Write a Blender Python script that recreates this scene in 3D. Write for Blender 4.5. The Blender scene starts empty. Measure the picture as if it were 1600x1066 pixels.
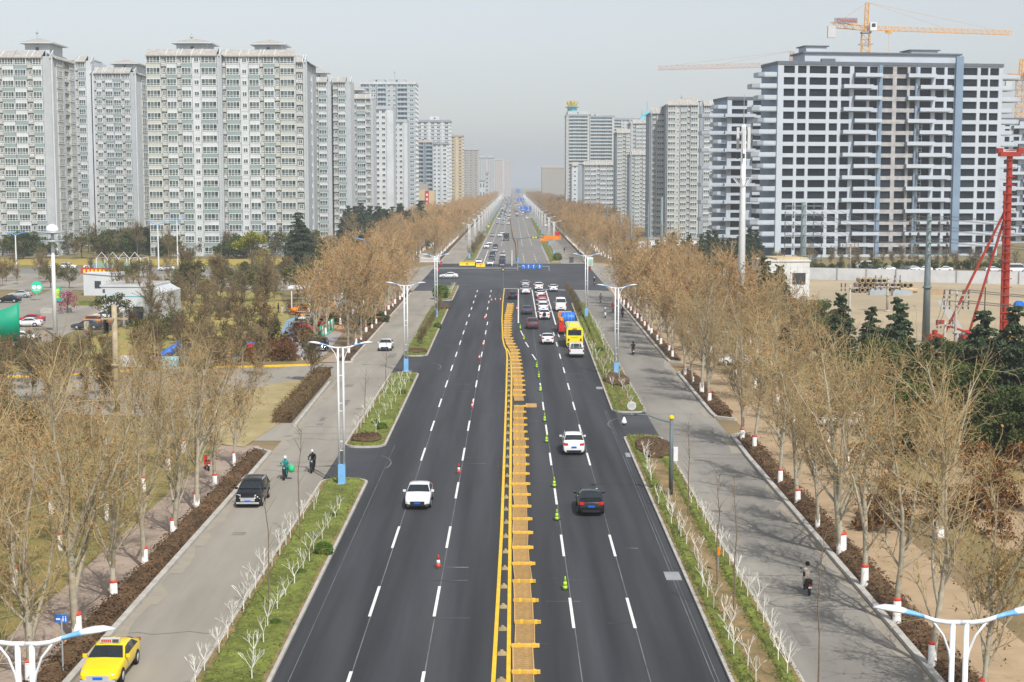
import bpy, math, random
import numpy as np
from mathutils import Vector, Matrix
S = bpy.context.scene
COL = S.collection
# ---------------- camera ----------------
H = 22.8; FPX = 2350.0; PITCH = math.atan(245/FPX)
cam_d = bpy.data.cameras.new('camera'); cam = bpy.data.objects.new('camera', cam_d); COL.objects.link(cam)
cam.location = (0, 0, H); cam.rotation_euler = (math.pi/2 - PITCH, 0, 0.0004)
cam_d.sensor_width = 36; cam_d.lens = FPX/1600*36; cam_d.clip_start = 0.5; cam_d.clip_end = 30000
S.camera = cam
# ---------------- sky and sun ----------------
SUN_EL = math.radians(50); SUN_AZ = math.atan2(0.42, -0.91)   # compass-like: x east, y north
world = bpy.data.worlds.new('World'); S.world = world; world.use_nodes = True
nt = world.node_tree; nt.nodes.clear()
wo = nt.nodes.new('ShaderNodeOutputWorld'); bg = nt.nodes.new('ShaderNodeBackground'); sky = nt.nodes.new('ShaderNodeTexSky')
sky.sky_type = 'NISHITA'; sky.sun_disc = False; sky.sun_elevation = SUN_EL
sky.sun_rotation = SUN_AZ; sky.air_density = 1.0; sky.dust_density = 1.5; sky.ozone_density = 1.0; sky.altitude = 50
hs = nt.nodes.new('ShaderNodeHueSaturation'); hs.inputs['Saturation'].default_value = 0.38
nt.links.new(sky.outputs[0], hs.inputs['Color']); nt.links.new(hs.outputs[0], bg.inputs[0])
nt.links.new(bg.outputs[0], wo.inputs[0]); bg.inputs[1].default_value = 0.138
sd = bpy.data.lights.new('sun', 'SUN'); sun = bpy.data.objects.new('sun', sd); COL.objects.link(sun)
sd.energy = 4.2; sd.angle = math.radians(0.6); sd.color = (1, 0.965, 0.91)
sv = Vector((math.sin(SUN_AZ)*math.cos(SUN_EL), math.cos(SUN_AZ)*math.cos(SUN_EL), math.sin(SUN_EL)))
sun.rotation_euler = sv.to_track_quat('Z', 'Y').to_euler(); sun.location = (60, -80, 200)
vs = S.view_settings; vs.view_transform = 'Standard'; vs.look = 'None'; vs.exposure = 0.05; vs.gamma = 1
S.cycles.max_bounces = 5; S.cycles.diffuse_bounces = 2; S.cycles.glossy_bounces = 2; S.cycles.transparent_max_bounces = 8
S.cycles.volume_bounces = 0; S.cycles.transmission_bounces = 2
# ---------------- helpers ----------------
R = random.Random(7)
cp, sp_ = math.cos(PITCH), math.sin(PITCH)
def at(px, py, Y):
    u = (533-py)/FPX; t = Y/(cp+u*sp_)
    return Vector(((px-800)/FPX*t, Y, H + (u*cp-sp_)*t))
def G(px, py):
    u = (533-py)/FPX; t = H/(sp_-u*cp)
    return Vector(((px-800)/FPX*t, t*(cp+u*sp_), 0))
def YG(py): return G(800, py).y
def tag(o, label=None, cat=None, group=None, kind=None):
    if label: o['label'] = label
    if cat: o['category'] = cat
    if group: o['group'] = group
    if kind: o['kind'] = kind
    return o
def thing(name, label, cat, loc=(0, 0, 0), rz=0, group=None):
    o = bpy.data.objects.new(name, None); COL.objects.link(o); o.location = loc; o.rotation_euler = (0, 0, rz)
    o.empty_display_size = 0.5
    return tag(o, label, cat, group)
def dup(root, loc, rz=0, label=None, sc=None, group=None, cat=None, name=None):
    r = root.copy(); COL.objects.link(r); r.location = loc; r.rotation_euler = (0, 0, rz)
    if name: r.name = name
    if sc: r.scale = (sc, sc, sc) if not isinstance(sc, tuple) else sc
    tag(r, label, cat, group)
    for ch in root.children:
        c = ch.copy(); COL.objects.link(c); c.parent = r
        for g in ch.children:
            d = g.copy(); COL.objects.link(d); d.parent = c
    return r
ONES = ['', 'first', 'second', 'third', 'fourth', 'fifth', 'sixth', 'seventh', 'eighth', 'ninth', 'tenth', 'eleventh', 'twelfth', 'thirteenth', 'fourteenth', 'fifteenth', 'sixteenth', 'seventeenth', 'eighteenth', 'nineteenth']
def ordinal(n):
    if n < 20: return ONES[n]
    t, u = divmod(n, 10); T_ = {2: 'twent', 3: 'thirt', 4: 'fort', 5: 'fift', 6: 'sixt', 7: 'sevent', 8: 'eight', 9: 'ninet'}.get(t, 'hundr')
    return T_+('ieth' if u == 0 else 'y-'+ONES[u])
class MB:
    def __init__(s): s.v = []; s.f = []; s.m = []
    def add(s, vs, fs, mi=0):
        n = len(s.v); s.v += [tuple(p) for p in vs]
        for f in fs: s.f.append(tuple(i+n for i in f)); s.m.append(mi)
    def quad(s, a, b, c, d, mi=0): s.add([a, b, c, d], [(0, 1, 2, 3)], mi)
    def box(s, x0, x1, y0, y1, z0, z1, mi=0, T=None):
        p = [(x, y, z) for x in (x0, x1) for y in (y0, y1) for z in (z0, z1)]
        if T: p = [T(*q) for q in p]
        s.add(p, [(0, 1, 3, 2), (4, 6, 7, 5), (0, 4, 5, 1), (2, 3, 7, 6), (0, 2, 6, 4), (1, 5, 7, 3)], mi)
    def bar(s, a, b, w, h=None, mi=0):
        s.tube([a, b], [w/2**.5, w/2**.5], 4, mi) if h is None else s._bar(a, b, w, h, mi)
    def _bar(s, a, b, w, h, mi):
        a = Vector(a); b = Vector(b); d = (b-a).normalized(); up = Vector((0, 0, 1)) if abs(d.z) < .9 else Vector((0, 1, 0))
        x = d.cross(up).normalized()*w/2; y = x.cross(d).normalized()*h/2
        p = [q+i+j for q in (a, b) for i, j in ((-x, -y), (x, -y), (x, y), (-x, y))]
        s.add(p, [(3, 2, 1, 0), (4, 5, 6, 7), (0, 1, 5, 4), (1, 2, 6, 5), (2, 3, 7, 6), (3, 0, 4, 7)], mi)
    def tube(s, pts, rs, n=6, mi=0, cap=True):
        pts = [Vector(p) for p in pts]
        if not isinstance(rs, (list, tuple)): rs = [rs]*len(pts)
        vs = []; ref = None
        for i, p in enumerate(pts):
            d = (pts[min(i+1, len(pts)-1)]-pts[max(i-1, 0)])
            d = d.normalized() if d.length > 1e-9 else Vector((0, 0, 1))
            if ref is None: ref = Vector((1, 0, 0)) if abs(d.x) < .8 else Vector((0, 1, 0))
            x = (ref-d*ref.dot(d)).normalized(); y = d.cross(x); ref = x
            for k in range(n):
                a = 2*math.pi*(k+.5)/n; vs.append(p+(x*math.cos(a)+y*math.sin(a))*rs[i])
        fs = [(i*n+k, i*n+(k+1) % n, (i+1)*n+(k+1) % n, (i+1)*n+k) for i in range(len(pts)-1) for k in range(n)]
        if cap: fs += [tuple(range(n))[::-1], tuple((len(pts)-1)*n+k for k in range(n))]
        s.add(vs, fs, mi)
    def lathe(s, prof, n=12, mi=0, c=(0, 0, 0), ax='z', sy=1):
        def P(r, z, a):
            x, y = r*math.cos(a), r*math.sin(a)*sy
            return (c[0]+x, c[1]+y, c[2]+z) if ax == 'z' else ((c[0]+z, c[1]+x, c[2]+y) if ax == 'x' else (c[0]+x, c[1]+z, c[2]+y))
        vs = [P(r, z, 2*math.pi*k/n) for r, z in prof for k in range(n)]
        fs = [(i*n+k, i*n+(k+1) % n, (i+1)*n+(k+1) % n, (i+1)*n+k) for i in range(len(prof)-1) for k in range(n)]
        fs += [tuple(range(n))[::-1], tuple((len(prof)-1)*n+k for k in range(n))]
        s.add(vs, fs, mi)
    def prism(s, poly, z0, z1, mi=0, T=None):
        n = len(poly); p = [(x, y, z0) for x, y in poly]+[(x, y, z1) for x, y in poly]
        if T: p = [T(*q) for q in p]
        s.add(p, [tuple(range(n))[::-1], tuple(range(n, 2*n))]+[(i, (i+1) % n, n+(i+1) % n, n+i) for i in range(n)], mi)
    def sphere(s, c, r, n=8, mi=0, rz=None):
        rz = rz or r
        s.lathe([(max(r*math.sin(math.pi*i/n), .001), -rz*math.cos(math.pi*i/n)) for i in range(n+1)], n+2, mi, c)
    def build(s, name, mats, parent=None, smooth=False, loc=None, rz=0):
        me = bpy.data.meshes.new(name); me.from_pydata(s.v, [], s.f)
        if not isinstance(mats, (list, tuple)): mats = [mats]
        for m in mats: me.materials.append(m)
        if len(mats) > 1: me.polygons.foreach_set('material_index', s.m)
        if smooth: me.polygons.foreach_set('use_smooth', [True]*len(s.f))
        me.update()
        o = bpy.data.objects.new(name, me); COL.objects.link(o)
        if parent: o.parent = parent
        if loc is not None: o.location = loc
        o.rotation_euler.z = rz
        return o
def np_mesh(name, V, F, MI, mats, parent=None, smooth=False):
    me = bpy.data.meshes.new(name); n = len(F)
    me.vertices.add(len(V)); me.vertices.foreach_set('co', np.asarray(V, dtype=np.float32).ravel())
    me.loops.add(n*4); me.loops.foreach_set('vertex_index', np.asarray(F, dtype=np.int32).ravel())
    me.polygons.add(n); me.polygons.foreach_set('loop_start', np.arange(0, n*4, 4, dtype=np.int32))
    me.polygons.foreach_set('loop_total', np.full(n, 4, dtype=np.int32))
    for m in mats: me.materials.append(m)
    me.polygons.foreach_set('material_index', np.asarray(MI, dtype=np.int32))
    if smooth: me.polygons.foreach_set('use_smooth', np.ones(n, dtype=bool))
    me.update(calc_edges=True); me.validate()
    if parent is False: return me
    o = bpy.data.objects.new(name, me); COL.objects.link(o)
    if parent: o.parent = parent
    return o
# ---------------- materials ----------------
def mat(name, c, rough=.8, var=.12, scale=1.0, metal=0, c2=None, space='obj', stretch=(1, 1, 1), island=False, spec=.3, coat=0, bump=0, trans=0, emit=0, objrand=0, detail=4, var2=0, scale2=.1, stretch2=(1, 1, 1)):
    m = bpy.data.materials.new(name); m.use_nodes = True; t = m.node_tree; n = t.nodes; b = n['Principled BSDF']
    L = t.links.new
    b.inputs['Roughness'].default_value = rough; b.inputs['Metallic'].default_value = metal
    b.inputs['Specular IOR Level'].default_value = spec; b.inputs['Coat Weight'].default_value = coat
    b.inputs['Coat Roughness'].default_value = .08
    c = tuple(c)+(1,)
    cc = tuple(c2)+(1,) if c2 else tuple(max(0, x*(1-var)) for x in c[:3])+(1,)
    ch = c if c2 else tuple(min(1, x*(1+var)) for x in c[:3])+(1,)
    if island:
        g = n.new('ShaderNodeNewGeometry'); fac = g.outputs['Random Per Island']
    elif space == 'world':
        g = n.new('ShaderNodeNewGeometry'); mp = n.new('ShaderNodeMapping'); mp.inputs['Scale'].default_value = stretch
        tx = n.new('ShaderNodeTexNoise'); tx.inputs['Scale'].default_value = scale; tx.inputs['Detail'].default_value = detail; tx.inputs['Roughness'].default_value = .6
        L(g.outputs['Position'], mp.inputs[0]); L(mp.outputs[0], tx.inputs[0]); fac = tx.outputs[0]
    else:
        g = n.new('ShaderNodeTexCoord'); mp = n.new('ShaderNodeMapping'); mp.inputs['Scale'].default_value = stretch
        tx = n.new('ShaderNodeTexNoise'); tx.inputs['Scale'].default_value = scale; tx.inputs['Detail'].default_value = detail; tx.inputs['Roughness'].default_value = .6
        L(g.outputs['Object'], mp.inputs[0]); L(mp.outputs[0], tx.inputs[0]); fac = tx.outputs[0]
    r = n.new('ShaderNodeValToRGB'); r.color_ramp.elements[0].color = cc; r.color_ramp.elements[1].color = ch
    if not island: r.color_ramp.elements[0].position = .33; r.color_ramp.elements[1].position = .67
    L(fac, r.inputs[0]); out = r.outputs[0]
    if objrand:
        oi = n.new('ShaderNodeObjectInfo'); mr = n.new('ShaderNodeMapRange'); mr.inputs[3].default_value = 1-objrand; mr.inputs[4].default_value = 1+objrand
        L(oi.outputs['Random'], mr.inputs[0]); h = n.new('ShaderNodeHueSaturation'); L(mr.outputs[0], h.inputs['Value']); L(out, h.inputs['Color']); out = h.outputs[0]
    if var2:
        g2 = n.new('ShaderNodeNewGeometry'); m2 = n.new('ShaderNodeMapping'); m2.inputs['Scale'].default_value = stretch2; t2 = n.new('ShaderNodeTexNoise'); t2.inputs['Scale'].default_value = scale2; t2.inputs['Detail'].default_value = 6
        L(g2.outputs['Position'], m2.inputs[0]); L(m2.outputs[0], t2.inputs[0]); r2 = n.new('ShaderNodeMapRange'); r2.inputs[1].default_value = .3; r2.inputs[2].default_value = .7; r2.inputs[3].default_value = 1-var2; r2.inputs[4].default_value = 1+var2
        h2 = n.new('ShaderNodeHueSaturation'); L(t2.outputs[0], r2.inputs[0]); L(r2.outputs[0], h2.inputs['Value']); L(out, h2.inputs['Color']); out = h2.outputs[0]
    L(out, b.inputs['Base Color'])
    if bump and not island:
        bp = n.new('ShaderNodeBump'); bp.inputs['Strength'].default_value = bump; bp.inputs['Distance'].default_value = .05
        L(fac, bp.inputs['Height']); L(bp.outputs[0], b.inputs['Normal'])
    if trans:
        ts = n.new('ShaderNodeBsdfTranslucent'); mx = n.new('ShaderNodeMixShader'); mx.inputs[0].default_value = trans
        L(out, ts.inputs[0]); L(b.outputs[0], mx.inputs[1]); L(ts.outputs[0], mx.inputs[2]); L(mx.outputs[0], n['Material Output'].inputs[0])
    if emit:
        b.inputs['Emission Strength'].default_value = emit; b.inputs['Emission Color'].default_value = c
    return m
m_white = mat('white_paint', (.78, .79, .8), .35, .05, 3, spec=.5)
m_plastic = mat('pale_plastic', (.6, .6, .6), .5, .05)
m_black = mat('black_rubber', (.02, .02, .02), .7)
m_dgrey = mat('dark_grey', (.08, .085, .09), .5)
m_grey = mat('mid_grey', (.3, .31, .32), .6)
m_steel = mat('galvanised_steel', (.42, .46, .48), .45, .1, metal=.3)
m_chrome = mat('chrome', (.6, .6, .62), .2, .03, metal=1)
m_glass = mat('car_glass', (.02, .028, .033), .08, .2, spec=.6, coat=.3)
m_red = mat('red_paint', (.55, .03, .025), .4)
m_orange = mat('orange_paint', (.75, .22, .02), .45)
m_yellow = mat('yellow_paint', (.85, .6, .02), .35, .04)
m_blue = mat('blue_paint', (.02, .16, .6), .4)
m_skyblue = mat('sky_blue_paint', (.12, .4, .8), .4, .08)
m_green = mat('green_paint', (.01, .42, .25), .4)
m_lime = mat('lime_paint', (.5, .8, .05), .5)
m_skin = mat('skin', (.5, .3, .2), .5)
m_conc = mat('grey_concrete', (.42, .4, .36), .85, .12, 2)
m_kerb = mat('kerb_stone', (.44, .42, .38), .85, .15, 1.3, space='world')
# ---------------- ground, roads ----------------
def lerp_tab(tab):
    def f(y):
        if y <= tab[0][0]: return tab[0][1]
        for (a, b), (c, d) in zip(tab, tab[1:]):
            if y <= c: return b+(d-b)*(y-a)/(c-a)
        return tab[-1][1]
    return f
XL = lerp_tab([(150, -11.05), (335, -12.0), (420, -11.1)]); XR = lerp_tab([(150, 9.95), (290, 11.2), (330, 11.3), (430, 10.7), (1000, 11.3)])
XLI = lerp_tab([(0, -14.7)]); XRI = lerp_tab([(100, 13.3), (440, 14.3)])
XLK = lerp_tab([(0, -20.1), (330, -21.3)]); XRK = lerp_tab([(0, 19.4), (135, 19.7), (400, 21.3)])
def struct(o): o['kind'] = 'structure'; return o
def sheet(name, pts, z, m):
    mb = MB(); mb.add([(p[0], p[1], z) for p in pts], [tuple(range(len(pts)))]); o = mb.build(name, m); 
    if o.data.polygons[0].normal.z < 0: o.data.flip_normals()
    return struct(o)
def strip(name, fl, fr, y0, y1, z, m, step=20):
    mb = MB(); n = max(1, int((y1-y0)/step)); ys = [y0+(y1-y0)*i/n for i in range(n+1)]
    vs = []
    for y in ys: vs += [(fl(y), y, z), (fr(y), y, z)]
    mb.add(vs, [(2*i, 2*i+1, 2*i+3, 2*i+2) for i in range(n)]); return struct(mb.build(name, m))
m_soil = mat('soil', (.30, .215, .12), .95, .3, .15, space='world', c2=(.17, .13, .065), detail=8)
m_asph = mat('new_asphalt', (.050, .052, .057), .75, .2, .5, space='world', stretch=(1.2, .05, 1), c2=(.034, .036, .041), spec=.35, detail=6, var2=.4, scale2=.55, stretch2=(1, .035, 1))
m_asph2 = mat('junction_asphalt', (.068, .071, .077), .8, .25, .12, space='world', stretch=(1, .5, 1), c2=(.045, .048, .054), detail=8, var2=.3, scale2=.08)
m_oldroad = mat('old_road', (.235, .225, .21), .85, .15, .4, space='world', stretch=(1, .05, 1), c2=(.19, .18, .165), detail=6)
m_serv = mat('service_concrete', (.33, .30, .255), .85, .15, .35, space='world', stretch=(1, .12, 1), c2=(.25, .23, .195), detail=8, var2=.14, scale2=.12, stretch2=(1, .4, 1))
m_servR = mat('service_asphalt', (.285, .265, .23), .85, .15, .25, space='world', stretch=(1, .15, 1), c2=(.2, .19, .172), detail=8, var2=.16, scale2=.12, stretch2=(1, .3, 1))
m_tan = mat('tan_path', (.44, .32, .20), .9, .15, .5, space='world', c2=(.34, .25, .15), detail=8)
m_sand = mat('site_sand', (.45, .36, .235), .95, .15, .05, space='world', c2=(.34, .28, .19), detail=8)
m_grass = mat('lawn', (.24, .22, .055), .95, .3, .1, space='world', c2=(.27, .2, .085), detail=8)
m_field = mat('field', (.17, .16, .06), .95, .3, .03, space='world', c2=(.23, .17, .08), detail=8)
m_mark = mat('road_marking', (.74, .74, .72), .7, .08, 2, space='world', var2=.12, scale2=1.5)
m_faint = mat('faint_marking', (.16, .165, .17), .8, .4, 1, space='world', stretch=(1, .3, 1))
m_ymark = mat('yellow_marking', (.8, .5, .03), .6, .12, 1.2, space='world')
m_pave = mat('brick_pavement', (.36, .28, .22), .9, .1, .6, space='world', detail=8)
sheet('ground', [(-6000, -200), (6000, -200), (6000, 14000), (-6000, 14000)], 0, m_field)
sheet('soil_ground', [(-26, 20), (26, 20), (40, 700), (-34, 700)], .02, m_soil)
sheet('right_footpath', [(21.6, 20), (25.5, 20), (25.5, 326), (21.6, 326)], .04, m_tan)
sheet('left_footpath', [(-25.5, 20), (-22.1, 20), (-22.1, 130), (-25.5, 130)], .04, m_pave)
strip('service_road_left', lambda y: XLK(y)+.0, lambda y: -14.4, 20, 322, .06, m_serv)
strip('service_road_right', lambda y: 13.0, XRK, 20, 322, .06, m_servR)
strip('service_road_left', lambda y: -21, lambda y: -14.4, 432, 4000, .06, m_serv, 60)
strip('service_road_right', lambda y: 14.0, lambda y: 21, 432, 4000, .06, m_serv, 60)
strip('main_road', lambda y: XL(y)-.3, lambda y: XR(y)+.3, 20, 322, .10, m_asph)
sheet('road_junction', [(-21.3, 322), (20.8, 322), (21.2, 432), (-21.6, 432)], .10, m_asph2)
strip('main_road', lambda y: XL(y)-.3, lambda y: XR(y)+.3, 432, 4000, .10, m_oldroad, 60)
sheet('cross_street', [(-160, 326), (-21.3, 322), (-21.6, 428), (-34, 384), (-160, 384)], .07, m_serv)
sheet('cross_street', [(20.8, 330), (40, 366), (160, 372), (160, 398), (40, 398), (21.2, 432)], .07, m_serv)
sheet('corner_pavement', [(21, 300), (27, 300), (40, 340), (33, 420), (22, 440), (20.9, 380)], .05, m_tan)
# gaps between the green islands: dark patches joining carriageway and service road
for side, a, b in ((-1, 114.5, 128.5), (-1, 180, 198), (-1, 279, 294), (1, 134.5, 148.5), (1, 287, 322), (-1, 337, 340)):
    x0, x1 = (-14.7, -11.2) if side < 0 else (10.1, 13.3)
    sheet('crossover', [(x0, a-1), (x1, a-1), (x1, b+1), (x0, b+1)], .085, m_asph2)
# driveway and plaza on the left
pz = [(-60, YG(575)), (-30, YG(575)), (G(470, 572).x, YG(572)), (G(535, 566).x, YG(566)), (-20.3, YG(566)), (-20.3, YG(690)), (-24, YG(690)), (-30, YG(655)), (-60, YG(640)), (-90, YG(640)), (-90, YG(588)), (G(0, 590).x, YG(590))]
sheet('driveway', pz, .055, m_serv)
m_drygrass = mat('dry_grass', (.42, .33, .18), .95, .3, .3, space='world', c2=(.28, .23, .10), detail=8)
sheet('dry_lawn', [tuple(G(*p).xy) for p in ((300, 630), (430, 600), (520, 588), (440, 660), (380, 700), (300, 690))], .08, m_drygrass)
sheet('brick_pavement', [tuple(G(*p).xy) for p in ((500, 567), (540, 567), (640, 470), (600, 470), (585, 520), (556, 530))], .075, m_pave)
sheet('thicket_lawn', [(-60, 30), (-25.5, 30), (-25.5, 128), (-40, 134), (-60, 136)], .045, mat('thicket_lawn', (.30, .22, .08), .95, .3, .35, space='world', c2=(.14, .15, .04), detail=8))
sheet('thicket_lawn', [(31, 60), (70, 60), (70, 150), (34, 150), (31, 128)], .045, mat('right_lawn', (.34, .24, .11), .95, .3, .2, space='world', c2=(.2, .17, .07), detail=8))
yk = MB()
for a, b in (((0, 591), (85, 588)), ((85, 588), (160, 584)), ((160, 584), (253, 577)), ((253, 577), (330, 576)), ((330, 576), (485, 572))):
    yk._bar(G(*a)+Vector((0, 0, .1)), G(*b)+Vector((0, 0, .1)), .45, .3, 0)
tag(yk.build('yellow_kerb', m_ymark), 'long yellow painted kerb edging the driveway left of the road', 'kerb')
# ---------------- road markings ----------------
def markings():
    wmb = MB(); z = .125
    def dash(x0, y0, x1, y1, w=.16):
        wmb.quad((x0-w/2, y0, z), (x0+w/2, y0, z), (x1+w/2, y1, z), (x1-w/2, y1, z))
    y = 47.4
    while y < 318:
        dash(-7.55, y, -7.55, y+6); dash(-4.14 if y < 250 else -4.6, y, -4.14 if y < 250 else -4.6, y+6); y += 15
    y = 45.3
    while y < 240:
        dash(6.3, y, 6.3, y+5.7)
        if y < 180: dash(3.15, y, 3.15, y+5.7)
        y += 15
    for a, b in (((812.5, 518), (816.5, 526)), ((820, 536), (825, 544)), ((830.5, 555), (836.5, 564)), ((870, 521), (873, 528)), ((880, 521), (882, 528))):
        p, q = G(*a), G(*b); dash(q.x, q.y, p.x, p.y)
    for a, b in (((809, 452), (809, 506)), ((830.4, 454), (838.5, 502)), ((852, 454.6), (867.5, 508.7))):
        p, q = G(*a), G(*b); dash(q.x, q.y, p.x, p.y, .2)
    p, q = G(786.5, 452), G(940, 456); wmb.quad((p.x, p.y, z), (q.x, q.y, z), (q.x, q.y+.8, z), (p.x, p.y+.8, z))
    p, q = G(672, 420), G(808, 420); wmb.quad((p.x, p.y, z), (q.x, p.y, z), (q.x, p.y+1.2, z), (p.x, p.y+1.2, z))
    for x in (-8.6, -5.8, -3.0, -.2): dash(x*.98, 420, x*.98, 520, .22)
    y = 560
    while y < 1800:
        for x in (-7.7, -4.2, 3.6, 7.2): dash(x, y, x, y+6, .25)
        y += 15
    for x in (3.4, 7): 
        for y in (440, 455, 470, 485): dash(x, y, x, y+6, .2)
    for x0, x1, y0, y1 in ((-11.0, -10.9, 432, 3000), (10.5, 10.6, 432, 560)): wmb.quad((x0, y0, z), (x1, y0, z), (x1, y1, z), (x0, y1, z))
    struct(wmb.build('lane_markings', m_mark))
    ft = MB(); z = .115
    for x in (-7.5, -4.1, 3.2, 6.33): ft.quad((x-.025, 30, z), (x+.025, 30, z), (x+.025, 240, z), (x-.025, 240, z))
    ft.quad((9.25, 30, z), (9.29, 30, z), (9.29, 150, z), (9.25, 150, z)); ft.quad((9.45, 30, z), (9.48, 30, z), (9.48, 150, z), (9.45, 150, z))
    ft.quad((-10.3, 30, z), (-10.27, 30, z), (-10.27, 130, z), (-10.3, 130, z))
    rr = random.Random(3)
    for k in range(46):
        x = rr.uniform(-10.5, 9.5); y = rr.uniform(70, 300); w = rr.uniform(.5, 2.5)
        ft.quad((x, y, z), (x+w, y+rr.uniform(-.2, .2), z), (x+w, y+.05, z), (x, y+.05, z))
    for cx, cy, r, a0, a1 in ((-13, 121, 3, -.4, .9), (-13, 186, 4, -.4, .9), (12, 141, 3, 2.2, 3.6)):
        P = [(cx+r*math.cos(a0+(a1-a0)*i/10), cy+r*1.6*math.sin(a0+(a1-a0)*i/10)) for i in range(11)]
        for p, q in zip(P, P[1:]): ft.quad((p[0], p[1], z), (p[0]+.12, p[1], z), (q[0]+.12, q[1], z), (q[0], q[1], z))
    struct(ft.build('faint_lines', m_faint))
    # double yellow centre line
    ym = MB(); z = .13
    def pl(pts, w=.2):
        P = [G(*p) for p in pts]
        for p, q in zip(P, P[1:]): ym.quad((p.x-w/2, p.y, z), (p.x+w/2, p.y, z), (q.x+w/2, q.y, z), (q.x-w/2, q.y, z))
    pl([(755, 1240), (770, 1066), (776, 960), (783, 830), (787.5, 700), (790, 620), (791.5, 560), (790.5, 549), (786.5, 540), (784.5, 530), (783.5, 500), (784.5, 475), (787, 452)])
    pl([(791, 1240), (793.5, 1066), (795.5, 900), (796.5, 760), (797.5, 650), (798.5, 590), (797.5, 562), (794, 551), (791, 546)])
    tag(ym.build('yellow_centre_line', m_ymark), None, None, kind='structure')
    # drain covers
    dm = MB()
    for px, py in ((1050, 903), (985, 713), (937, 608)):
        c = G(px, py); dm.box(c.x-.45, c.x+.45, c.y-.9, c.y+.9, .1, .128, 0)
    struct(dm.build('drain_covers', m_grey))
markings()
m_patch = mat('road_patch', (.20, .19, .17), .9, .2, 1, space='world'); m_dust = mat('road_dust', (.345, .305, .245), .95, .2, .8, space='world', c2=(.29, .265, .22))
pm_ = MB(); rr_ = random.Random(17)
for k in range(20):
    s_ = rr_.choice((-1, 1)); x_ = rr_.uniform(-19.5, -16) if s_ < 0 else rr_.uniform(13.8, 18.2); y_ = rr_.uniform(66, 310); w_ = rr_.uniform(.3, 1.1); l_ = rr_.uniform(.5, 5)
    pm_.quad((x_, y_, .072), (x_+w_, y_+rr_.uniform(-.1, .1), .072), (x_+w_, y_+l_, .072), (x_, y_+l_, .072))
for k in range(26):
    s_ = rr_.choice((-1, 1)); x0_, x1_ = (-20, -14.8) if s_ < 0 else (13.4, 19.3); y_ = rr_.uniform(66, 310); P_ = [(x0_+(x1_-x0_)*i/6, y_+rr_.uniform(-.5, .5)) for i in range(7)]
    for p_, q_ in zip(P_, P_[1:]): pm_.quad((p_[0], p_[1], .073), (q_[0], q_[1], .073), (q_[0], q_[1]+.07, .073), (p_[0], p_[1]+.07, .073))
for px_, py_ in ((450, 683), (560, 640), (1120, 800), (1090, 720)):
    c_ = G(px_, py_); pm_.add([(c_.x+.4*math.cos(a*.5236), c_.y+.4*math.sin(a*.5236), .075) for a in range(12)], [tuple(range(12))])
struct(pm_.build('road_patches', m_patch))
du = MB()
for f_, s_ in ((XRK, -1), (XLK, 1)):
    y_ = 60
    while y_ < 300:
        if rr_.random() < .75:
            w_ = [rr_.uniform(.3, 1.5) for _ in range(4)]; n_ = 3
            for i in range(3): a_, b_ = y_+i*2.2, y_+(i+1)*2.2; du.quad((f_(a_), a_, .074), (f_(b_), b_, .074), (f_(b_)+s_*w_[i+1]*.8, b_, .074), (f_(a_)+s_*w_[i]*.8, a_, .074))
        y_ += 6.6
struct(du.build('roadside_dust', m_dust))
# ---------------- islands with kerbs ----------------
m_hedge = mat('ground_hedge', (.19, .22, .04), .95, .4, 1.6, space='world', c2=(.10, .115, .028), bump=.8, detail=8, var2=.3, scale2=.35)
m_hleaf = mat('hedge_leaf', (.25, .29, .06), .9, .3, island=True, c2=(.09, .11, .025), trans=.2)
m_rhedge = mat('red_hedge_core', (.15, .085, .045), .95, .3, 1.5, space='world', c2=(.08, .06, .03), bump=.8, detail=8, var2=.35, scale2=.4)
m_rleaf = mat('red_hedge_leaf', (.17, .085, .045), .9, .3, island=True, c2=(.075, .05, .025))
m_isoil = mat('island_soil', (.33, .22, .11), .95, .3, .8, space='world', c2=(.14, .12, .05), detail=8)
def island_outline(fl, fr, y0, y1, rr=1.5, n=5):
    P = []
    for cx, cy, a0 in ((fr(y0)-rr, y0+rr, -90), (fr(y1)-rr, y1-rr, 0), (fl(y1)+rr, y1-rr, 90), (fl(y0)+rr, y0+rr, 180)):
        for k in range(n+1):
            a = math.radians(a0+90*k/n); P.append((cx+rr*math.cos(a), cy+rr*math.sin(a)))
    return P
def leaves(mb, n, fn, size, mi=0, up=.5, rr=R):
    for _ in range(n):
        c, s = fn(), size*rr.uniform(.6, 1.3)
        a = Vector((rr.gauss(0, 1), rr.gauss(0, 1), rr.gauss(0, 1)*(1-up))).normalized(); b = a.cross(Vector((rr.gauss(0, .6), rr.gauss(0, .6), 1))).normalized()
        a, b = a*s, b*s*.8; c = Vector(c); mb.quad(c-a-b*.3, c+b*-.7, c+a+b*.2, c+b, mi)
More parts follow.
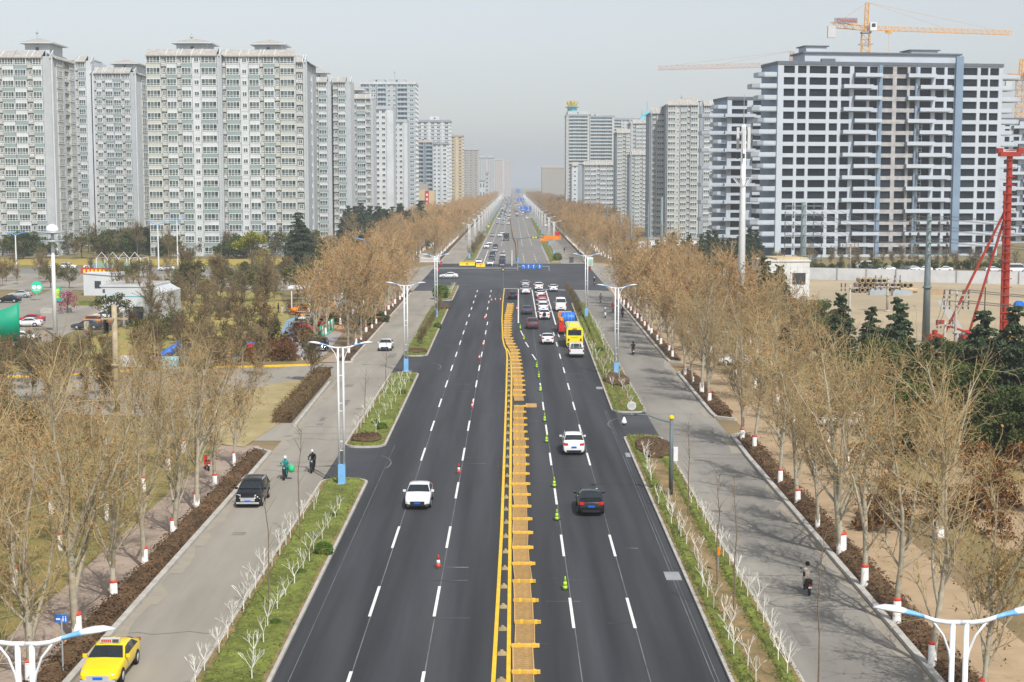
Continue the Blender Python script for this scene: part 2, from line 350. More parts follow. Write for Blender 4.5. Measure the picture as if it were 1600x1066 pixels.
def green_bed(name, label, x_of, y0, y1, w0, w1, h, mats, nleaf, lsize=.06, bumpy=.12, seed=1, group=None, kind='stuff', cat='hedge'):
    """trimmed low planting: displaced grid between x_of(y)+w0 and +w1, with leaves on top"""
    rr = random.Random(seed); mb = MB()
    step = .35 if y0 < 200 else .9; ny = int((y1-y0)/step)+1; nx = max(3, int((w1-w0)/max(step, .35)))
    ph = [rr.uniform(0, 6) for _ in range(6)]
    def hh(x, y): return h+bumpy*(math.sin(x*3.1+ph[0]+math.sin(y*.7+ph[1]))*.3+math.sin(y*2.3+ph[2]+x)*.3+math.sin(y*.31+ph[3])*.4)+rr.uniform(-.3, .3)*bumpy
    vs = []
    for j in range(ny+1):
        y = y0+(y1-y0)*j/ny; endt = min(1, min(y-y0, y1-y)/.8)
        for i in range(nx+1):
            t = i/nx; x = x_of(y)+w0+(w1-w0)*t
            if endt < 1: x = x_of(y)+(w0+w1)/2+(x-x_of(y)-(w0+w1)/2)*(.55+.45*endt)
            z = .1 if i in (0, nx) or j in (0, ny) else hh(x, y)
            vs.append((x+rr.uniform(-.05, .05), y+rr.uniform(-.05, .05), z))
    fs = [(j*(nx+1)+i, j*(nx+1)+i+1, (j+1)*(nx+1)+i+1, (j+1)*(nx+1)+i) for j in range(ny) for i in range(nx)]
    mb.add(vs, fs, 0)
    def pt():
        y = y0+(y1-y0)*rr.random()**1.4; x = x_of(y)+w0+(w1-w0)*rr.random(); return (x, y, hh(x, y)*rr.choice((1, 1, 1, .6))+.02)
    leaves(mb, nleaf, pt, lsize, 1, rr=rr)
    o = mb.build(name, mats); tag(o, label, cat, group, kind); return o
isl = []
def island(side, y0, y1, lab, red=None, bushy=True, seed=1):
    if side < 0: fl, fr = (lambda y: -14.7), XL
    else: fl, fr = XR, XRI
    P = island_outline(fl, fr, y0, y1)
    mb = MB(); mb.prism(P, 0, .25, 0); o = mb.build('kerb_island', m_kerb); struct(o)
    Q = island_outline(lambda y: fl(y)+.18, lambda y: fr(y)-.18, y0+.18, y1-.18); 
    mb = MB(); mb.add([(x, y, .262) for x, y in Q], [tuple(range(len(Q)))]); struct(mb.build('island_soil', m_isoil))
    w = 3.3; near = y0 < 200; nl = int((y1-max(y0, 62))*(170 if y0 < 100 else 70 if near else 12)); nl = min(nl, 16000)
    a, b = max(y0+.3, 40), y1-.3
    mats = [m_hedge, m_hleaf]
    if lab:
        nm = 'left' if side < 0 else 'right'
        if side < 0:
            green_bed('ground_cover', 'bright green clipped ground cover '+lab, fr, a, b, -3.35, -.15, .38, mats, nl, seed=seed, cat='ground cover')
        else:
            green_bed('ground_cover', 'green clipped strip along the carriageway '+lab, fl, a, b, .15, 1.25, .42, mats, nl//2, seed=seed, cat='ground cover')
            green_bed('ground_cover', 'green clipped strip along the service road '+lab, fr, a, b, -1.25, -.12, .42, mats, nl//2, seed=seed+5, cat='ground cover')
            if y0 > 100: green_bed('ground_cover', 'olive ground cover in the middle '+lab, fl, a, b, 1.1, 2.2, .36, mats, nl//3, seed=seed+9, cat='ground cover')
            else: green_bed('ground_cover', 'green ground cover at the far end '+lab, fl, b-9, b, 1.1, 2.2, .42, mats, 500, seed=seed+9, cat='ground cover')
    for (cx, cy, rx, ry, hh) in (red or []):
        rb = MB(); rr = random.Random(seed*3+int(cy)); 
        prof = [(1, .2), (1.05, .5), (.98, hh*.85), (.8, hh), (.3, hh*1.02), (.001, hh)]
        n = 18; vs = []
        for r, z in prof:
            for k in range(n):
                a_ = 2*math.pi*k/n; q = 1+rr.uniform(-.06, .06); vs.append((cx+r*rx*q*math.cos(a_), cy+r*ry*q*math.sin(a_), z+rr.uniform(-.04, .04)))
        rb.add(vs, [(i*n+k, i*n+(k+1) % n, (i+1)*n+(k+1) % n, (i+1)*n+k) for i in range(len(prof)-1) for k in range(n)], 0)
        def pt():
            a_ = rr.uniform(0, 6.28); q = rr.random()**.5; return (cx+rx*q*math.cos(a_), cy+ry*q*math.sin(a_), hh+rr.uniform(-.1, .06) if q < .85 else rr.uniform(.25, hh))
        leaves(rb, 1400 if cy < 150 else 500, pt, .07, 1, rr=rr)
        tag(rb.build('red_shrub_bed', [m_rhedge, m_rleaf]), ('round' if ry < 3 else 'long oval')+' clipped bed of reddish shrubs '+lab, 'shrub bed')
island(-1, 25, 114.5, 'on the nearest left island', seed=1)
island(-1, 128.5, 180, 'on the second left island', [(-12.9, 131.5, 1.3, 1.6, .75)], seed=2)
island(-1, 198, 279, 'on the third left island', [(-12.9, 201.5, 1.3, 1.6, .7), (-12.9, 275, 1.4, 3.5, .7)], seed=3)
island(-1, 294, 337, 'on the island before the left of the junction', seed=4)
island(1, 25, 134.5, 'on the nearest right island', [(12.1, 127, 1.55, 4.2, .75)], seed=5)
island(1, 148.5, 287, 'on the second right island', [(12.0, 172, 1.4, 5, .7)], seed=6)
island(-1, 446, 650, 'on the left island just past the junction', [(-13, 640, 1.5, 8, .8)], seed=7)
island(-1, 690, 1300, 'on the second left island past the junction', seed=8)
island(1, 442, 620, 'on the right island just past the junction', seed=9)
island(1, 660, 1300, 'on the second right island past the junction', seed=10)
# roadside kerbs (white-grey stone) and dark red hedges along the service roads
def kerbline(pts, w=.35, h=.28):
    mb = MB()
    for p, q in zip(pts, pts[1:]): mb._bar((p[0], p[1], h/2), (q[0], q[1], h/2), w, h, 0)
    struct(mb.build('kerb', m_kerb))
kerbline([(XLK(y), y) for y in range(20, 124, 8)]+[(-20.6, 126), (-22.2, 128)])
kerbline([(-21.8, 191), (-20.6, 191.5)]+[(XLK(y), y) for y in range(194, 322, 12)])
kerbline([(XRK(y), y) for y in range(20, 132, 8)]+[(19.9, 134.5), (21.3, 136)])
kerbline([(21.6, 144), (19.9, 145.5)]+[(XRK(y), y) for y in range(148, 182, 8)]+[(21.6, 184)])
kerbline([(21.8, 191), (20.2, 192)]+[(XRK(y), y) for y in range(196, 316, 12)])
kerbline([(-21.2, 436), (-21.2, 1500)]); kerbline([(21.2, 436), (21.2, 1500)])
def redhedge(side, y0, y1, lab, seed):
    f = (lambda y: XLK(y)) if side < 0 else (lambda y: XRK(y))
    w0, w1 = (-1.8, -.25) if side < 0 else (.25, 1.85)
    near = y0 < 150
    green_bed('low_hedge', lab, f, y0, y1, w0, w1, .46, [m_rhedge, m_rleaf], int((y1-y0)*(150 if near else 20 if y0 < 300 else 3)), .075, .22, seed, 'low reddish hedges along the service roads', None)
redhedge(-1, 40, 126, 'long dark reddish hedge under the nearest trees left of the road', 21)
redhedge(-1, 193, 320, 'dark reddish hedge left of the road between driveway and junction', 22)
redhedge(1, 40, 134, 'long dark reddish hedge under the nearest trees right of the road', 23)
redhedge(1, 146, 182, 'short reddish hedge between two gaps on the right roadside', 24)
redhedge(1, 193, 300, 'dark reddish hedge right of the road before the junction', 25)
redhedge(-1, 438, 1200, 'dark hedge along the far left service road', 26)
redhedge(1, 438, 1200, 'dark hedge along the far right service road', 27)
# ---------------- street lamps ----------------
ORD = ['nearest', 'second', 'third', 'fourth', 'fifth', 'sixth', 'seventh', 'eighth', 'ninth', 'tenth', 'eleventh', 'twelfth']
m_lampwhite = mat('lamp_white', (.72, .75, .78), .35, .04, 2, spec=.5)
m_lampblue = mat('lamp_blue', (.2, .45, .78), .35, .06, 2)
def make_lamp():
    t = thing('street_lamp', 'x', 'street lamp')
    b = MB(); b.box(-.27, .27, -.17, .17, .1, 1.55); b.box(-.33, .33, -.23, .23, 0, .12); b.build('lamp_base', m_lampblue, t)
    for s in (-1, 1):
        p = MB(); p.tube([(s*.19, 0, 1.5), (s*.19, 0, 10.4)], [.085, .075], 10); p.build('pole', m_lampwhite, t, True)
    for z in (2.6, 3.3, 5.6, 6.2, 8.3): r = MB(); r.box(-.13, .13, -.03, .03, z, z+.06); r.build('cross_rung', m_lampwhite, t)
    for s in (-1, 1):
        a = MB()
        a.tube([(0, 0, 10.42), (s*.35, 0, 10.42), (s*.7, 0, 10.47), (s*1.06, 0, 10.6)], [.07, .07, .065, .06], 8)
        a.tube([(s*.22, 0, 9.1), (s*.28, 0, 9.6), (s*.45, 0, 10.05), (s*.75, 0, 10.45)], [.035]*4, 6)
        arm = a.build('arm', m_lampwhite, t, True)
        def leaf(mb, sec, mi):
            V = []
            for (u, w, h, zc) in sec:
                for k in range(10):
                    q = 2*math.pi*k/10; V.append((s*u, w*math.cos(q), zc+h*math.sin(q)))
            mb.add(V, [(i*10+k, i*10+(k+1) % 10, (i+1)*10+(k+1) % 10, (i+1)*10+k) for i in range(len(sec)-1) for k in range(10)]+[tuple(range(10)), tuple(range(len(sec)*10-10, len(sec)*10))], mi)
        h1 = MB(); leaf(h1, [(1.0, .075, .06, 10.58), (1.26, .09, .07, 10.66), (1.5, .15, .08, 10.72), (1.6, .19, .09, 10.74)], 0); hd = h1.build('lamp_root', m_lampblue, arm, True)
        h2 = MB(); leaf(h2, [(1.5, .12, .08, 10.73), (1.63, .22, .09, 10.76), (1.82, .27, .09, 10.8), (2.06, .25, .08, 10.83), (2.27, .14, .05, 10.84), (2.42, .02, .02, 10.83)], 0); h2.build('lamp_head', m_lampwhite, arm, True)
    return t
lamp0 = make_lamp(); first = True
lamps = [(-13.0, 39), (-12.9, 112), (-12.9, 181), (-13.0, 255), (12.5, 41), (12.3, 177), (12.6, 256)]
for y in list(range(456, 1900, 66)): lamps.append((-13.2, y+4))
for y in list(range(487, 1900, 66)): lamps.append((13.4, y))
NL = {-1: 0, 1: 0}
for x, y in lamps:
    s = -1 if x < 0 else 1; side = 'left' if s < 0 else 'right'
    if y < 300: lab = '%s double-armed white and blue street lamp on the %s islands' % (ORD[NL[s]], side); g = None
    elif y < 800: lab = '%s double-armed street lamp past the junction on the %s side' % (ORD[int((y-440)//66)], side)
    else: lab = 'distant double-armed street lamp in the %s row fading into haze' % side
    NL[s] += 1; g = 'double-armed street lamps along the road'
    if first: lamp0.location = (x, y, .2); tag(lamp0, lab, None, g); first = False
    else: dup(lamp0, (x, y, .2), R.uniform(-.03, .03), lab, None, g)
# ---------------- toppled centre fence: panels, posts, feet ----------------
m_fence = mat('fence_enamel', (.52, .32, .12), .5, .15, 4, objrand=.12)
m_fenceend = mat('fence_yellow', (.85, .52, .02), .45, .05)
m_fencepost = mat('fence_post_enamel', (.70, .42, .08), .5, .12, 3, objrand=.15)
m_foot = mat('railing_foot', (.42, .33, .18), .7, .15, 3, objrand=.1)
LX = lerp_tab([(60, -.02), (75, .05), (88, .03), (115, .02), (150, .1), (178, .05), (205, -.35), (212, -.9), (226, -1.45), (250, -1.45), (288, -.95)])
def make_panel():
    t = thing('toppled_railing', 'x', 'railing')
    p = MB(); L = 3.8
    for x in (.05, 1.0): p.box(x-.03, x+.03, -L/2, L/2, .05, .11)
    n = 26
    for i in range(n):
        y = -L/2+(i+.5)*L/n; p.box(.05, 1.0, y-.015, y+.015, .06, .085)
        if i % 2 == 1: p.box(.6, .78, y-.035, y+.035, .055, .085)
    p.build('lattice', m_fence, t)
    q = MB(); q.box(-.02, 1.34, L/2-.0, L/2+.22, .05, .2); po = q.build('post', m_fencepost, t)
    for a, b in ((.28, .42), (1.0, 1.16)):
        e = MB(); e.box(a, b, L/2-.015, L/2+.235, .04, .22); e.build('collar', m_fenceend, po)
    return t
def make_foot():
    t = MB(); t.prism([(-.33, 0), (.33, 0), (.3, .12), (.14, .2), (-.14, .2), (-.3, .12)], -.14, .14, 0, T=lambda x, y, z: (x, z, y))
    t.box(-.1, .1, -.08, .08, .2, .3); return t.build('railing_foot', m_foot)
panel0 = make_panel(); foot0 = make_foot()
tag(foot0, 'tan fence foot standing between the two yellow centre lines', 'fence foot', 'fence feet between the yellow lines'); 
y = 62.0; k = 0
while y < 287:
    x = LX(y)+R.uniform(-.06, .06); rz = -math.atan2(LX(y+4)-LX(y), 4)+R.uniform(-.03, .03)
    if not (153.5 < y < 157.5):
        lab = '%s toppled tan railing from the bottom of the row along the yellow lines' % ordinal(k+1)
        if k == 0: panel0.location = (x, y, .1); panel0.rotation_euler.z = rz; tag(panel0, lab, None, 'toppled centre fence panels')
        else: dup(panel0, (x, y, .1), rz, lab, (R.uniform(.97, 1.03), R.uniform(.97, 1.03), 1), 'toppled centre fence panels')
        k += 1
    y += 4.02
y = 60.5; k = 0
while y < 196:

    # midway between the two lines
    pyy = 288+53580/y; xl = np.interp(pyy, [549, 560, 620, 700, 830, 960, 1066, 1240], [790.5, 791.5, 790, 787.5, 783, 776, 770, 755]); xr = np.interp(pyy, [551, 562, 590, 650, 760, 900, 1066, 1240], [794, 797.5, 798.5, 797.5, 796.5, 795.5, 793.5, 791])
    c = G((xl+xr)/2, pyy); wd = (G(xr, pyy).x-G(xl, pyy).x)
    f = foot0 if k == 0 else foot0.copy()
    if k: COL.objects.link(f)
    f.location = (c.x+R.uniform(-.03, .03), c.y, .1); s = min(1, max(.35, (wd-.2)/.66)); f.scale = (s*.95, 1, .8); f.rotation_euler.z = R.uniform(-.06, .06)
    k += 1; y += 4.02
# the square panel lying apart
mb = MB(); mb.box(-.5, .5, -1.1, 1.1, .02, .05)
for i in range(9): mb.box(-.5+i*.12, -.46+i*.12, -1.1, 1.1, .05, .09)
mb.box(-.55, .55, -1.16, -1.1, .02, .1); mb.box(-.55, .55, 1.1, 1.16, .02, .1); mb.box(-.56, -.5, -1.1, 1.1, .02, .1); mb.box(.5, .56, -1.1, 1.1, .02, .1)
o = mb.build('toppled_railing', m_fence, loc=G(829, 636)+Vector((0, 0, .1))); tag(o, 'single square tan panel lying apart on the lane right of the fence row', 'railing')
# ---------------- traffic cones ----------------
def make_cone(m1, tall):
    t = thing('traffic_cone', 'x', 'traffic cone')
    b = MB(); b.box(-.2, .2, -.2, .2, 0, .05); b.build('cone_base', m_black if tall else m_dgrey, t)
    c = MB(); c.lathe([(.15, .05), (.125, .25)], 12, 0)
    c.lathe([(.125, .25), (.09, .5)], 12, 1); c.lathe([(.09, .5), (.035, .78), (.03, .8)], 12, 0); c.build('cone_body', [m1, m_white if not tall else m_lime], t, True); return t
m_conered = mat('cone_red', (.7, .06, .03), .5, .05)
m_conelime = mat('cone_lime', (.42, .72, .05), .5, .08)
coner = make_cone(m_conered, False); coneg = make_cone(m_conelime, True)
def place(proto, used, loc, rz, lab, g, sc=None, cat=None):
    if proto.name not in used:
        used.add(proto.name); proto.location = loc; proto.rotation_euler = (0, 0, rz); tag(proto, lab, cat, g)
        if sc: proto.scale = (sc, sc, sc)
        return proto
    return dup(proto, loc, rz, lab, sc, g, cat)
used = set()
for i, (px, py) in enumerate([(684, 890), (716, 742), (737, 640), (748, 563), (754, 542), (756.5, 500), (767, 472), (773, 471), (781, 471), (806.7, 485)]):
    lab = ('%s red and white traffic cone beside the left dashed lane line' % ORD[i]) if i < 6 else ['leftmost', 'middle', 'rightmost', ''][i-6]+' red cone of three in a row before the junction'
    if i == 9: lab = 'small red and white cone right of the far end of the fence row'
    place(coner, used, G(px, py)+Vector((0, 0, .1)), R.uniform(0, 1), lab, 'traffic cones on the carriageway')
for i, (px, py) in enumerate([(882, 924), (869, 815), (865, 763), (853, 693), (850, 660), (843, 613), (841, 592), (837.6, 576), (817.7, 532), (812, 515)]):
    place(coneg, used, G(px, py)+Vector((0, 0, .1)), R.uniform(0, 1), '%s lime green cone along the dashed line right of the fence row' % ORD[i], 'lime cones on the carriageway', .95)
# ---------------- vehicles ----------------
def paint(name, c, r=.25): return mat(name, c, r, .02, spec=.5, coat=.6)
P_white = paint('car_white', (.78, .79, .8)); P_black = mat('car_black', (.008, .009, .012), .22, .02, spec=.4, coat=.25); P_dark = paint('car_graphite', (.05, .055, .065)); P_taxi = paint('taxi_yellow', (.88, .62, .01))
P_brown = paint('car_brown', (.09, .03, .025)); P_red = paint('car_red', (.5, .03, .02)); P_silver = paint('car_silver', (.42, .44, .46)); P_bus = paint('bus_yellow', (.85, .8, .02)); P_orange = paint('truck_orange', (.75, .25, .02)); P_blue = paint('car_blue', (.03, .1, .4))
P_pink = paint('car_pink', (.45, .12, .15))
m_plate = mat('plate_blue', (.01, .12, .6), .5, .02); m_plateg = mat('plate_green', (.35, .7, .45), .5); m_tail = mat('tail_red', (.5, .01, .01), .25, .05, coat=.5); m_head = mat('headlight', (.4, .42, .45), .12, .05, spec=.6, coat=.5)
m_silvertrim = mat('silver_trim', (.45, .46, .48), .35)
KIND = {  # stations: y, belt z, top z, half width, top half width ; wind=(i base,i roof), rear=(i roof,i base)
 'sedan': dict(L=4.6, W=.9, st=[(2.3, .56, .62, .70), (2.22, .66, .74, .82), (1.9, .76, .84, .88), (1.15, .9, .97, .9), (.95, .94, 1.0, .9), (.2, .97, 1.42, .9), (-.3, .98, 1.47, .9), (-.95, 1.0, 1.44, .9), (-1.7, 1.0, 1.1, .89), (-2.15, .98, 1.05, .86), (-2.27, .8, .9, .82), (-2.3, .55, .6, .78)], w=(4, 5), r=(7, 8), ax=(1.35, -1.35), wr=.32),
 'suv': dict(L=4.6, W=.93, st=[(2.3, .62, .7, .74), (2.22, .78, .86, .86), (1.95, .92, 1.0, .91), (1.3, 1.0, 1.08, .93), (1.1, 1.02, 1.12, .93), (.5, 1.05, 1.58, .93), (-.2, 1.06, 1.68, .93), (-1.6, 1.08, 1.66, .92), (-2.08, 1.08, 1.2, .9), (-2.2, 1.0, 1.05, .88), (-2.28, .8, .88, .85), (-2.3, .55, .6, .8)], w=(4, 5), r=(7, 8), ax=(1.4, -1.35), wr=.36),
 'van': dict(L=5.4, W=1.0, st=[(2.7, .8, .9, .8), (2.6, 1.0, 1.1, .92), (2.2, 1.15, 1.25, .98), (2.1, 1.2, 1.3, .98), (1.5, 1.25, 2.2, 1.0), (1.0, 1.25, 2.35, 1.0), (-2.4, 1.25, 2.33, 1.0), (-2.62, 1.25, 1.5, .98), (-2.7, .9, 1.0, .96), (-2.7, .55, .6, .9)], w=(3, 4), r=(6, 7), ax=(1.7, -1.7), wr=.37),
}
def ring(st, zb):
    y, belt, top, w = st; roof = top-belt > .25; wt = w-(.2 if roof else .05); e = min(.06, (top-belt)*.4)
    return [(0, zb), (w-.12, zb), (w-.01, zb+.16), (w, (zb+belt)*.52+.03), (w-.02, belt), (wt, top-e), (wt-.16, top-.012), (0, top+.015)]
def make_vehicle(kind, P, front=True, rails=False, trim=None, plate=None, name='car', spare=False, pickup=False):
    K = KIND[kind]; st = K['st']; zb = .24
    t = thing(name, 'x', 'car')
    b = MB(); V = []
    rings = [ring(s, zb+(.1 if i in (0, len(st)-1) else 0)) for i, s in enumerate(st)]
    N = 14
    for s, rg in zip(st, rings):
        full = rg+[(-x, z) for x, z in rg[-2:0:-1]]
        V += [(x, s[0], z) for x, z in full]
    F = [(i*N+k, (i+1)*N+k, (i+1)*N+(k+1) % N, i*N+(k+1) % N) for i in range(len(st)-1) for k in range(N)]
    F += [tuple(range(N)), tuple((len(st)-1)*N+k for k in range(N))[::-1]]
    b.add(V, F, 0)
    if rails:
        for s in (-1, 1): b.box(s*(K['W']-.2)-.02, s*(K['W']-.2)+.02, -1.5, .3, 1.66, 1.72, 1)
    for s in (-1, 1):
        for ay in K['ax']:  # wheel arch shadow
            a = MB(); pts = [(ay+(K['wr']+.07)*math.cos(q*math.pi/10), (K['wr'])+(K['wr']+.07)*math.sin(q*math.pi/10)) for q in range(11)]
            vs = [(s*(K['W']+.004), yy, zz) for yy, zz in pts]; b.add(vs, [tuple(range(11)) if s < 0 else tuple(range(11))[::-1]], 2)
    b.box(-.55, .55, -K['L']/2-.01, K['L']/2+.01, .26, .36, 2)
    b.build('body', [P, m_silvertrim, m_black], t, False)
    for p in t.children[-1].data.polygons: p.use_smooth = len(p.vertices) == 4
    def P2(i, j, f):  # point between ring points j and j+1 of station i
        a, c = rings[i][j], rings[i][j+1]; return Vector((a[0]+(c[0]-a[0])*f, st[i][0], a[1]+(c[1]-a[1])*f))
    def glass_strip(i0, i1, nm, f0, f1):
        g = MB(); a = Vector((rings[i0][5][0]-.03, st[i0][0], rings[i0][6][1])); c = Vector((rings[i1][5][0]-.07, st[i1][0], rings[i1][6][1]))
        lo = a.lerp(c, f0); hi = a.lerp(c, f1); up = Vector((0, 0, .022)); d = Vector((0, .012 if nm == 'windscreen' else -.012, 0))
        for q in (lo, hi): q += up+d
        m = lambda v: Vector((-v.x, v.y, v.z)); cl = Vector((0, lo.y, lo.z+.012)); chh = Vector((0, hi.y, hi.z+.012))
        g.add([m(lo), cl, lo, hi, chh, m(hi)], [(0, 1, 4, 5), (1, 2, 3, 4)]); 
        if nm == 'rear_window': g.f = [f[::-1] for f in g.f]
        g.build(nm, m_glass, t, True)
    wi, ri = K['w'], K['r']
    glass_strip(wi[0], wi[1], 'windscreen', .06, .93); glass_strip(ri[1], ri[0], 'rear_window', .12, .9)
    for s in (-1, 1):
        g = MB()
        segs = list(range(wi[0], ri[1]+1)); lo = []; hi = []
        for i in segs:
            if i == wi[0]: p = P2(i+0, 4, .5); q = p.copy(); p.y -= .12; q.y -= .15; q.z += .02
            elif i == ri[1]: p = P2(i, 4, .4); q = p.copy(); p.y += .12; q.y += .15
            else: p = P2(i, 4, .08); q = P2(i, 4, .9)
            for v in (p, q): v.x = s*(v.x+.012)
            lo.append(p); hi.append(q)
        n = len(lo); g.add(lo+hi, [((i, i+1, n+i+1, n+i) if s < 0 else (i+1, i, n+i, n+i+1)) for i in range(n-1)])
        g.build('side_window', m_glass, t, True)
        # mirror
        g = MB(); iy = st[wi[0]][0]-.25; zz = st[wi[0]][1]+.05; g.box(s*K['W'], s*(K['W']+.2), iy-.06, iy+.06, zz, zz+.14); g.build('mirror', P, t)
        # lights
        f = st[1]; g = MB(); yy = f[0]; zt = st[2][1]
        g.add([(s*(f[3]+.015), yy-.4, zt-.1), (s*(f[3]+.01), yy+.02, zt-.26), (s*.5, K['L']/2+.02, zt-.24), (s*.5, K['L']/2-.12, zt+.01), (s*(f[3]-.02), yy-.2, zt+.03)], [(0, 1, 2, 3, 4) if s > 0 else (4, 3, 2, 1, 0)]); g.build('headlight', m_head, t)
        g = MB(); zz = st[-3][1]; rw = st[-3][3]
        if kind == 'van': g.box(s*(rw-.12), s*(rw+.0), -K['L']/2-.015, -K['L']/2+.1, .95, 1.5)
        else: g.add([(s*.48, -K['L']/2-.012, zz-.16), (s*(rw-.06), -K['L']/2+.0, zz-.18), (s*(rw+.012), -K['L']/2+.16, zz-.02), (s*(rw+.012), -K['L']/2+.16, zz+.06), (s*(rw-.1), -K['L']/2+.03, zz+.05), (s*.5, -K['L']/2-.0, zz+.02)], [(0, 1, 4, 5), (1, 2, 3, 4)] if s < 0 else [(5, 4, 1, 0), (4, 3, 2, 1)])
        g.build('tail_light', m_tail, t)
        for ay in K['ax']:
            w = MB(); r = K['wr']; w.lathe([(r*.6, -.11), (r*.95, -.11), (r, -.06), (r, .06), (r*.95, .11), (r*.6, .11)], 16, 0, ax='x')
            wo_ = w.build('wheel', m_black, t, True, loc=(s*(K['W']-.085), ay, r))
            q = MB(); q.lathe([(.02, s*.05), (r*.25, s*.09), (r*.62, s*.07), (r*.66, s*.115)], 12, 0, ax='x'); q.build('rim', m_silvertrim, wo_, True)
    L2 = K['L']/2
    g = MB(); zt = st[1][1]; g.box(-.5, .5, L2-.06, L2+.012, zt-.3, zt-.05); g.build('grille', m_black if not trim else trim, t)
    for s in (-1, 1):
        g = MB(); g.box(-.22, .22, s*(L2+.018) if s > 0 else -L2-.03, s*(L2+.03) if s > 0 else -L2-.018, .42 if s > 0 else .62, .55 if s > 0 else .76); g.build('number_plate', plate or m_plate, t)
    g = MB(); g.box(-.62, .62, L2-.02, L2+.018, .28, .4); g.box(-.8, -.6, L2-.1, L2+.012, .34, .42); g.box(.6, .8, L2-.1, L2+.012, .34, .42); g.build('lower_intake', m_black, t)
    g = MB(); g.box(-.62, .62, -L2-.018, -L2+.05, .3, .44); g.build('rear_bumper_insert', m_black, t)
    if trim:
        g = MB(); g.box(-.8, .8, L2-.25, L2+.03, .3, .42); g.build('bumper', trim, t)
    if spare:
        g = MB(); g.lathe([(.1, -.1), (.33, -.1), (.33, .08), (.1, .1)], 14, 0, ax='y', c=(0, -L2-.08, .95)); g.build('spare_wheel', m_black, t, True)
    return t
def pickup():
    t = make_vehicle('suv', P_white, name='pickup_truck')
    # replace the body by a cab and an open bed
    for c in list(t.children):
        if c.name.startswith(('body', 'rear_window', 'side_window', 'tail')): bpy.data.objects.remove(c)
    b = MB(); W = .92
    prof = [(2.3, .4), (2.3, .85), (1.9, 1.02), (1.1, 1.1), (.5, 1.7), (-.7, 1.72), (-.85, 1.15), (-.85, .4)]
    b.prism([(y, z) for y, z in prof], -W+.04, W-.04, 0, T=lambda y, z, x: (x, y, z))
    b.box(-W, W, -.85, -.8, .45, 1.15)
    for s in (-1, 1): b.box(s*W-.04, s*W+.04, -2.5, -.85, .45, 1.15)
    b.box(-W, W, -2.55, -2.45, .5, 1.15); b.box(-W, W, -2.5, -.85, .45, .6, 1); b.box(-W, W, -2.7, -2.56, .35, .5, 1)
    b.build('body', [P_white, m_dgrey], t)
    g = MB(); g.quad((-.7, -.87, 1.2), (.7, -.87, 1.2), (.62, -.74, 1.64), (-.62, -.74, 1.64)); g.build('rear_window', m_glass, t)
    for s in (-1, 1):
        g = MB(); vs = [(s*(W-.03), .95, 1.15), (s*(W-.03), -.65, 1.15), (s*(W-.03), -.6, 1.62), (s*(W-.03), .5, 1.6)]; g.add(vs, [(0, 1, 2, 3)]); g.build('side_window', m_glass, t)
        g = MB(); g.box(s*(W-.12), s*(W+.03), -2.57, -2.4, .7, 1.05); g.build('tail_light', m_tail, t)
    g = MB()
    for s in (-1, 1): g.tube([(s*.75, -.95, 1.1), (s*.7, -.95, 1.75)], .04, 6)
    g.tube([(-.7, -.95, 1.75), (.7, -.95, 1.75)], .04, 6); g.tube([(-.4, -.95, 1.1), (-.4, -.95, 1.75)], .03, 5); g.tube([(.4, -.95, 1.1), (.4, -.95, 1.75)], .03, 5); g.build('roll_bar', P_white, t)
    return t
def bus():
    t = thing('bus', 'x', 'bus'); b = MB(); L, W, Ht = 8.5, 1.15, 2.95
    prof = [(-W, .35), (W, .35), (W, 2.4), (W-.08, 2.75), (W-.3, Ht), (-W+.3, Ht), (-W+.08, 2.75), (-W, 2.4)]
    b.prism(prof, -L/2, L/2, 0, T=lambda x, z, y: (x, y, z)); b.box(-.55, .55, -1.2, 1.2, Ht, Ht+.16); b.box(-W+.1, W-.1, -L/2-.08, -L/2, .45, .7, 1); b.build('body', [P_bus, m_dgrey], t)
    g = MB(); g.box(-.92, .92, -L/2-.03, -L/2, 1.75, 2.5); g.build('rear_window', m_glass, t)
    g = MB(); g.box(-1.0, 1.0, L/2, L/2+.03, 1.1, 2.5); g.build('windscreen', m_glass, t)
    for s in (-1, 1):
        for k in range(5):
            g = MB(); y0 = -3.9+k*1.55; g.box(s*W-.015, s*W+.015, y0, y0+1.4, 1.5, 2.35); g.build('window', m_glass, t)
        g = MB(); g.box(s*.85-.12, s*.85+.12, -L/2-.04, -L/2, .95, 1.3); g.build('tail_light', m_tail, t)
        for ay in (2.6, -2.4):
            w = MB(); w.lathe([(.25, -.13), (.45, -.12), (.46, 0), (.45, .12), (.25, .13)], 16, 0, ax='x'); wo_ = w.build('wheel', m_black, t, True, loc=(s*(W-.1), ay, .46))
            q = MB(); q.lathe([(.02, s*.08), (.28, s*.14)], 12, 0, ax='x'); q.build('rim', m_silvertrim, wo_)
    g = MB(); 
    for k in range(9): g.box(-.5+k*.115, -.43+k*.115, -L/2-.012, -L/2, 1.38, 1.5)
    g.build('rear_lettering', m_orange, t)
    g = MB(); g.box(-.3, .3, -L/2-.035, -L/2, 2.55, 2.7); g.build('brake_lamp', m_tail, t)
    g = MB(); g.box(-.22, .22, -L/2-.1, -L/2-.08, .5, .64); g.build('number_plate', m_plate, t); return t
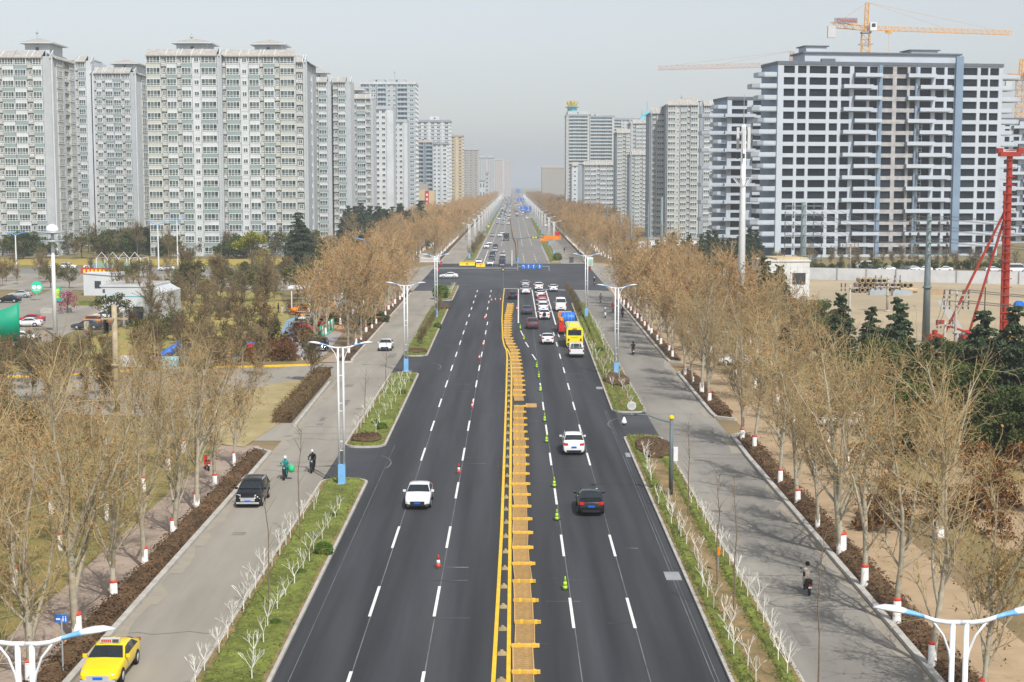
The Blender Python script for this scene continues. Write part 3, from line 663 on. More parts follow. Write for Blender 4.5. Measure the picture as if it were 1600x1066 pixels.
def crane_truck():
    t = thing('truck', 'x', 'truck'); b = MB(); b.box(-1.1, 1.1, 1.6, 3.6, .7, 2.7, 0); b.box(-1.0, 1.0, 1.7, 3.5, 2.7, 2.95, 0); b.build('cab', P_orange, t)
    b = MB(); b.box(-.5, .5, -4.2, 2, .6, .9, 0); b.box(-1.15, 1.15, -4.3, 1.3, .9, 1.15, 1); b.box(-1.15, 1.15, -4.35, -4.25, .5, 1.1, 1); b.build('chassis', [m_dgrey, m_red], t)
    b = MB(); b.box(-1.1, -.35, -3.9, 1.2, 1.15, 1.9, 0); b.box(-1.05, -.4, -2.2, 1.0, 1.9, 2.5, 1); b.build('machinery', [m_red, P_orange], t)
    b = MB(); b.tube([(-.75, -3.6, 2.1), (-.7, 1.2, 2.7)], [.18, .14], 8); b.build('boom', P_orange, t, True)
    b = MB(); b.box(-.95, .95, 3.6, 3.63, 1.6, 2.5); b.build('windscreen', m_glass, t)
    for s in (-1, 1):
        b = MB(); b.box(s*.9-.12, s*.9+.12, -4.39, -4.35, .7, .9); b.build('tail_light', m_tail, t)
        b = MB(); b.box(s*1.1-.01, s*1.1+.02, 2.2, 3.2, 1.7, 2.4); b.build('side_window', m_glass, t)
        for ay in (2.6, -2.2, -3.4):
            w = MB(); w.lathe([(.25, -.18), (.5, -.17), (.5, .17), (.25, .18)], 16, 0, ax='x'); wo_ = w.build('wheel', m_black, t, True, loc=(s*.95, ay, .5))
            q = MB(); q.lathe([(.02, s*.1), (.28, s*.19)], 10, 0, ax='x'); q.build('rim', P_orange, wo_)
    return t
def boxtruck():
    t = thing('truck', 'x', 'truck'); b = MB(); b.box(-1.1, 1.1, 1.8, 3.4, .6, 2.5, 0); b.box(-1.2, 1.2, -3.4, 1.6, 1.0, 3.1, 0); b.box(-.5, .5, -3.3, 3, .6, 1.0, 1); b.build('body', [P_dark, m_black], t)
    b = MB(); b.box(-.95, .95, 3.4, 3.43, 1.5, 2.3); b.build('windscreen', m_glass, t)
    for s in (-1, 1):
        b = MB(); b.box(s*.8-.15, s*.8+.15, 3.4, 3.43, .85, 1.05); b.build('headlight', m_head, t)
        for ay in (2.5, -2.2):
            w = MB(); w.lathe([(.2, -.18), (.5, -.17), (.5, .17), (.2, .18)], 14, 0, ax='x'); w.build('wheel', m_black, t, True, loc=(s*.95, ay, .5))
    return t
V = {}
V['sw'] = make_vehicle('sedan', P_white); V['sb'] = make_vehicle('sedan', P_black, trim=m_silvertrim); V['sd'] = make_vehicle('sedan', P_dark); V['ss'] = make_vehicle('sedan', P_silver)
V['sr'] = make_vehicle('sedan', P_red); V['taxi'] = make_vehicle('sedan', P_taxi, trim=m_silvertrim, name='taxi'); V['uw'] = make_vehicle('suv', P_white, rails=True, trim=m_dgrey); V['ub'] = make_vehicle('suv', P_black, rails=True, trim=m_silvertrim)
V['un'] = make_vehicle('suv', P_brown); V['us'] = make_vehicle('suv', P_white, spare=True, name='car', plate=m_plateg); V['vw'] = make_vehicle('van', P_white, name='van'); V['sp'] = make_vehicle('sedan', P_pink); V['uo'] = make_vehicle('suv', P_orange)
V['pk'] = pickup(); V['bus'] = bus(); V['ct'] = crane_truck(); V['bt'] = boxtruck()
# taxi sign
g = MB(); g.box(-.45, .45, -.12, .12, 1.47, 1.66); ts = g.build('roof_sign', m_plastic, V['taxi'])
g = MB(); g.box(-.42, -.12, .12, .13, 1.49, 1.64, 0)
for k in range(5): g.box(-.06+k*.095, .01+k*.095, .12, .13, 1.5, 1.63, 1)
g.build('sign_characters', [m_dgrey, m_red], V['taxi'])
g = MB(); g.box(.905, .915, .15, .75, .62, .82, 0); g.build('door_badge', m_plateg, V['taxi'])
usedv = set()
CATS = {'bus': 'bus', 'ct': 'truck', 'bt': 'truck', 'pk': 'pickup', 'vw': 'van', 'taxi': 'taxi'}
def veh(k, px, py, lab, away=False, g=None, rz=None, near_end=True, z=.13, L=None, sc=None):
    p = G(px, py); Ln = {'bus': 8.5, 'ct': 7.8, 'bt': 6.8, 'vw': 5.4}.get(k, 4.6); r = (0 if away else math.pi) if rz is None else rz
    c = Vector((p.x, p.y+abs(Ln/2*math.cos(r))+.9*abs(math.sin(r)), z)); return place(V[k], usedv, c, r, lab, g, sc, CATS.get(k, 'car'))
def main_traffic():
    veh('sw', 651, 800, 'white sedan coming towards the viewer alone on the left carriageway')
    veh('sb', 923, 810, 'black sedan seen from behind, nearest car on the right carriageway', True)
    veh('uw', 896, 714, 'white compact SUV with black roof rails seen from behind, ahead of the black sedan', True)
    veh('ub', 386, 796, 'black SUV driving on the left service road beside the kerb hedge', z=.09)
    veh('taxi', 152, 1080, 'yellow taxi with a roof sign, nearest car on the left service road', z=.09)
    veh('sw', 600, 550, 'white sedan on the left service road beyond the driveway', z=.09)
    veh('pk', 900, 560, 'white pickup truck right behind the yellow bus', True)
    veh('bus', 897, 545, 'yellow bus seen from behind between the white pickup and the orange truck', True)
    veh('ct', 884, 524, 'orange and red crane truck queueing in front of the yellow bus', True)
    veh('sw', 855, 540, 'white sedan seen from behind in the lane left of the yellow bus', True)
    veh('un', 831, 516, 'brown SUV seen from behind, left of the white queue', True)
    veh('sd', 822.8, 493, 'dark sedan ahead of the brown SUV', True)
    veh('sb', 800.3, 469, 'black sedan standing alone in the leftmost lane near the stop line', True)
    veh('sw', 820.7, 461, 'white car second in the lane next to the black sedan', True); veh('ss', 820, 450, 'pale car first at the stop line in the lane next to the black sedan', True)
    veh('uw', 841, 455, 'white car first at the stop line in the third lane', True); veh('sw', 844, 467, 'white car second in the long white queue of the third lane', True)
    veh('sp', 846.4, 474, 'red car between white cars in the queue of the third lane', True); veh('sw', 847, 481, 'white car just behind the red car in the queue', True)
    veh('uw', 848, 489, 'white car ahead of the one with the spare wheel', True); veh('us', 849.8, 501, 'white off-road car with a spare wheel on its back, last of the queue', True)
    veh('sw', 864, 457, 'white car ahead of the white van in the right lane', True); veh('vw', 875.5, 488, 'large white van ahead of the orange truck', True)
    veh('sw', 700, 436, 'white sedan crossing the left half of the junction sideways', rz=math.pi*.5)
    for k, px, py, lab in [('sw', 747, 413, 'white car waiting in the leftmost lane across the junction'), ('sw', 765, 416, 'white car first in the second queue across the junction'), ('sd', 767, 408.5, 'dark grey car second in the second queue across the junction'), ('sb', 768.5, 402, 'black car third in the second queue across the junction'),
      ('ss', 772, 395, 'silver car in the second queue across the junction, behind the black ones'), ('sb', 773, 389, 'black car last of the second queue across the junction'), ('sb', 783.5, 417, 'black car first in the third queue across the junction'), ('sd', 784, 409, 'dark car second in the third queue across the junction'), ('ss', 784.5, 403, 'grey car third in the third queue across the junction'),
      ('uw', 759, 389, 'white car approaching the queues on their left'), ('sw', 763.7, 383, 'second white car approaching the queues on their left'), ('bt', 790, 377, 'dark box truck approaching the junction beside the median'), ('uw', 780, 371, 'white car left of the dark box truck'), ('sw', 784, 367, 'white car behind the dark box truck'), ('ss', 768.4, 370.5, 'silver car in the left lane beyond the queues')]:
        veh(k, px, py, lab, g='vehicles waiting past the junction')
    rr = random.Random(11); kk = ['sw', 'uw', 'sw', 'ss', 'sd', 'sb', 'sw', 'un', 'ss']
    nm = {'sw': 'white', 'uw': 'white', 'ss': 'silver', 'sd': 'dark grey', 'sb': 'black', 'un': 'brown'}
    y = 860
    while y < 3200:
        for x in (-8.8, -5.7, -2.4):
            if rr.random() < .78:
                k = rr.choice(kk); yy = y+rr.uniform(-6, 6); place(V[k], usedv, (x+rr.uniform(-.4, .4), yy, .13), math.pi, 'distant %s car in the oncoming traffic fading into haze' % nm[k], 'distant oncoming traffic', None, 'car')
        for x in (3.2, 6.5, 9.4):
            if rr.random() < .42 and y > 980:
                k = rr.choice(kk); place(V[k], usedv, (x, y+rr.uniform(-6, 6), .13), 0, 'distant %s car driving away into the haze' % nm[k], 'distant traffic driving away', None, 'car')
        y += 22 if y < 1500 else 40
    veh('sw', 816.5, 334, 'white car alone on the right carriageway before the blue direction signs', True); veh('sr', 803, 331, 'reddish car by the median before the blue direction signs', True)
    veh('uw', 852, 355, 'white car on the far right service road', True)
    veh('sr', 700, 330, 'dark red car far off on the left service road') if False else None
    # cars on the side streets and car parks
    for k, px, py, lab in [('sw', 70, 421, 'white car, leftmost on the street in front of the left towers'), ('uw', 104, 421, 'white car second from the left on the street in front of the left towers'), ('uw', 142, 421, 'white car third from the left on the street in front of the left towers'), ('sb', 190, 422, 'dark car on the street in front of the left towers'), ('sw', 221, 422, 'white car behind the white truss shelter'), ('sw', 258, 424, 'white car right of the white truss shelter'), ('sw', 305, 424, 'pale car half hidden by park trees on the cross street'), ('ss', 500, 431, 'silver car on the cross street beside the brown trees'),
      ('sb', 10, 474, 'black car at the back of the left car park'), ('ss', 28, 466, 'silver car behind the black one in the left car park'), ('sr', 44, 506, 'red car parked behind the green curved sign'), ('sw', 40, 512, 'white car parked in front of the red car'), ('sw', 34, 535, 'white car parked nearest behind the green curved sign'), ('uw', 160, 502, 'white car parked by the gatehouse'), ('uo', 150, 510, 'orange car parked by the fence near the gatehouse'), ('sd', 132, 516, 'grey car parked left of the orange car'),
      ('sw', 1385, 437, 'white car behind the white site wall, leftmost'), ('sw', 1425, 437, 'white car behind the white site wall, second'), ('sw', 1443, 437.5, 'white car behind the white site wall, third'), ('sw', 1475, 437.5, 'white car behind the white site wall, left of the rig'), ('sw', 1553, 438, 'white car behind the white site wall, right of the rig mast'), ('vw', 1588, 439, 'white van behind the white site wall'), ('vw', 1353, 434, 'grey van behind the white site wall'), ('sd', 1415, 437, 'dark car between white ones behind the site wall')]:
        veh(k, px, py-(12 if px > 1340 else 0), lab, rz=math.pi*.5 if R.random() < .5 else -math.pi*.5, z=.1)
    p = G(1320, 668); place(V['sw'], usedv, (p.x, p.y, .08), 1.4, 'white car parked behind the brown trees right of the road', None, None, 'car')
    p = G(1150, 571); place(V['sw'], usedv, (p.x, p.y, .08), 1.4, 'white car half hidden under the second stretch of right trees', None, None, 'car')
    p = G(500, 548); place(V['ub'], usedv, (p.x, p.y, .09), math.pi, 'black car by the green painted parking barriers', None, None, 'car')
main_traffic()
# the blue round load on the crane truck
b = MB(); b.lathe([(.02, -1.0), (.95, -1.0), (1.0, -.9), (1.0, .9), (.95, 1.0), (.02, 1.0)], 20, 0, ax='x')
for s in (-.5, 0, .5): b.lathe([(1.0, s-.04), (1.04, s-.03), (1.04, s+.03), (1.0, s+.04)], 20, 1, ax='x')
p = G(884, 524); o = b.build('tarpaulin_drum', [m_blue, m_skyblue], None, True, loc=(p.x+.35, p.y+3.0, 2.28)); tag(o, 'big round load wrapped in blue tarpaulin on the orange truck', 'load')
# ---------------- trees ----------------
m_bark = mat('plane_bark', (.46, .42, .33), .9, .25, 3, c2=(.32, .28, .2), objrand=.12)
m_twig = mat('plane_twigs', (.47, .36, .19), .9, .2, .6, c2=(.37, .29, .15), objrand=.15)
m_dleaf = mat('dry_leaf', (.48, .26, .09), .9, .3, island=True, c2=(.33, .2, .09), trans=.25, objrand=.15)
m_wash = mat('whitewash', (.78, .77, .74), .85, .08, 3)
m_bandred = mat('red_band', (.6, .07, .04), .7)
def tubes_np(segs, nside):
    """segs: array (n,8): p0,p1,r0,r1 -> verts, quads"""
    A = np.array(segs, dtype=float); p0, p1, r0, r1 = A[:, :3], A[:, 3:6], A[:, 6], A[:, 7]
    d = p1-p0; d /= np.maximum(np.linalg.norm(d, axis=1, keepdims=True), 1e-6)
    ref = np.where(np.abs(d[:, 2:3]) < .9, np.array([[0, 0, 1.]]), np.array([[1., 0, 0]]))
    x = np.cross(d, ref); x /= np.linalg.norm(x, axis=1, keepdims=True); y = np.cross(d, x)
    a = np.arange(nside)*2*np.pi/nside
    c = x[:, None, :]*np.cos(a)[None, :, None]+y[:, None, :]*np.sin(a)[None, :, None]
    v = np.concatenate([p0[:, None]+c*r0[:, None, None], p1[:, None]+c*r1[:, None, None]], axis=1)
    n = len(A); base = (np.arange(n)*2*nside)[:, None]; k = np.arange(nside); k2 = (k+1) % nside
    f = np.stack([base+k, base+k2, base+nside+k2, base+nside+k], axis=2).reshape(-1, 4)
    return v.reshape(-1, 3), f
def quads_np(C, size, rs, flat=.5):
    n = len(C); a = rs.normal(size=(n, 3)); a /= np.linalg.norm(a, axis=1, keepdims=True)
    b = rs.normal(size=(n, 3)); b[:, 2] += flat*2; b = np.cross(a, b); b /= np.linalg.norm(b, axis=1, keepdims=True)
    s = (size*rs.uniform(.6, 1.4, n))[:, None]; a = a*s; b = b*s*.75
    v = np.stack([C-a, C-b, C+a, C+b], axis=1).reshape(-1, 3)
    return v, np.arange(n*4).reshape(-1, 4)
def merge(parts):
    V, F, M = [], [], []; off = 0
    for v, f, m in parts:
        V.append(v); F.append(f+off); M.append(np.full(len(f), m)); off += len(v)
    return np.concatenate(V), np.concatenate(F), np.concatenate(M)
def bare_tree(seed, h=12, tr=.17, spread=.33, nprim=17, nsec=7, ntw=7, ntl=2, tw=.011, nleaf=500, clear=.25, leaf=.085, upward=1.0, lean=0):
    rs = np.random.RandomState(seed); thick, thin, tips = [], [], []
    def chain(p, d, L, r0, r1, n, wob, up, out):
        pts = [p]; dirs = [d]
        for i in range(n):
            d = d+rs.normal(size=3)*wob+np.array([0, 0, up]); d /= np.linalg.norm(d)
            q = p+d*L/n; a = r0+(r1-r0)*i/n; b = r0+(r1-r0)*(i+1)/n
            out.append((*p, *q, a, b)); p = q; pts.append(p); dirs.append(d)
        return pts, dirs
    d0 = np.array([lean, rs.normal()*.04, 1.]); d0 /= np.linalg.norm(d0)
    # trunk up to a few leaders
    tp, td = chain(np.zeros(3), d0, h*.42, tr, tr*.72, 5, .03, .03, thick)
    leaders = []
    nl = rs.randint(2, 4)
    for k in range(nl):
        a = 2*np.pi*(k+rs.rand()*.5)/nl; s = .10 if k == 0 else .32
        d = np.array([s*math.cos(a), s*math.sin(a), 1.]); d /= np.linalg.norm(d)
        i = 5 if k == 0 else rs.randint(2, 5)
        P, D = chain(tp[i], d, h*(.55 if k == 0 else .5)*(1+.1*(5-i)), tr*.62, tr*.1, 7, .07, .04, thick); leaders.append((P, D))
    prim = []
    for k in range(nprim):
        if k < nprim*.28:
            i = rs.randint(2, 6); p, d = tp[i], td[i]; L = h*spread*rs.uniform(.8, 1.25); r = tr*.38
        else:
            P, D = leaders[rs.randint(len(leaders))]; i = rs.randint(1, 7); p, d = P[i], D[i]; L = h*spread*rs.uniform(.6, 1.05)*(1.05-.09*i); r = tr*.3*(1.1-.09*i)
        a = rs.rand()*2*np.pi; out = np.array([math.cos(a), math.sin(a), 0]); dd = out*rs.uniform(.75, 1.15)+np.array([0, 0, 1.0*upward*rs.uniform(.7, 1.2)]); dd /= np.linalg.norm(dd)
        prim.append(chain(p, dd, L, r, .014, 5, .09, .06*upward, thick))
    prim += leaders
    secs = []
    for P, D in prim:
        for k in range(nsec):
            i = rs.randint(1, len(P)); p, d = P[i], D[i]; dd = d*.8+rs.normal(size=3)*.55+np.array([0, 0, .25*upward]); dd /= np.linalg.norm(dd)
            secs.append(chain(p, dd, h*.15*rs.uniform(.6, 1.3), tw*2.2, tw*1.2, 3, .12, .05, thin))
    for P, D in secs:
        for k in range(ntw):
            i = rs.randint(0, len(P)); p, d = P[i], D[i]; dd = d*.7+rs.normal(size=3)*.55+np.array([0, 0, .2*upward]); dd /= np.linalg.norm(dd)
            q, qd = chain(p, dd, h*.075*rs.uniform(.5, 1.4), tw*1.15, tw*.7, 2, .15, .04, thin); tips.append(q[-1]); tips.append(q[1])
            for j in range(ntl):
                z = q[1+rs.randint(2)] if ntl else q[1]; dd2 = dd+rs.normal(size=3)*.6; dd2 /= np.linalg.norm(dd2)
                e = z+dd2*h*.04*rs.uniform(.5, 1.5); thin.append((*z, *e, tw*.8, tw*.5)); tips.append(e)
    tips = np.array(tips); C = tips[rs.randint(len(tips), size=nleaf)]+rs.normal(size=(nleaf, 3))*.06
    return thick, thin, C, rs
def tree_parts(seed, mats=None, wash=True, group_thick=7, **kw):
    thick, thin, C, rs = bare_tree(seed, **kw); leaf = kw.get('leaf', .085)
    v1, f1 = tubes_np(thick, group_thick); 
    trunk = np_mesh('trunk', v1, f1, np.zeros(len(f1)), [mats[0]], parent=False, smooth=True)
    v2, f2 = tubes_np(thin, 3); v3, f3 = quads_np(C, leaf, rs); v, f, m = merge([(v2, f2, 0), (v3, f3, 1)])
    crown = np_mesh('crown', v, f, m, mats[1:3], parent=False)
    return trunk, crown
def obj_of(name, me, parent=None):
    o = bpy.data.objects.new(name, me); COL.objects.link(o); o.parent = parent; return o
def make_plane(seed, wash=True, mats=None, name='plane_tree', **kw):
    t = thing(name, 'x', 'tree'); tr, cr = tree_parts(seed, mats or [m_bark, m_twig, m_dleaf], **kw)
    a = obj_of('trunk', tr, t); obj_of('crown', cr, t)
    if wash:
        r = kw.get('tr', .17)
        w = MB(); w.lathe([(r*1.5, 0), (r*1.25, .25), (r*1.12, 1.25), (r*1.08, 1.26)], 12, 0); w.build('whitewash', m_wash, a, True)
        w = MB(); w.lathe([(r*1.15, 1.24), (r*1.17, 1.25), (r*1.14, 1.38), (r*1.0, 1.39)], 12, 0); w.build('red_band', m_bandred, a, True)
    return t
planes = [make_plane(s, h=hh, tr=tr_, spread=spd, nleaf=int(nl*.85), upward=up, nprim=16, nsec=6, ntw=5, ntl=1, leaf=.062, tw=.0105) for s, hh, tr_, spd, nl, up in ((1, 12.2, .2, .34, 1300, 1.2), (2, 11.0, .15, .30, 1600, 1.4), (3, 12.5, .19, .32, 1400, 1.3), (4, 10, .13, .32, 1800, 1.3), (5, 11.7, .22, .38, 1000, 1.0), (6, 11.3, .17, .36, 2000, 1.1), (7, 12.4, .18, .29, 700, 1.5))]
# farther trees: the same kind with fewer, slightly coarser twigs
m_twigF = mat('far_twigs', (.50, .37, .20), .9, .2, .6, c2=(.40, .29, .15), objrand=.2)
m_dleafF = mat('far_dry_leaf', (.56, .30, .10), .9, .3, island=True, c2=(.40, .21, .08), trans=.25, objrand=.2)
planesF = [make_plane(s, mats=[m_bark, m_twigF, m_dleafF], h=hh, tr=.17, spread=.34, nleaf=950, nprim=15, nsec=6, ntw=4, ntl=1, tw=.019, leaf=.11, upward=1.35) for s, hh in ((11, 12), (12, 11), (13, 12.6), (14, 11.5))]
ut = set(); NT = 0
def plane(x, y, lab, g, near, sc=None, z=.05):
    global NT
    pr = (planes if near else planesF); p = pr[R.randrange(len(pr))]
    s = sc or R.uniform(.82, 1.08)
    NT += 1
    if p.name not in ut:
        ut.add(p.name); p.location = (x, y, z); p.rotation_euler = (0, 0, R.uniform(0, 6.28)); p.scale = (s, s, s); tag(p, lab, 'tree', g); return p
    return dup(p, (x, y, z), R.uniform(0, 6.28), lab, s, g)
# kerb rows: near trees at their photographed bases
def ordl(k): return ORD[k] if k < 12 else None
rowR = [(1530, 1110), (1452, 1046), (1397, 978), (1347, 921), (1311, 871), (1274, 829), (1243, 792), (1216, 760), (1176, 708), (1157, 692)]
rowR2 = [(1106, 632), (1094, 617), (1080, 603), (1068, 590)]
rowL = [(-10, 1140), (50, 1075), (123, 1005), (180, 943), (228, 889), (273, 840), (309, 799), (337, 767), (367, 731)]
for k, p in enumerate(rowR):
    c = G(*p); plane(c.x+.1, c.y, '%s bare plane tree from the bottom in the right kerb row, trunk whitewashed' % ORD[k], 'plane trees', True, [1.02, .95, 1.05, 1.0, 1.12, .85, .9, .95, 1.08, .9][k])
for k, p in enumerate(rowL):
    c = G(*p); plane(c.x-.1, c.y, '%s bare plane tree from the bottom in the left kerb row, trunk whitewashed' % ORD[k], 'plane trees', True, [1, .95, 1.12, .9, .95, .88, .95, .9, .92][k])
for k, p in enumerate(rowR2):
    c = G(*p); plane(c.x+.1, c.y, '%s plane tree of the short stretch between two gaps, right kerb row' % ORD[k], 'plane trees', True)
def row(side, x, y0, y1, dy, lab, near_until=170, skip=()):
    y = y0; k = 0
    while y < y1:
        if not any(a < y < b for a, b in skip):
            k += 1; plane(x+R.uniform(-.8, .8) if abs(x) > 24 else x+R.uniform(-.15, .15), y+R.uniform(-1, 1), ordinal(k)+' '+lab, 'plane trees', y < near_until)
        y += dy*R.uniform(.9, 1.1)
row(1, 21.0, 196, 300, 7, 'plane tree of the right kerb row between gap and junction')
row(-1, -22.0, 200, 322, 8, 'plane tree of the left kerb row between driveway and junction')
row(1, 27.3, 96, 322, 12, 'plane tree in the second row right of the road')
row(1, 33, 165, 330, 12, 'plane tree in the third row right of the road')
row(-1, -27.5, 56, 128, 9, 'plane tree in the second row left of the road before the driveway')
row(-1, -32.5, 62, 110, 13, 'plane tree in the third row left of the road before the driveway')
row(-1, -28.2, 212, 322, 8, 'plane tree in the second row left of the road before the junction')
row(-1, -34, 290, 322, 9, 'plane tree in the third row left of the road before the junction')
row(1, 22.5, 440, 640, 9, 'plane tree in the right kerb row past the junction')
row(1, 29, 440, 620, 10, 'plane tree in the second right row past the junction')
row(1, 36, 440, 600, 11, 'plane tree in the third right row past the junction')
row(-1, -23, 440, 640, 9, 'plane tree in the left kerb row past the junction')
row(-1, -30, 400, 620, 10, 'plane tree in the second left row past the junction')
row(-1, -37, 400, 600, 11, 'plane tree in the third left row past the junction')
print('plane trees', NT)
# distant continuation of the avenues: one mass on each side
def far_wood(side, y0, y1, xs, lab, seed):
    rs = np.random.RandomState(seed); parts = []; base = []
    for s in (31, 32, 33):
        th, tn, C, r2 = bare_tree(s, h=11.5, nprim=12, nsec=4, ntw=3, ntl=0, tw=.035, nleaf=260, leaf=.2, upward=1.3)
        v1, f1 = tubes_np([q for q in th if q[6] > .05], 4); v2, f2 = tubes_np(tn, 3); v3, f3 = quads_np(C, .2, r2)
        base.append(merge([(v1, f1, 0), (v2, f2, 1), (v3, f3, 2)]))
    V, F, M = [], [], []; off = 0
    for x in xs:
        y = y0
        while y < y1:
            v, f, m = base[rs.randint(3)]; a = rs.rand()*6.28; sc = rs.uniform(.85, 1.15); c, s = math.cos(a)*sc, math.sin(a)*sc
            w = np.stack([v[:, 0]*c-v[:, 1]*s+side*x+rs.normal()*.6, v[:, 0]*s+v[:, 1]*c+y+rs.normal(), v[:, 2]*sc], 1)
            V.append(w); F.append(f+off); M.append(m); off += len(w); y += 10*(1+(y-y0)/1500)
    o = np_mesh('distant_avenue_trees', np.concatenate(V), np.concatenate(F), np.concatenate(M), [m_bark, m_twigF, m_dleafF])
    tag(o, lab, 'distant trees', kind='stuff')
far_wood(1, 640, 2300, (22.5, 29.5, 37, 45), 'far brown bare trees lining the right of the road into the haze', 1)
far_wood(-1, 640, 2300, (23.5, 30.5, 38, 46), 'far brown bare trees lining the left of the road into the haze', 2)
# ---------------- whitewashed little trees on the islands ----------------
m_wtree = mat('whitewashed_stem', (.72, .70, .64), .9, .12, 6, objrand=.08)
def wshrub(seed):
    rs = random.Random(seed); b = MB(); h = rs.uniform(.55, .8)
    b.tube([(0, 0, 0), (rs.uniform(-.05, .05), 0, h)], [.03, .025], 6)
    for k in range(rs.randint(3, 4)):
        a = 2*math.pi*k/3.5+rs.uniform(-.4, .4); p = Vector((0, 0, h-.03)); d = Vector((math.cos(a)*.6, math.sin(a)*.6, 1)).normalized(); q = p+d*rs.uniform(.35, .5)
        b.tube([p, q], [.02, .014], 5)
        for j in range(rs.randint(2, 4)):
            e = (d+Vector((rs.gauss(0, .45), rs.gauss(0, .45), .2))).normalized(); q2 = q+e*rs.uniform(.25, .45); b.tube([q, q2], [.013, .008], 4)
            e2 = (e+Vector((rs.gauss(0, .4), rs.gauss(0, .4), .1))).normalized(); b.tube([q2, q2+e2*.2], [.013, .008], 3)
    return b.build('whitewashed_tree', m_wtree)
ws = [wshrub(s) for s in range(6)]; uw = set()
def wtree(x, y, lab, sc=1):
    p = ws[R.randrange(6)]; s = sc*R.uniform(.85, 1.15)
    if p.name in uw: p = p.copy(); COL.objects.link(p)
    else: uw.add(p.name)
    p.location = (x, y, .25); p.rotation_euler.z = R.uniform(0, 6.28); p.scale = (s, s, s); tag(p, lab, 'small tree', 'whitewashed little trees on the islands')
def wrow(pts, n, lab, jx=.15):
    P = [G(*p) for p in pts]; seg = [(P[i+1]-P[i]).length for i in range(len(P)-1)]; T = sum(seg)
    for k in range(n):
        d = T*(k+.5)/n+R.uniform(-.25, .25); i = 0
        while i < len(seg)-1 and d > seg[i]: d -= seg[i]; i += 1
        c = P[i].lerp(P[i+1], min(1, max(0, d/seg[i]))); wtree(c.x+R.uniform(-jx, jx), c.y, lab, .95)
wrow([(300, 1095), (345, 1020), (400, 925), (440, 865), (500, 790)], 17, 'small whitewashed tree along the service road edge of the nearest left island')
wrow([(385, 1090), (420, 990), (455, 930), (490, 870), (535, 800)], 14, 'small whitewashed tree down the middle of the nearest left island')
wrow([(552, 690), (575, 655), (612, 612), (628, 600)], 12, 'small whitewashed tree along the service road edge of the second left island')
wrow([(585, 690), (598, 660), (622, 625), (640, 598)], 8, 'small whitewashed tree in the middle of the second left island')
wrow([(697, 470), (710, 452)], 6, 'small whitewashed tree on the island before the left of the junction')
wrow([(1180, 1090), (1120, 970), (1090, 900), (1060, 840), (1032, 790)], 20, 'small whitewashed tree along the bare soil strip of the nearest right island', .3)
wrow([(1235, 1080), (1195, 990), (1160, 930), (1110, 840), (1075, 790)], 18, 'small whitewashed tree along the service road edge of the nearest right island')
wrow([(1020, 765), (1005, 715)], 5, 'small whitewashed tree around the red bed of the nearest right island')
wrow([(990, 645), (962, 590), (940, 540), (925, 505)], 16, 'small whitewashed tree along the service road edge of the second right island')
wrow([(958, 618), (935, 575), (912, 530)], 9, 'small whitewashed tree in the middle of the second right island')
# thin bare saplings
m_sap = mat('sapling_bark', (.2, .15, .1), .9, .2, 4)
def sapling(px, py, h, lab, seed):
    rs = random.Random(seed); b = MB(); pts = [(0, 0, 0)]
    for k in range(1, 6): pts.append((rs.uniform(-.08, .08)*k*.5, rs.uniform(-.05, .05)*k, h*k/5))
    b.tube(pts, [.05, .045, .035, .028, .02, .01], 5)
    for k in range(14):
        i = rs.randint(2, 4); p = Vector(pts[i]).lerp(Vector(pts[i+1]), rs.random()); a = rs.uniform(0, 6.28); L = rs.uniform(.4, 1.1); b.tube([p, p+Vector((math.cos(a)*L*.6, math.sin(a)*L*.6, L*.8))], [.014, .006], 3)
    c = G(px, py); tag(b.build('sapling', m_sap, loc=(c.x, c.y, .3)), lab, 'sapling', 'thin saplings on the islands')
for i, (px, py, h, lab) in enumerate([(420, 955, 6.8, 'tall thin sapling on the nearest left island, nearer of two'), (468, 850, 7.2, 'tall thin sapling on the nearest left island, farther of two'), (569, 655, 4.5, 'thin sapling by the red bed on the second left island'), (602, 610, 5.5, 'thin sapling in the middle of the second left island'),
   (1145, 975, 7.5, 'thin sapling on the nearest right island, nearest of three'), (1120, 920, 6.5, 'thin sapling on the nearest right island, second of three'), (1074, 812, 6.5, 'thin sapling on the nearest right island, farthest of three'), (945, 585, 4, 'thin sapling on the second right island'), (1277, 1100, 7, 'thin bare sapling rising from below on the right service road edge')]):
    sapling(px, py, h, lab, i+50)
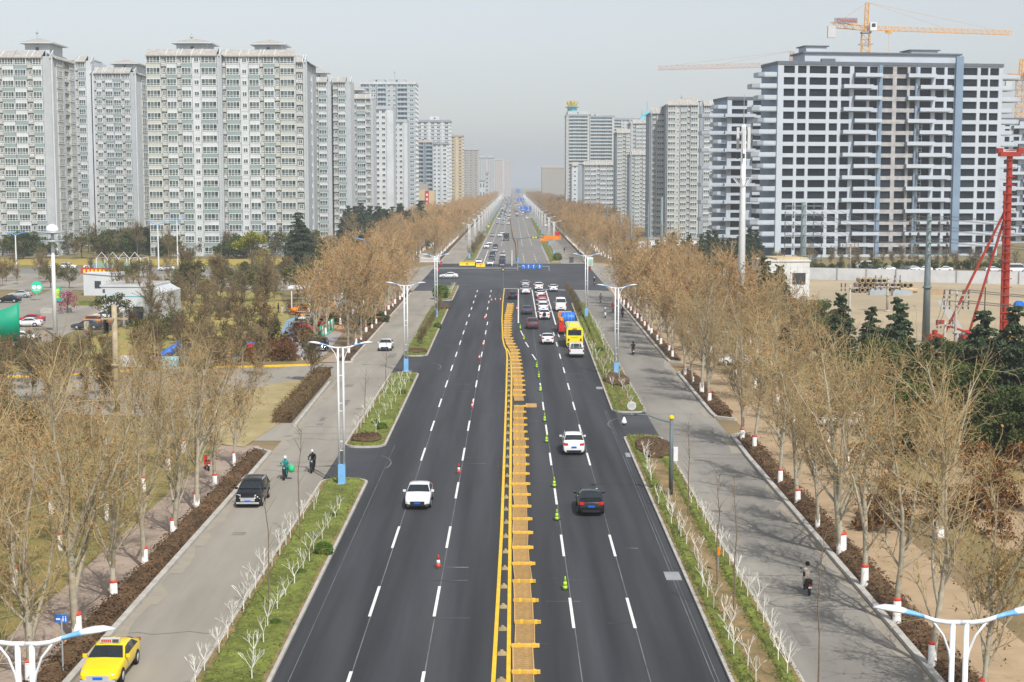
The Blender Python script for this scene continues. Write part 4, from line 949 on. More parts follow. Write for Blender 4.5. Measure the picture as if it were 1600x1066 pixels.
# ---------------- evergreens, park trees ----------------
def leafmat(n, a, b, tr=.25): return mat(n, a, .85, .3, island=True, c2=b, trans=tr, objrand=.2)
m_cedar = leafmat('cedar_needles', (.10, .14, .065), (.035, .06, .03), .15)
m_ever = leafmat('evergreen_leaf', (.11, .14, .03), (.035, .055, .015), .2)
m_olive = leafmat('olive_leaf', (.17, .17, .05), (.09, .09, .03))
m_willow = leafmat('willow_leaf', (.42, .42, .05), (.28, .28, .03), .35)
m_rust = leafmat('rust_leaf', (.25, .11, .03), (.12, .06, .025))
m_pinkf = leafmat('pink_blossom', (.5, .12, .22), (.3, .06, .13))
m_yelf = leafmat('yellow_blossom', (.75, .5, .03), (.5, .33, .03))
m_dbark = mat('dark_bark', (.14, .1, .07), .95, .2, 3)
def blob_tree(seed, h, w, m, n=2600, size=.16, trunk=.28, squash=1.0, name='evergreen_tree', nb=16, cat='tree'):
    rs = np.random.RandomState(seed); t = thing(name, 'x', cat); th = []; C = []
    top = h*.9
    th.append((0, 0, 0, 0, 0, h*.55, .022*h, .014*h))
    for k in range(nb):
        a = rs.rand()*6.28; z = h*(trunk+(1-trunk)*rs.rand()**.9*.85); r = w*.5*math.sin(math.pi*min(1, max(.12, ((z/h-trunk)/(1-trunk))*.8+.2)))**.6*rs.uniform(.45, 1)
        c = np.array([r*math.cos(a), r*math.sin(a), z]); br = w*rs.uniform(.13, .25)
        th.append((0, 0, z*.55, *c, .012*h, .004*h)); m_ = n//nb
        d = rs.normal(size=(m_, 3)); d /= np.linalg.norm(d, axis=1, keepdims=True); C.append(c+d*br*(rs.rand(m_, 1)**.35)*np.array([1, 1, .75*squash]))
    C = np.concatenate(C); C[:, 2] = np.maximum(C[:, 2], .15)
    v1, f1 = tubes_np(th, 5); a = obj_of('trunk', np_mesh('trunk', v1, f1, np.zeros(len(f1)), [m_dbark], parent=False), t)
    v, f = quads_np(C, size, rs); obj_of('crown', np_mesh('crown', v, f, np.zeros(len(f)), [m], parent=False), t); return t
def cedar_tree(seed, h, w, name='cedar_tree'):
    rs = np.random.RandomState(seed); t = thing(name, 'x', 'tree'); th = [(0, 0, 0, 0, 0, h*.98, .02*h, .004*h)]; C = []
    z = h*.08
    while z < h*.97:
        f = (1-z/h); nb = 3+int(4*f)
        for k in range(nb):
            a = rs.rand()*6.28; L = w*.5*(f**.75)*rs.uniform(.6, 1.15)+.25; tip = np.array([math.cos(a)*L, math.sin(a)*L, z+L*.12-.10*L*L*.35])
            tip[2] += rs.normal()*.25; p0 = np.array([0, 0, z+rs.normal()*.12]); mid = (p0+tip)/2+np.array([0, 0, L*.16]); th.append((*p0, *mid, .006*h*f+.015, .012)); th.append((*mid, *tip, .012, .006))
            m_ = int(40+L*50); u = rs.rand(m_)**.7
            q = np.where(u[:, None] < .5, p0+(mid-p0)*u[:, None]*2, mid+(tip-mid)*(u[:, None]*2-1)); side = np.array([-math.sin(a), math.cos(a), 0]); wd = (.1+.28*L*(1-np.abs(u-.6)))
            q = q+side*(rs.uniform(-1, 1, m_)*wd)[:, None]; q[:, 2] -= rs.rand(m_)*.12*L+.02; C.append(q)
        z += h*.03*rs.uniform(.7, 1.3)
    C = np.concatenate(C); v1, f1 = tubes_np(th, 5); obj_of('trunk', np_mesh('trunk', v1, f1, np.zeros(len(f1)), [m_dbark], parent=False), t)
    v, f = quads_np(C, .13, rs, .5); obj_of('crown', np_mesh('crown', v, f, np.zeros(len(f)), [m_cedar], parent=False), t); return t
def ball_shrub(seed):
    b = MB(); rr_ = random.Random(seed); b.sphere((0, 0, .5), .52, 8, 0, .5)
    def pt():
        v = Vector((rr_.gauss(0, 1), rr_.gauss(0, 1), rr_.gauss(0, 1)+.4)).normalized()*rr_.uniform(.55, .66); return (v.x, v.y, max(.05, .5+v.z*.9))
    leaves(b, 900, pt, .06, 1, rr=rr_); return tag(b.build('shrub', [m_hedge, mat('boxwood_leaf', (.12, .22, .03), .9, island=True, c2=(.05, .11, .02), trans=.2)]), 'x', 'shrub')
PT = {}
PT['cedar'] = [cedar_tree(41, 9, 7), cedar_tree(42, 8, 5)]
PT['ever'] = [blob_tree(43, 6.5, 6, m_ever, 4200, .15, .1), blob_tree(44, 5.5, 5.5, m_ever, 3600, .15, .08)]
PT['olive'] = [blob_tree(45, 6, 5, m_olive, 1500, .14), blob_tree(46, 5, 4.5, m_olive, 1100, .14)]
PT['willow'] = [blob_tree(47, 8, 6, m_willow, 2600, .16, .15)]
PT['pink'] = [blob_tree(48, 4, 4, m_pinkf, 900, .1, .2, name='blossom_tree')]
PT['rust'] = [blob_tree(49, 2.2, 2.8, m_rust, 900, .1, .02, name='shrub', cat='shrub')]
PT['bush'] = [blob_tree(50, 1.5, 1.9, m_ever, 900, .09, .02, name='shrub', cat='shrub'), blob_tree(57, 1.3, 2.6, m_ever, 900, .1, .02, name='shrub', cat='shrub')]
PT['ball'] = [ball_shrub(61), ball_shrub(62)]
PT['yellow'] = [blob_tree(58, 1.2, 2.2, m_yelf, 500, .09, .02, name='shrub', cat='shrub')]
m_pbark = mat('park_bark', (.27, .23, .17), .9, .2, 3, objrand=.15)
m_ptwig = mat('park_twigs', (.25, .19, .11), .9, .2, 1, c2=(.19, .15, .08), objrand=.25)
m_pleaf = mat('park_leaf', (.33, .19, .06), .9, .3, island=True, c2=(.17, .15, .05), trans=.25, objrand=.3)
PT['bare'] = [make_plane(s, wash=False, mats=[m_pbark, m_ptwig, m_pleaf], name='bare_tree', h=hh, tr=.08, spread=.32, nprim=13, nsec=6, ntw=5, ntl=1, tw=.018, nleaf=nl, leaf=.1, upward=1.3) for s, hh, nl in ((51, 7, 500), (52, 6, 900), (53, 8, 300))]
up_ = set()
def ptree(k, x, y, lab, sc=1, g=None, z=.03):
    p = PT[k][R.randrange(len(PT[k]))]
    if g and g in ('trees below the left towers', 'trees along the left side street', 'taller park trees', 'thin trees of the park lawn', 'low shrubs of the park lawn'): lab = {'ever': 'dark green ', 'olive': 'olive green ', 'bare': 'bare brown ', 'rust': 'rust brown ', 'bush': 'round green '}[k]+lab
    if g is None: g = {'bare': 'bare trees of the park', 'ever': 'dark evergreens', 'cedar': 'cedars', 'olive': 'olive green park trees', 'bush': 'round green bushes', 'rust': 'rust brown shrubs', 'yellow': 'yellow blooming shrubs'}.get(k)
    if p.name not in up_:
        up_.add(p.name); p.location = (x, y, z); p.rotation_euler = (0, 0, R.uniform(0, 6.28)); p.scale = (sc,)*3; tag(p, lab, None, g); return p
    return dup(p, (x, y, z), R.uniform(0, 6.28), lab, sc, g)
def ptp(k, px, py, lab, sc=1, g=None): c = G(px, py); return ptree(k, c.x, c.y, lab, sc, g)
for i, (px, py, s) in enumerate([(1190, 500, 1.35), (1165, 492, 1.2), (1215, 503, 1.2)]): ptp('cedar', px, py, ['dark cedar left of the white tiled building', 'dark cedar behind the white antenna mast', 'dark cedar against the wall of the white tiled building'][i], s)
for i, (px, py, s, lab) in enumerate([(1310, 570, 1.15, 'dark cedar left of the lone tall power poles'), (1360, 580, 1.0, 'slim dark cedar rising from the brown trees in front of the site'), (1398, 600, 1.25, 'cedar with drooping side branch left of the thick green steel pole'), (1420, 640, .9, 'cedar below the thick green steel pole'), (1530, 655, 1.2, 'cedar left of the piling rig base'), (1580, 670, 1.3, 'cedar at the right edge below the piling rig'), (1460, 625, 0.85, 'small cedar below the wooden power pole')]):
    ptp('cedar', px, py, lab, s)
rr = random.Random(5)
for k in range(38):
    px = rr.uniform(1405, 1660); py = rr.uniform(625, 712); ptp('ever', px, py, 'broad dark evergreen in the thicket right of the brown avenue trees', rr.uniform(.8, 1.25))
for k in range(22): ptp('ever', rr.uniform(1290, 1420), rr.uniform(600, 660), 'evergreen in the left end of the thicket behind the right avenue trees', rr.uniform(.8, 1.1), 'evergreens at the left end of the thicket')
for k in range(14): ptp('ever', rr.uniform(1230, 1300), rr.uniform(505, 560), 'evergreen between the brown avenue trees and the site', rr.uniform(.7, .9))
for k in range(16):
    px = 1030+k*10+rr.uniform(-6, 6); ptp('cedar', px, rr.uniform(400, 424), 'dark conifer beyond the brown trees right of the junction', rr.uniform(.8, 1.3))
for k in range(34):
    px = 540+k*3.6+rr.uniform(-3, 3); c = at(px, 300, rr.uniform(520, 640)); ptree('cedar', c.x, c.y, 'dark conifer in the belt in front of the left towers, beside the brown trees', rr.uniform(1.3, 1.9))
ptp('cedar', 467, 425, 'tall dark conifer right of the yellow green willow', 1.75); ptp('willow', 393, 432, 'yellow green willow in front of the fourth tower', 1.45)
ptp('pink', 105, 490, 'pink blossoming tree by the green round sign', 1.1); ptp('pink', 238, 548, 'small pink blossoming tree above the blue slide', .8)
for k in range(120):
    px = rr.uniform(-10, 570); py = rr.uniform(390, 406); ptp(rr.choice(['ever', 'olive', 'olive', 'bare']), px, py, 'tree in the green belt below the left residential towers', rr.uniform(.9, 1.6), 'trees below the left towers')
for k in range(46):
    px = rr.uniform(-10, 520); py = rr.uniform(432, 452); ptp(rr.choice(['olive', 'bare', 'bare']), px, py, 'small tree on the near side of the side street left of the road', rr.uniform(.6, .95), 'trees along the left side street')
for k in range(16):
    px = rr.uniform(265, 500); py = rr.uniform(452, 490)
    ptp(rr.choice(['bare', 'olive', 'bare', 'olive']), px, py, 'taller park tree between the side street and the lawn', rr.uniform(1.0, 1.5), 'taller park trees')
for k in range(75):
    px = rr.uniform(215, 520); py = rr.uniform(455, 600)
    if 430 < px and 470 < py < 590: continue
    ptp(rr.choice(['bare', 'bare', 'bare', 'olive']), px, py, 'thin tree on the lawn between gatehouse and playground', rr.uniform(.55, .95), 'thin trees of the park lawn')
for k in range(14): ptp(rr.choice(['bare', 'bare', 'olive']), rr.uniform(150, 420), rr.uniform(470, 560), 'middle sized tree on the lawn right of the gatehouse fence', rr.uniform(.8, 1.1), 'middle sized trees of the park lawn')
for k in range(34): ptp('bare', rr.uniform(-30, 230), rr.uniform(560, 640), 'bare small tree in the thicket by the yellow kerb', rr.uniform(.5, .8), 'small trees by the yellow kerb')
for k in range(26): ptree('bare', rr.uniform(-48, -34), rr.uniform(82, 128), 'bare tree of the dense thicket at the lower left', rr.uniform(.8, 1.1), 'trees of the lower left thicket')
for k in range(16): ptree('bare', rr.uniform(36, 58), rr.uniform(72, 112), 'bare tree of the thicket at the right edge', rr.uniform(.7, 1.1), 'trees of the right thicket')
for k in range(18): ptp('ever', rr.uniform(-15, 120), rr.uniform(548, 578), 'dark green shrub in the hedge below the green curved sign', rr.uniform(.3, .5), 'dark shrubs below the green curved sign')
for k in range(40):
    px = rr.uniform(200, 470); py = rr.uniform(480, 580); ptp(rr.choice(['rust', 'bush', 'rust']), px, py, 'low shrub on the dry park lawn', rr.uniform(.6, 1.1), 'low shrubs of the park lawn')
for k in range(14): ptp('rust', rr.uniform(365, 475), rr.uniform(535, 566), 'rust coloured shrub beside the parked tricycles', rr.uniform(.8, 1.2), 'rust shrubs by the tricycles')
for k in range(10): ptp('bush', 470+k*14+rr.uniform(-3, 3), rr.uniform(500, 514), 'dark green shrub behind the red tricycles', rr.uniform(1, 1.5), 'green shrubs behind the tricycles')
for k in range(22): ptp('rust', rr.uniform(1330, 1600), rr.uniform(700, 860), 'brown shrub beside the sandy path on the right', rr.uniform(.7, 1.2), 'brown shrubs beside the sandy path')
for k in range(24): ptp('bare', 1190+k*17+rr.uniform(-6, 6), rr.uniform(418, 424), 'small dark bare tree in front of the white block under construction', rr.uniform(.6, .9), 'bare trees before the construction block')
for k in range(12): ptp('bush', 1280+k*26+rr.uniform(-6, 6), rr.uniform(420, 425), 'round clipped bush in front of the white block under construction', rr.uniform(1.6, 2.4), 'clipped bushes before the construction block')
for px, py, s, lab in [(505, 872, 1.1, 'round green bush on the nearest left island'), (596, 676, 1.0, 'larger round green bush by the red bed of the second left island'), (586, 668, .8, 'smaller round green bush by the red bed of the second left island'), (628, 620, .8, 'round green bush far along the second left island'), (683, 515, 1.2, 'round green bush on the third left island'), (937, 552, .9, 'dark small bush on the second right island'), (688, 468, 1.8, 'large dark bush on the island before the left of the junction'), (870, 408, 1.5, 'dark bush on the right island past the junction')]:
    ptp('ball', px, py, lab, s*(1.5 if s > 1.3 else .85))
for k in range(10): ptp('bare', 905-k*2.2, 500-k*4.5, 'low brown bare shrub along the far part of the second right island', .34, 'brown shrubs on the second right island')
for k in range(14): ptp('bare', 655+k*2.6, 545-k*4.8, 'low brown bare shrub along the third left island', .3, 'brown shrubs on the third left island')
for k in range(12): ptp('bare', rr.uniform(732, 742)+k*1.1, 404-k*2.4, 'brown shrub on the left island past the junction', .55, 'brown shrubs on the left far island')
for k in range(26): ptp('ever', rr.uniform(1440, 1620), rr.uniform(585, 625), 'evergreen along the near edge of the sandy site', rr.uniform(.7, .95), 'evergreens along the near edge of the site')
for k, (px, py) in enumerate(((470, 905), (430, 985), (520, 815), (640, 600))): ptp('ball', px, py, ['small green shrub among the white stems of the nearest left island, middle', 'small green shrub among the white stems of the nearest left island, nearest', 'small green shrub among the white stems of the nearest left island, farthest', 'small green shrub at the far end of the second left island'][k], .55)
# clipped hedge island by the driveway
green_bed('hedge', 'long clipped olive hedge on the kerbed island at the driveway', lambda y: G(470, 288+53580/y).x + (0), YG(664), YG(588), -2.6, 0, 1.1, [m_rhedge, leafmat('hedge_olive_leaf', (.2, .17, .05), (.12, .08, .03))], 4500, .08, .25, 61, None, None) if False else None
hm = MB(); P0, P1 = G(440, 662), G(505, 588)
m_olh = leafmat('clipped_olive_leaf', (.24, .17, .06), (.13, .08, .03))
for k in range(60):
    t_ = k/59; c = P0.lerp(P1, t_)
    def pt(c=c): 
        a = R.uniform(0, 6.28); q = R.random()**.4; return (c.x+1.15*q*math.cos(a), c.y+1.6*q*math.sin(a), .15+1.15*R.random()**.4)
    leaves(hm, 75, pt, .1, 1)
d = (P1-P0).normalized(); n_ = Vector((-d.y, d.x, 0))
hm.add([P0-n_*.9+Vector((0, 0, 0)), P0+n_*.9, P1+n_*.9, P1-n_*.9, P0-n_*.8+Vector((0, 0, 1.1)), P0+n_*.8+Vector((0, 0, 1.1)), P1+n_*.8+Vector((0, 0, 1.1)), P1-n_*.8+Vector((0, 0, 1.1))], [(4, 5, 6, 7), (0, 1, 5, 4), (1, 2, 6, 5), (2, 3, 7, 6), (3, 0, 4, 7)], 0)
tag(hm.build('clipped_hedge', [m_rhedge, m_olh]), 'long clipped olive brown hedge at the mouth of the driveway', 'hedge')
mbk = MB(); mbk._bar(G(460, 668)+Vector((0, 0, .15)), G(514, 600)+Vector((0, 0, .15)), .3, .3, 0); struct(mbk.build('kerb', m_kerb))
# ---------------- buildings ----------------
w_white = mat('render_white', (.56, .59, .61), .85, .08, .3, stretch=(1, 1, .3), var2=.06, scale2=.15); w_sage = mat('render_sage', (.27, .34, .34), .85, .06, .3)
w_beige = mat('render_beige', (.48, .49, .45), .85, .06, .3); w_grey = mat('render_grey', (.43, .46, .48), .85, .06, .3); w_tile = mat('roof_tile', (.38, .36, .33), .8, .15, .8)
w_cream = mat('wall_cream', (.50, .51, .49), .85, .06, .3); w_tan = mat('wall_tan', (.58, .46, .28), .85, .06, .3); w_brown = mat('wall_brown', (.38, .35, .31), .85, .06, .3)
w_bluegrey = mat('wall_bluegrey', (.30, .34, .38), .8, .06, .3); w_pink = mat('wall_pink', (.55, .47, .45), .85, .05, .3); w_raw = mat('raw_concrete', (.40, .39, .39), .9, .2, .5)
w_cw = mat('clad_white', (.49, .54, .60), .6, .05, .2); w_cblue_shade = mat('clad_blue_and_shade', (.20, .28, .38), .6, .08, .2); w_cdark = mat('clad_dark', (.12, .14, .17), .7)
w_recess_shade = mat('recess_wall_shade', (.25, .24, .21), .9, .08, .3)  # darker wall in the recessed bays: their shade put into the colour
w_aqua = mat('aqua_glass', (.12, .42, .5), .3, .1, .3)
m_frame = mat('window_frame', (.72, .74, .73), .5, .04)
def glassmat(n, a, b, r=.12):
    return mat(n, a, r, .5, island=True, c2=b, spec=.6)
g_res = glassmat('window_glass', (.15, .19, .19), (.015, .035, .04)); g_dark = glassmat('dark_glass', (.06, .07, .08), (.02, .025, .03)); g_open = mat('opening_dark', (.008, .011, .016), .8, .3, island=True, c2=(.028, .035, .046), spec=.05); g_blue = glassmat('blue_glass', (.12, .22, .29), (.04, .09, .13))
w_frame2 = None
m_ac = mat('ac_unit', (.55, .56, .55), .6, .15, island=True)
def win_mb(mb, T, s0, s1, z0, z1, kind):
    """one window: panes (material 0) and frame bars (material 1) in facade coordinates (s along, o outward, z)"""
    def Q(a, b, c, d, o, mi): mb.add([T(a, o, c), T(b, o, c), T(b, o, d), T(a, o, d)], [(0, 1, 2, 3)], mi)
    def B(a, b, c, d, o, mi=1): mb.box(a, b, o, o+.09, c, d, mi, T)
    w = s1-s0; fr = .11
    if kind == 'open': Q(s0, s1, z0, z1, -.57, 0); return
    n = {'bay': 4 if w > 3.4 else 3, 'small': 2, 'band': max(2, int(w/1.6)), 'plain': 2}[kind]
    zt = z0+(z1-z0)*.3 if kind == 'bay' else None
    for i in range(n):
        a, b = s0+w*i/n, s0+w*(i+1)/n
        if zt: Q(a, b, z0, zt, .01, 0); Q(a, b, zt, z1, .01, 0)
        else: Q(a, b, z0, z1, .01, 0)
        if i: B(a-fr/2, a+fr/2, z0, z1, .012)
    B(s0-.05, s0+fr, z0, z1, .012); B(s1-fr, s1+.05, z0, z1, .012); B(s0, s1, z1-fr, z1+.05, .015); B(s0, s1, z0-.05, z0+fr, .015)
    if zt: B(s0, s1, zt-fr/2, zt+fr/2, .015)
def facade(wall, wins, T, W, bays, floors, fh, wm, sage, rr, z00=0.0, glass=0, acc=None):
    """wall: MB with materials [wall, accent, beige, grey, ac, frame]; wins: list of (T, s0, s1, z0, z1, kind)"""
    tot = sum(b[1] for b in bays); s = 0
    for typ, wt in bays:
        w = W*wt/tot; a, b = s, s+w; s = b
        if typ in 'Bb':
            o = .75; wall.box(a+.1, b-.1, 0, o, z00, floors*fh, 0 if typ == 'B' else 2, T); ph = rr.randrange(4)
            T2 = lambda x, y, z, T=T, o=o: T(x, o+y, z)
            for f in range(floors):
                z = f*fh
                if z < z00: continue
                c = ((f+ph) % 4 < 2) != (rr.random() < .12)
                if c and typ == 'B': wall.box(a+.08, b-.08, o, o+.04, z-.18*fh, z+.2*fh, 1, T)
                wall.box(a, b, 0, o+.1, z+.2*fh-.06, z+.2*fh, 3, T)
                wins.append((T2, a+.2, b-.2, z+.22*fh, z+.83*fh, 'bay'))
        elif typ == 'S':
            wall.box(a, b, 0, .3, z00, floors*fh, 0, T); T2 = lambda x, y, z, T=T: T(x, .3+y, z)
            for f in range(floors):
                z = f*fh; c = (a+b)/2; ww = min(w*.55, 1.6)
                wins.append((T2, c-ww/2, c+ww/2, z+.32*fh, z+.72*fh, 'small'))
                if f % 3 == 1: wall.box(a, b, .3, .34, z-.05, z+.05, 3, T)
        elif typ == 'R':
            for f in range(floors):
                z = f*fh; wall.box(a, b, 0, .55, z-.05*fh, z+.06*fh, 2, T); wall.box(a, b, .5, .56, z+.06*fh, z+.26*fh, 2, T) if rr.random() < .5 else None
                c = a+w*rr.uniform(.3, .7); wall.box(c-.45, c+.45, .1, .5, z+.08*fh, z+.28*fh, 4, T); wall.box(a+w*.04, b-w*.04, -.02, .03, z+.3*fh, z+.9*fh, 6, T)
                wins.append((lambda x, y, z, T=T: T(x, y+.04, z), a+w*.2, b-w*.2, z+.36*fh, z+.8*fh, 'small'))
        elif typ == 'P': wall.box(a, b, 0, .45, z00, floors*fh, 0, T)
        elif typ == 'G': wall.box(a, b, 0, .5, z00, floors*fh, 3, T)
        elif typ == 'D': pass
        elif typ == 'H':
            for f in range(floors):
                z = f*fh; wall.box(a, b, 0, .9, z-.05, z+.28*fh, 0, T); wins.append((T, a+.1, b-.1, z+.28*fh, z+.93*fh, 'band'))
            wall.box(a-.2, a+.3, 0, 1.0, z00, floors*fh, 0, T); wall.box(b-.3, b+.2, 0, 1.0, z00, floors*fh, 0, T)
        elif typ in 'Ww':
            n = max(1, int(round(w/3.2))); 
            for f in range(floors):
                z = f*fh
                for i in range(n):
                    c = a+w*(i+.5)/n; ww = w/n*.55; wins.append((T, c-ww/2, c+ww/2, z+.25*fh, z+.75*fh, 'plain'))
                if typ == 'w': wall.box(a, b, 0, .25, z-.08, z+.1, 1, T)
PROTO = {}
def put_windows(root, wins, mats, limit=100, name='window'):
    """largest ones one by one, the rest as one mesh"""
    near, rest = wins[:limit], wins[limit:]
    for T, s0, s1, z0, z1, k in near:
        O = Vector(T(s0, 0, z0)); X = Vector(T(s0+1, 0, z0))-O; ang = math.atan2(X.y, X.x); Y = Vector(T(s0, 1, z0))-O
        flip = (Vector((-X.y, X.x, 0)).dot(Y) < 0)
        key = (round(s1-s0, 2), round(z1-z0, 2), k, mats[0].name, flip)
        if key not in PROTO:
            mb = MB(); win_mb(mb, (lambda x, y, z: (x, -y, z)) if flip else (lambda x, y, z: (x, y, z)), 0, s1-s0, 0, z1-z0, k); PROTO[key] = [None]*3
            for q in range(3): PROTO[key][q] = mb.build(name, mats).data if q == 0 else PROTO[key][0]
            bpy.data.objects.remove([o for o in COL.objects if o.data == PROTO[key][0]][0])
        o = bpy.data.objects.new(name, PROTO[key][0]); COL.objects.link(o); o.parent = root; o.location = O; o.rotation_euler.z = ang
    if rest:
        mb = MB()
        for T, s0, s1, z0, z1, k in rest: win_mb(mb, T, s0, s1, z0, z1, k)
        o = mb.build('remaining_windows', mats, root); o['kind'] = 'stuff'
def hip_roof(mb, x0, x1, y0, y1, z, h, ov, mi=0):
    a = [(x0-ov, y0-ov, z), (x1+ov, y0-ov, z), (x1+ov, y1+ov, z), (x0-ov, y1+ov, z)]
    i = min(x1-x0, y1-y0)*.42; b = [(x0+i, y0+i, z+h), (x1-i, y0+i, z+h), (x1-i, y1-i, z+h), (x0+i, y1-i, z+h)]
    c = [(p[0], p[1], z-.35) for p in a]
    mb.add(a+b+c, [(0, 1, 5, 4), (1, 2, 6, 5), (2, 3, 7, 6), (3, 0, 4, 7), (4, 5, 6, 7)], mi)
    mb.add(a+c, [(4, 5, 1, 0), (5, 6, 2, 1), (6, 7, 3, 2), (7, 4, 0, 3), (7, 6, 5, 4)], mi+1)
def tower(label, px0, px1, pyt, Y, depth, floors, bays, side=None, wm=(w_white, w_sage, w_beige, w_grey), glass=g_res, roof='tile', pent=None, seed=1, rot=0, frame=None, cat='apartment tower', limit=100, fwm=None, antenna=None, wire=True, sidepos=None, group=None):
    rr = random.Random(seed); A, B = at(px0, pyt, Y), at(px1, pyt, Y); W = (B.x-A.x)/math.cos(rot); Z = A.z; fh = Z/floors
    t = thing('apartment_tower', label, cat, (A.x, A.y, 0), rot, group)
    wall = MB(); wall.box(0, W, .0, depth, 0, Z, 0)
    wins = []
    TF = lambda s, o, z: (s, -o, z)
    facade(wall, wins, TF, W, bays, floors, fh, wm, True, rr)
    wins.sort(key=lambda q: -q[3])
    if side:
        right = (sidepos == 'r') if sidepos else (px1 < 800)
        TS = (lambda s, o, z: (W+o, s, z)) if right else (lambda s, o, z: (-o, s, z))
        w2 = []; facade(wall, w2, TS, depth, side, floors, fh, wm, True, rr); w2.sort(key=lambda q: -q[3]); wins = wins+w2
    # parapet / roof
    mats = [wm[0], wm[1], wm[2], wm[3], m_ac, m_frame, w_recess_shade]
    wall.build('wall', mats, t)
    if roof == 'tile':
        rf = MB(); s = 0; tot = sum(b[1] for b in bays)
        for typ, wt in bays:
            w = W*wt/tot; a, b = s, s+w; s = b
            if typ in 'BbRSH':
                o = 1.3 if typ in 'Bb' else .8
                rf.add([(a, -o, Z-.3), (b, -o, Z-.3), (b, 2.6, Z+1.9), (a, 2.6, Z+1.9), (a, -o, Z-.6), (b, -o, Z-.6)], [(0, 1, 2, 3), (4, 5, 1, 0)], 0)
            if typ in 'BPG':
                for q in (a, b): rf.add([(q-.12, -1.0, Z-.6), (q+.12, -1.0, Z-.6), (q+.12, 2.8, Z+2.1), (q-.12, 2.8, Z+2.1), (q-.12, 2.8, Z-.2), (q+.12, 2.8, Z-.2), (q-.12, -.8, Z+.1), (q+.12, -.8, Z+.1)], [(0, 1, 7, 6), (6, 7, 2, 3), (3, 2, 5, 4), (0, 6, 3, 4), (1, 5, 2, 7)], 1)
        if side:
            xx = (W, 1) if ((sidepos == 'r') if sidepos else (px1 < 800)) else (0, -1)
            x, d = xx; rf.add([(x+d*1.3, -.2, Z-.5), (x+d*1.3, depth+.4, Z-.5), (x-d*2.5, depth-1, Z+1.6), (x-d*2.5, 2, Z+1.6), (x+d*1.3, -.2, Z-.8), (x+d*1.3, depth+.4, Z-.8)], [(0, 1, 2, 3), (4, 5, 1, 0)], 0)
        rf.build('roof', [w_tile, wm[0]], t)
    elif roof == 'flat':
        rf = MB(); rf.box(-.3, W+.3, -.6, -.2, Z-.3, Z+1.1, 0); rf.box(-.3, 0, -.2, depth, Z-.3, Z+1.1, 0); rf.box(W, W+.3, -.2, depth, Z-.3, Z+1.1, 0)
        rf.build('parapet', [wm[1] if len(wm) > 1 else wm[0]], t)
    for (a, b, ztop_py, style) in (pent or []):
        x0 = (at(a, pyt, Y+6).x-A.x); x1 = (at(b, pyt, Y+6).x-A.x); zt = at(800, ztop_py, Y+6).z
        p = MB(); p.box(x0, x1, 5, depth-5, Z-.2, zt+.2 if style == 'hip' else zt, 0); p.box((x0+x1)/2-.5, (x0+x1)/2+.5, 4.97, 5.1, (Z+zt)/2, (Z+zt)/2+1, 1)
        po = p.build('penthouse', [wm[0], g_dark], t)
        if style == 'hip': p = MB(); hip_roof(p, x0, x1, 5, depth-5, zt+.2, 1.6, 1.5, 0); p.build('penthouse_roof', [w_tile, wm[0]], po)
    if antenna:
        ax, ay = antenna; x = at(ax, pyt, Y+10).x-A.x; z0 = at(800, pyt, Y+10).z+2; z1 = at(800, ay, Y+10).z
        m = MB(); m.tube([(x, 10, z0), (x, 10, z1)], [.16, .08], 5); m.sphere((x, 10, z1-1.2), .5, 6); m.box(x-.6, x+.6, 9.95, 10.05, z1-3, z1-2.9); m.build('antenna', m_steel, t)
    put_windows(t, wins, [glass, frame or m_frame], limit)
    return t
BL = [('R', .5), ('B', 2), ('B', 2), ('R', .6), ('B', 1.3)]
tower('leftmost white and sage residential tower with tiled roof and a penthouse pavilion', -70, 78, 88, 480, 24, 18, [('B', 2), ('B', 2), ('R', .8), ('B', 1.6), ('R', .9), ('B', 2), ('B', 2), ('R', .9), ('B', 1.6), ('G', 1.3)], side=[('P', 1), ('b', 1.8), ('P', 1), ('R', 1.3), ('b', 1.4), ('G', .6)], pent=[(40, 78, 68, 'hip')], antenna=(58, 45), seed=1)
tower('narrow white tower rear block right behind the leftmost tower', 116, 142, 95, 560, 20, 20, [('R', .6), ('B', 1.6), ('P', 1.2)], seed=2, pent=[(118, 142, 95, 'hip')])
tower('white and sage residential tower second from the left, pavilion at its right', 141, 209, 113, 560, 26, 20, [('P', .6), ('R', .4), ('B', 1.2), ('R', .5), ('B', 1.6), ('B', 1.6), ('R', .5), ('B', 1.2), ('G', .8)], side=[('P', 1), ('b', 1.5), ('G', 1)], pent=[(178, 212, 100, 'hip')], antenna=(197, 93), seed=3)
tower('white residential tower left of the square pavilion tower, mast on its pavilion', 227, 342, 85, 480, 20, 18, [('b', 2.2), ('R', .8), ('B', 1.6), ('R', .6), ('B', 1.6), ('S', 1.3), ('B', 2.4), ('G', .4)], side=[('G', 1), ('R', 1)], pent=[(276, 325, 68, 'hip')], antenna=(299, 52), seed=4)
tower('white and sage residential tower with square roof pavilion, nearest to the blue roofed shed', 344, 460, 86, 482, 20, 18, [('R', .7), ('B', 2), ('S', 1.2), ('B', 1.6), ('R', .5), ('B', 1.6), ('R', .7), ('b', 2.2)], side=None, pent=[(398, 440, 70, 'hip')], seed=5)
tower('grey stepped wing at the right end of the square pavilion tower', 461, 476, 95, 484, 22, 18, [('R', 1.4), ('G', .5)], side=[('G', 2), ('S', 1), ('G', 2)], seed=6, limit=40)  # grey side walls: shade on the right side is in their colour
tower('pale residential tower with white pavilion just right of the sharp grey tower corner', 486, 516, 127, 640, 16, 20, [('R', 1), ('B', 1.4), ('G', .6)], pent=[(488, 508, 114, 'hip')], seed=7)
tower('pale residential tower with shadowed balcony column, third from the near left group', 519, 547, 127, 640, 14, 20, [('R', 1), ('B', 1.6), ('G', 1.0)], seed=8)
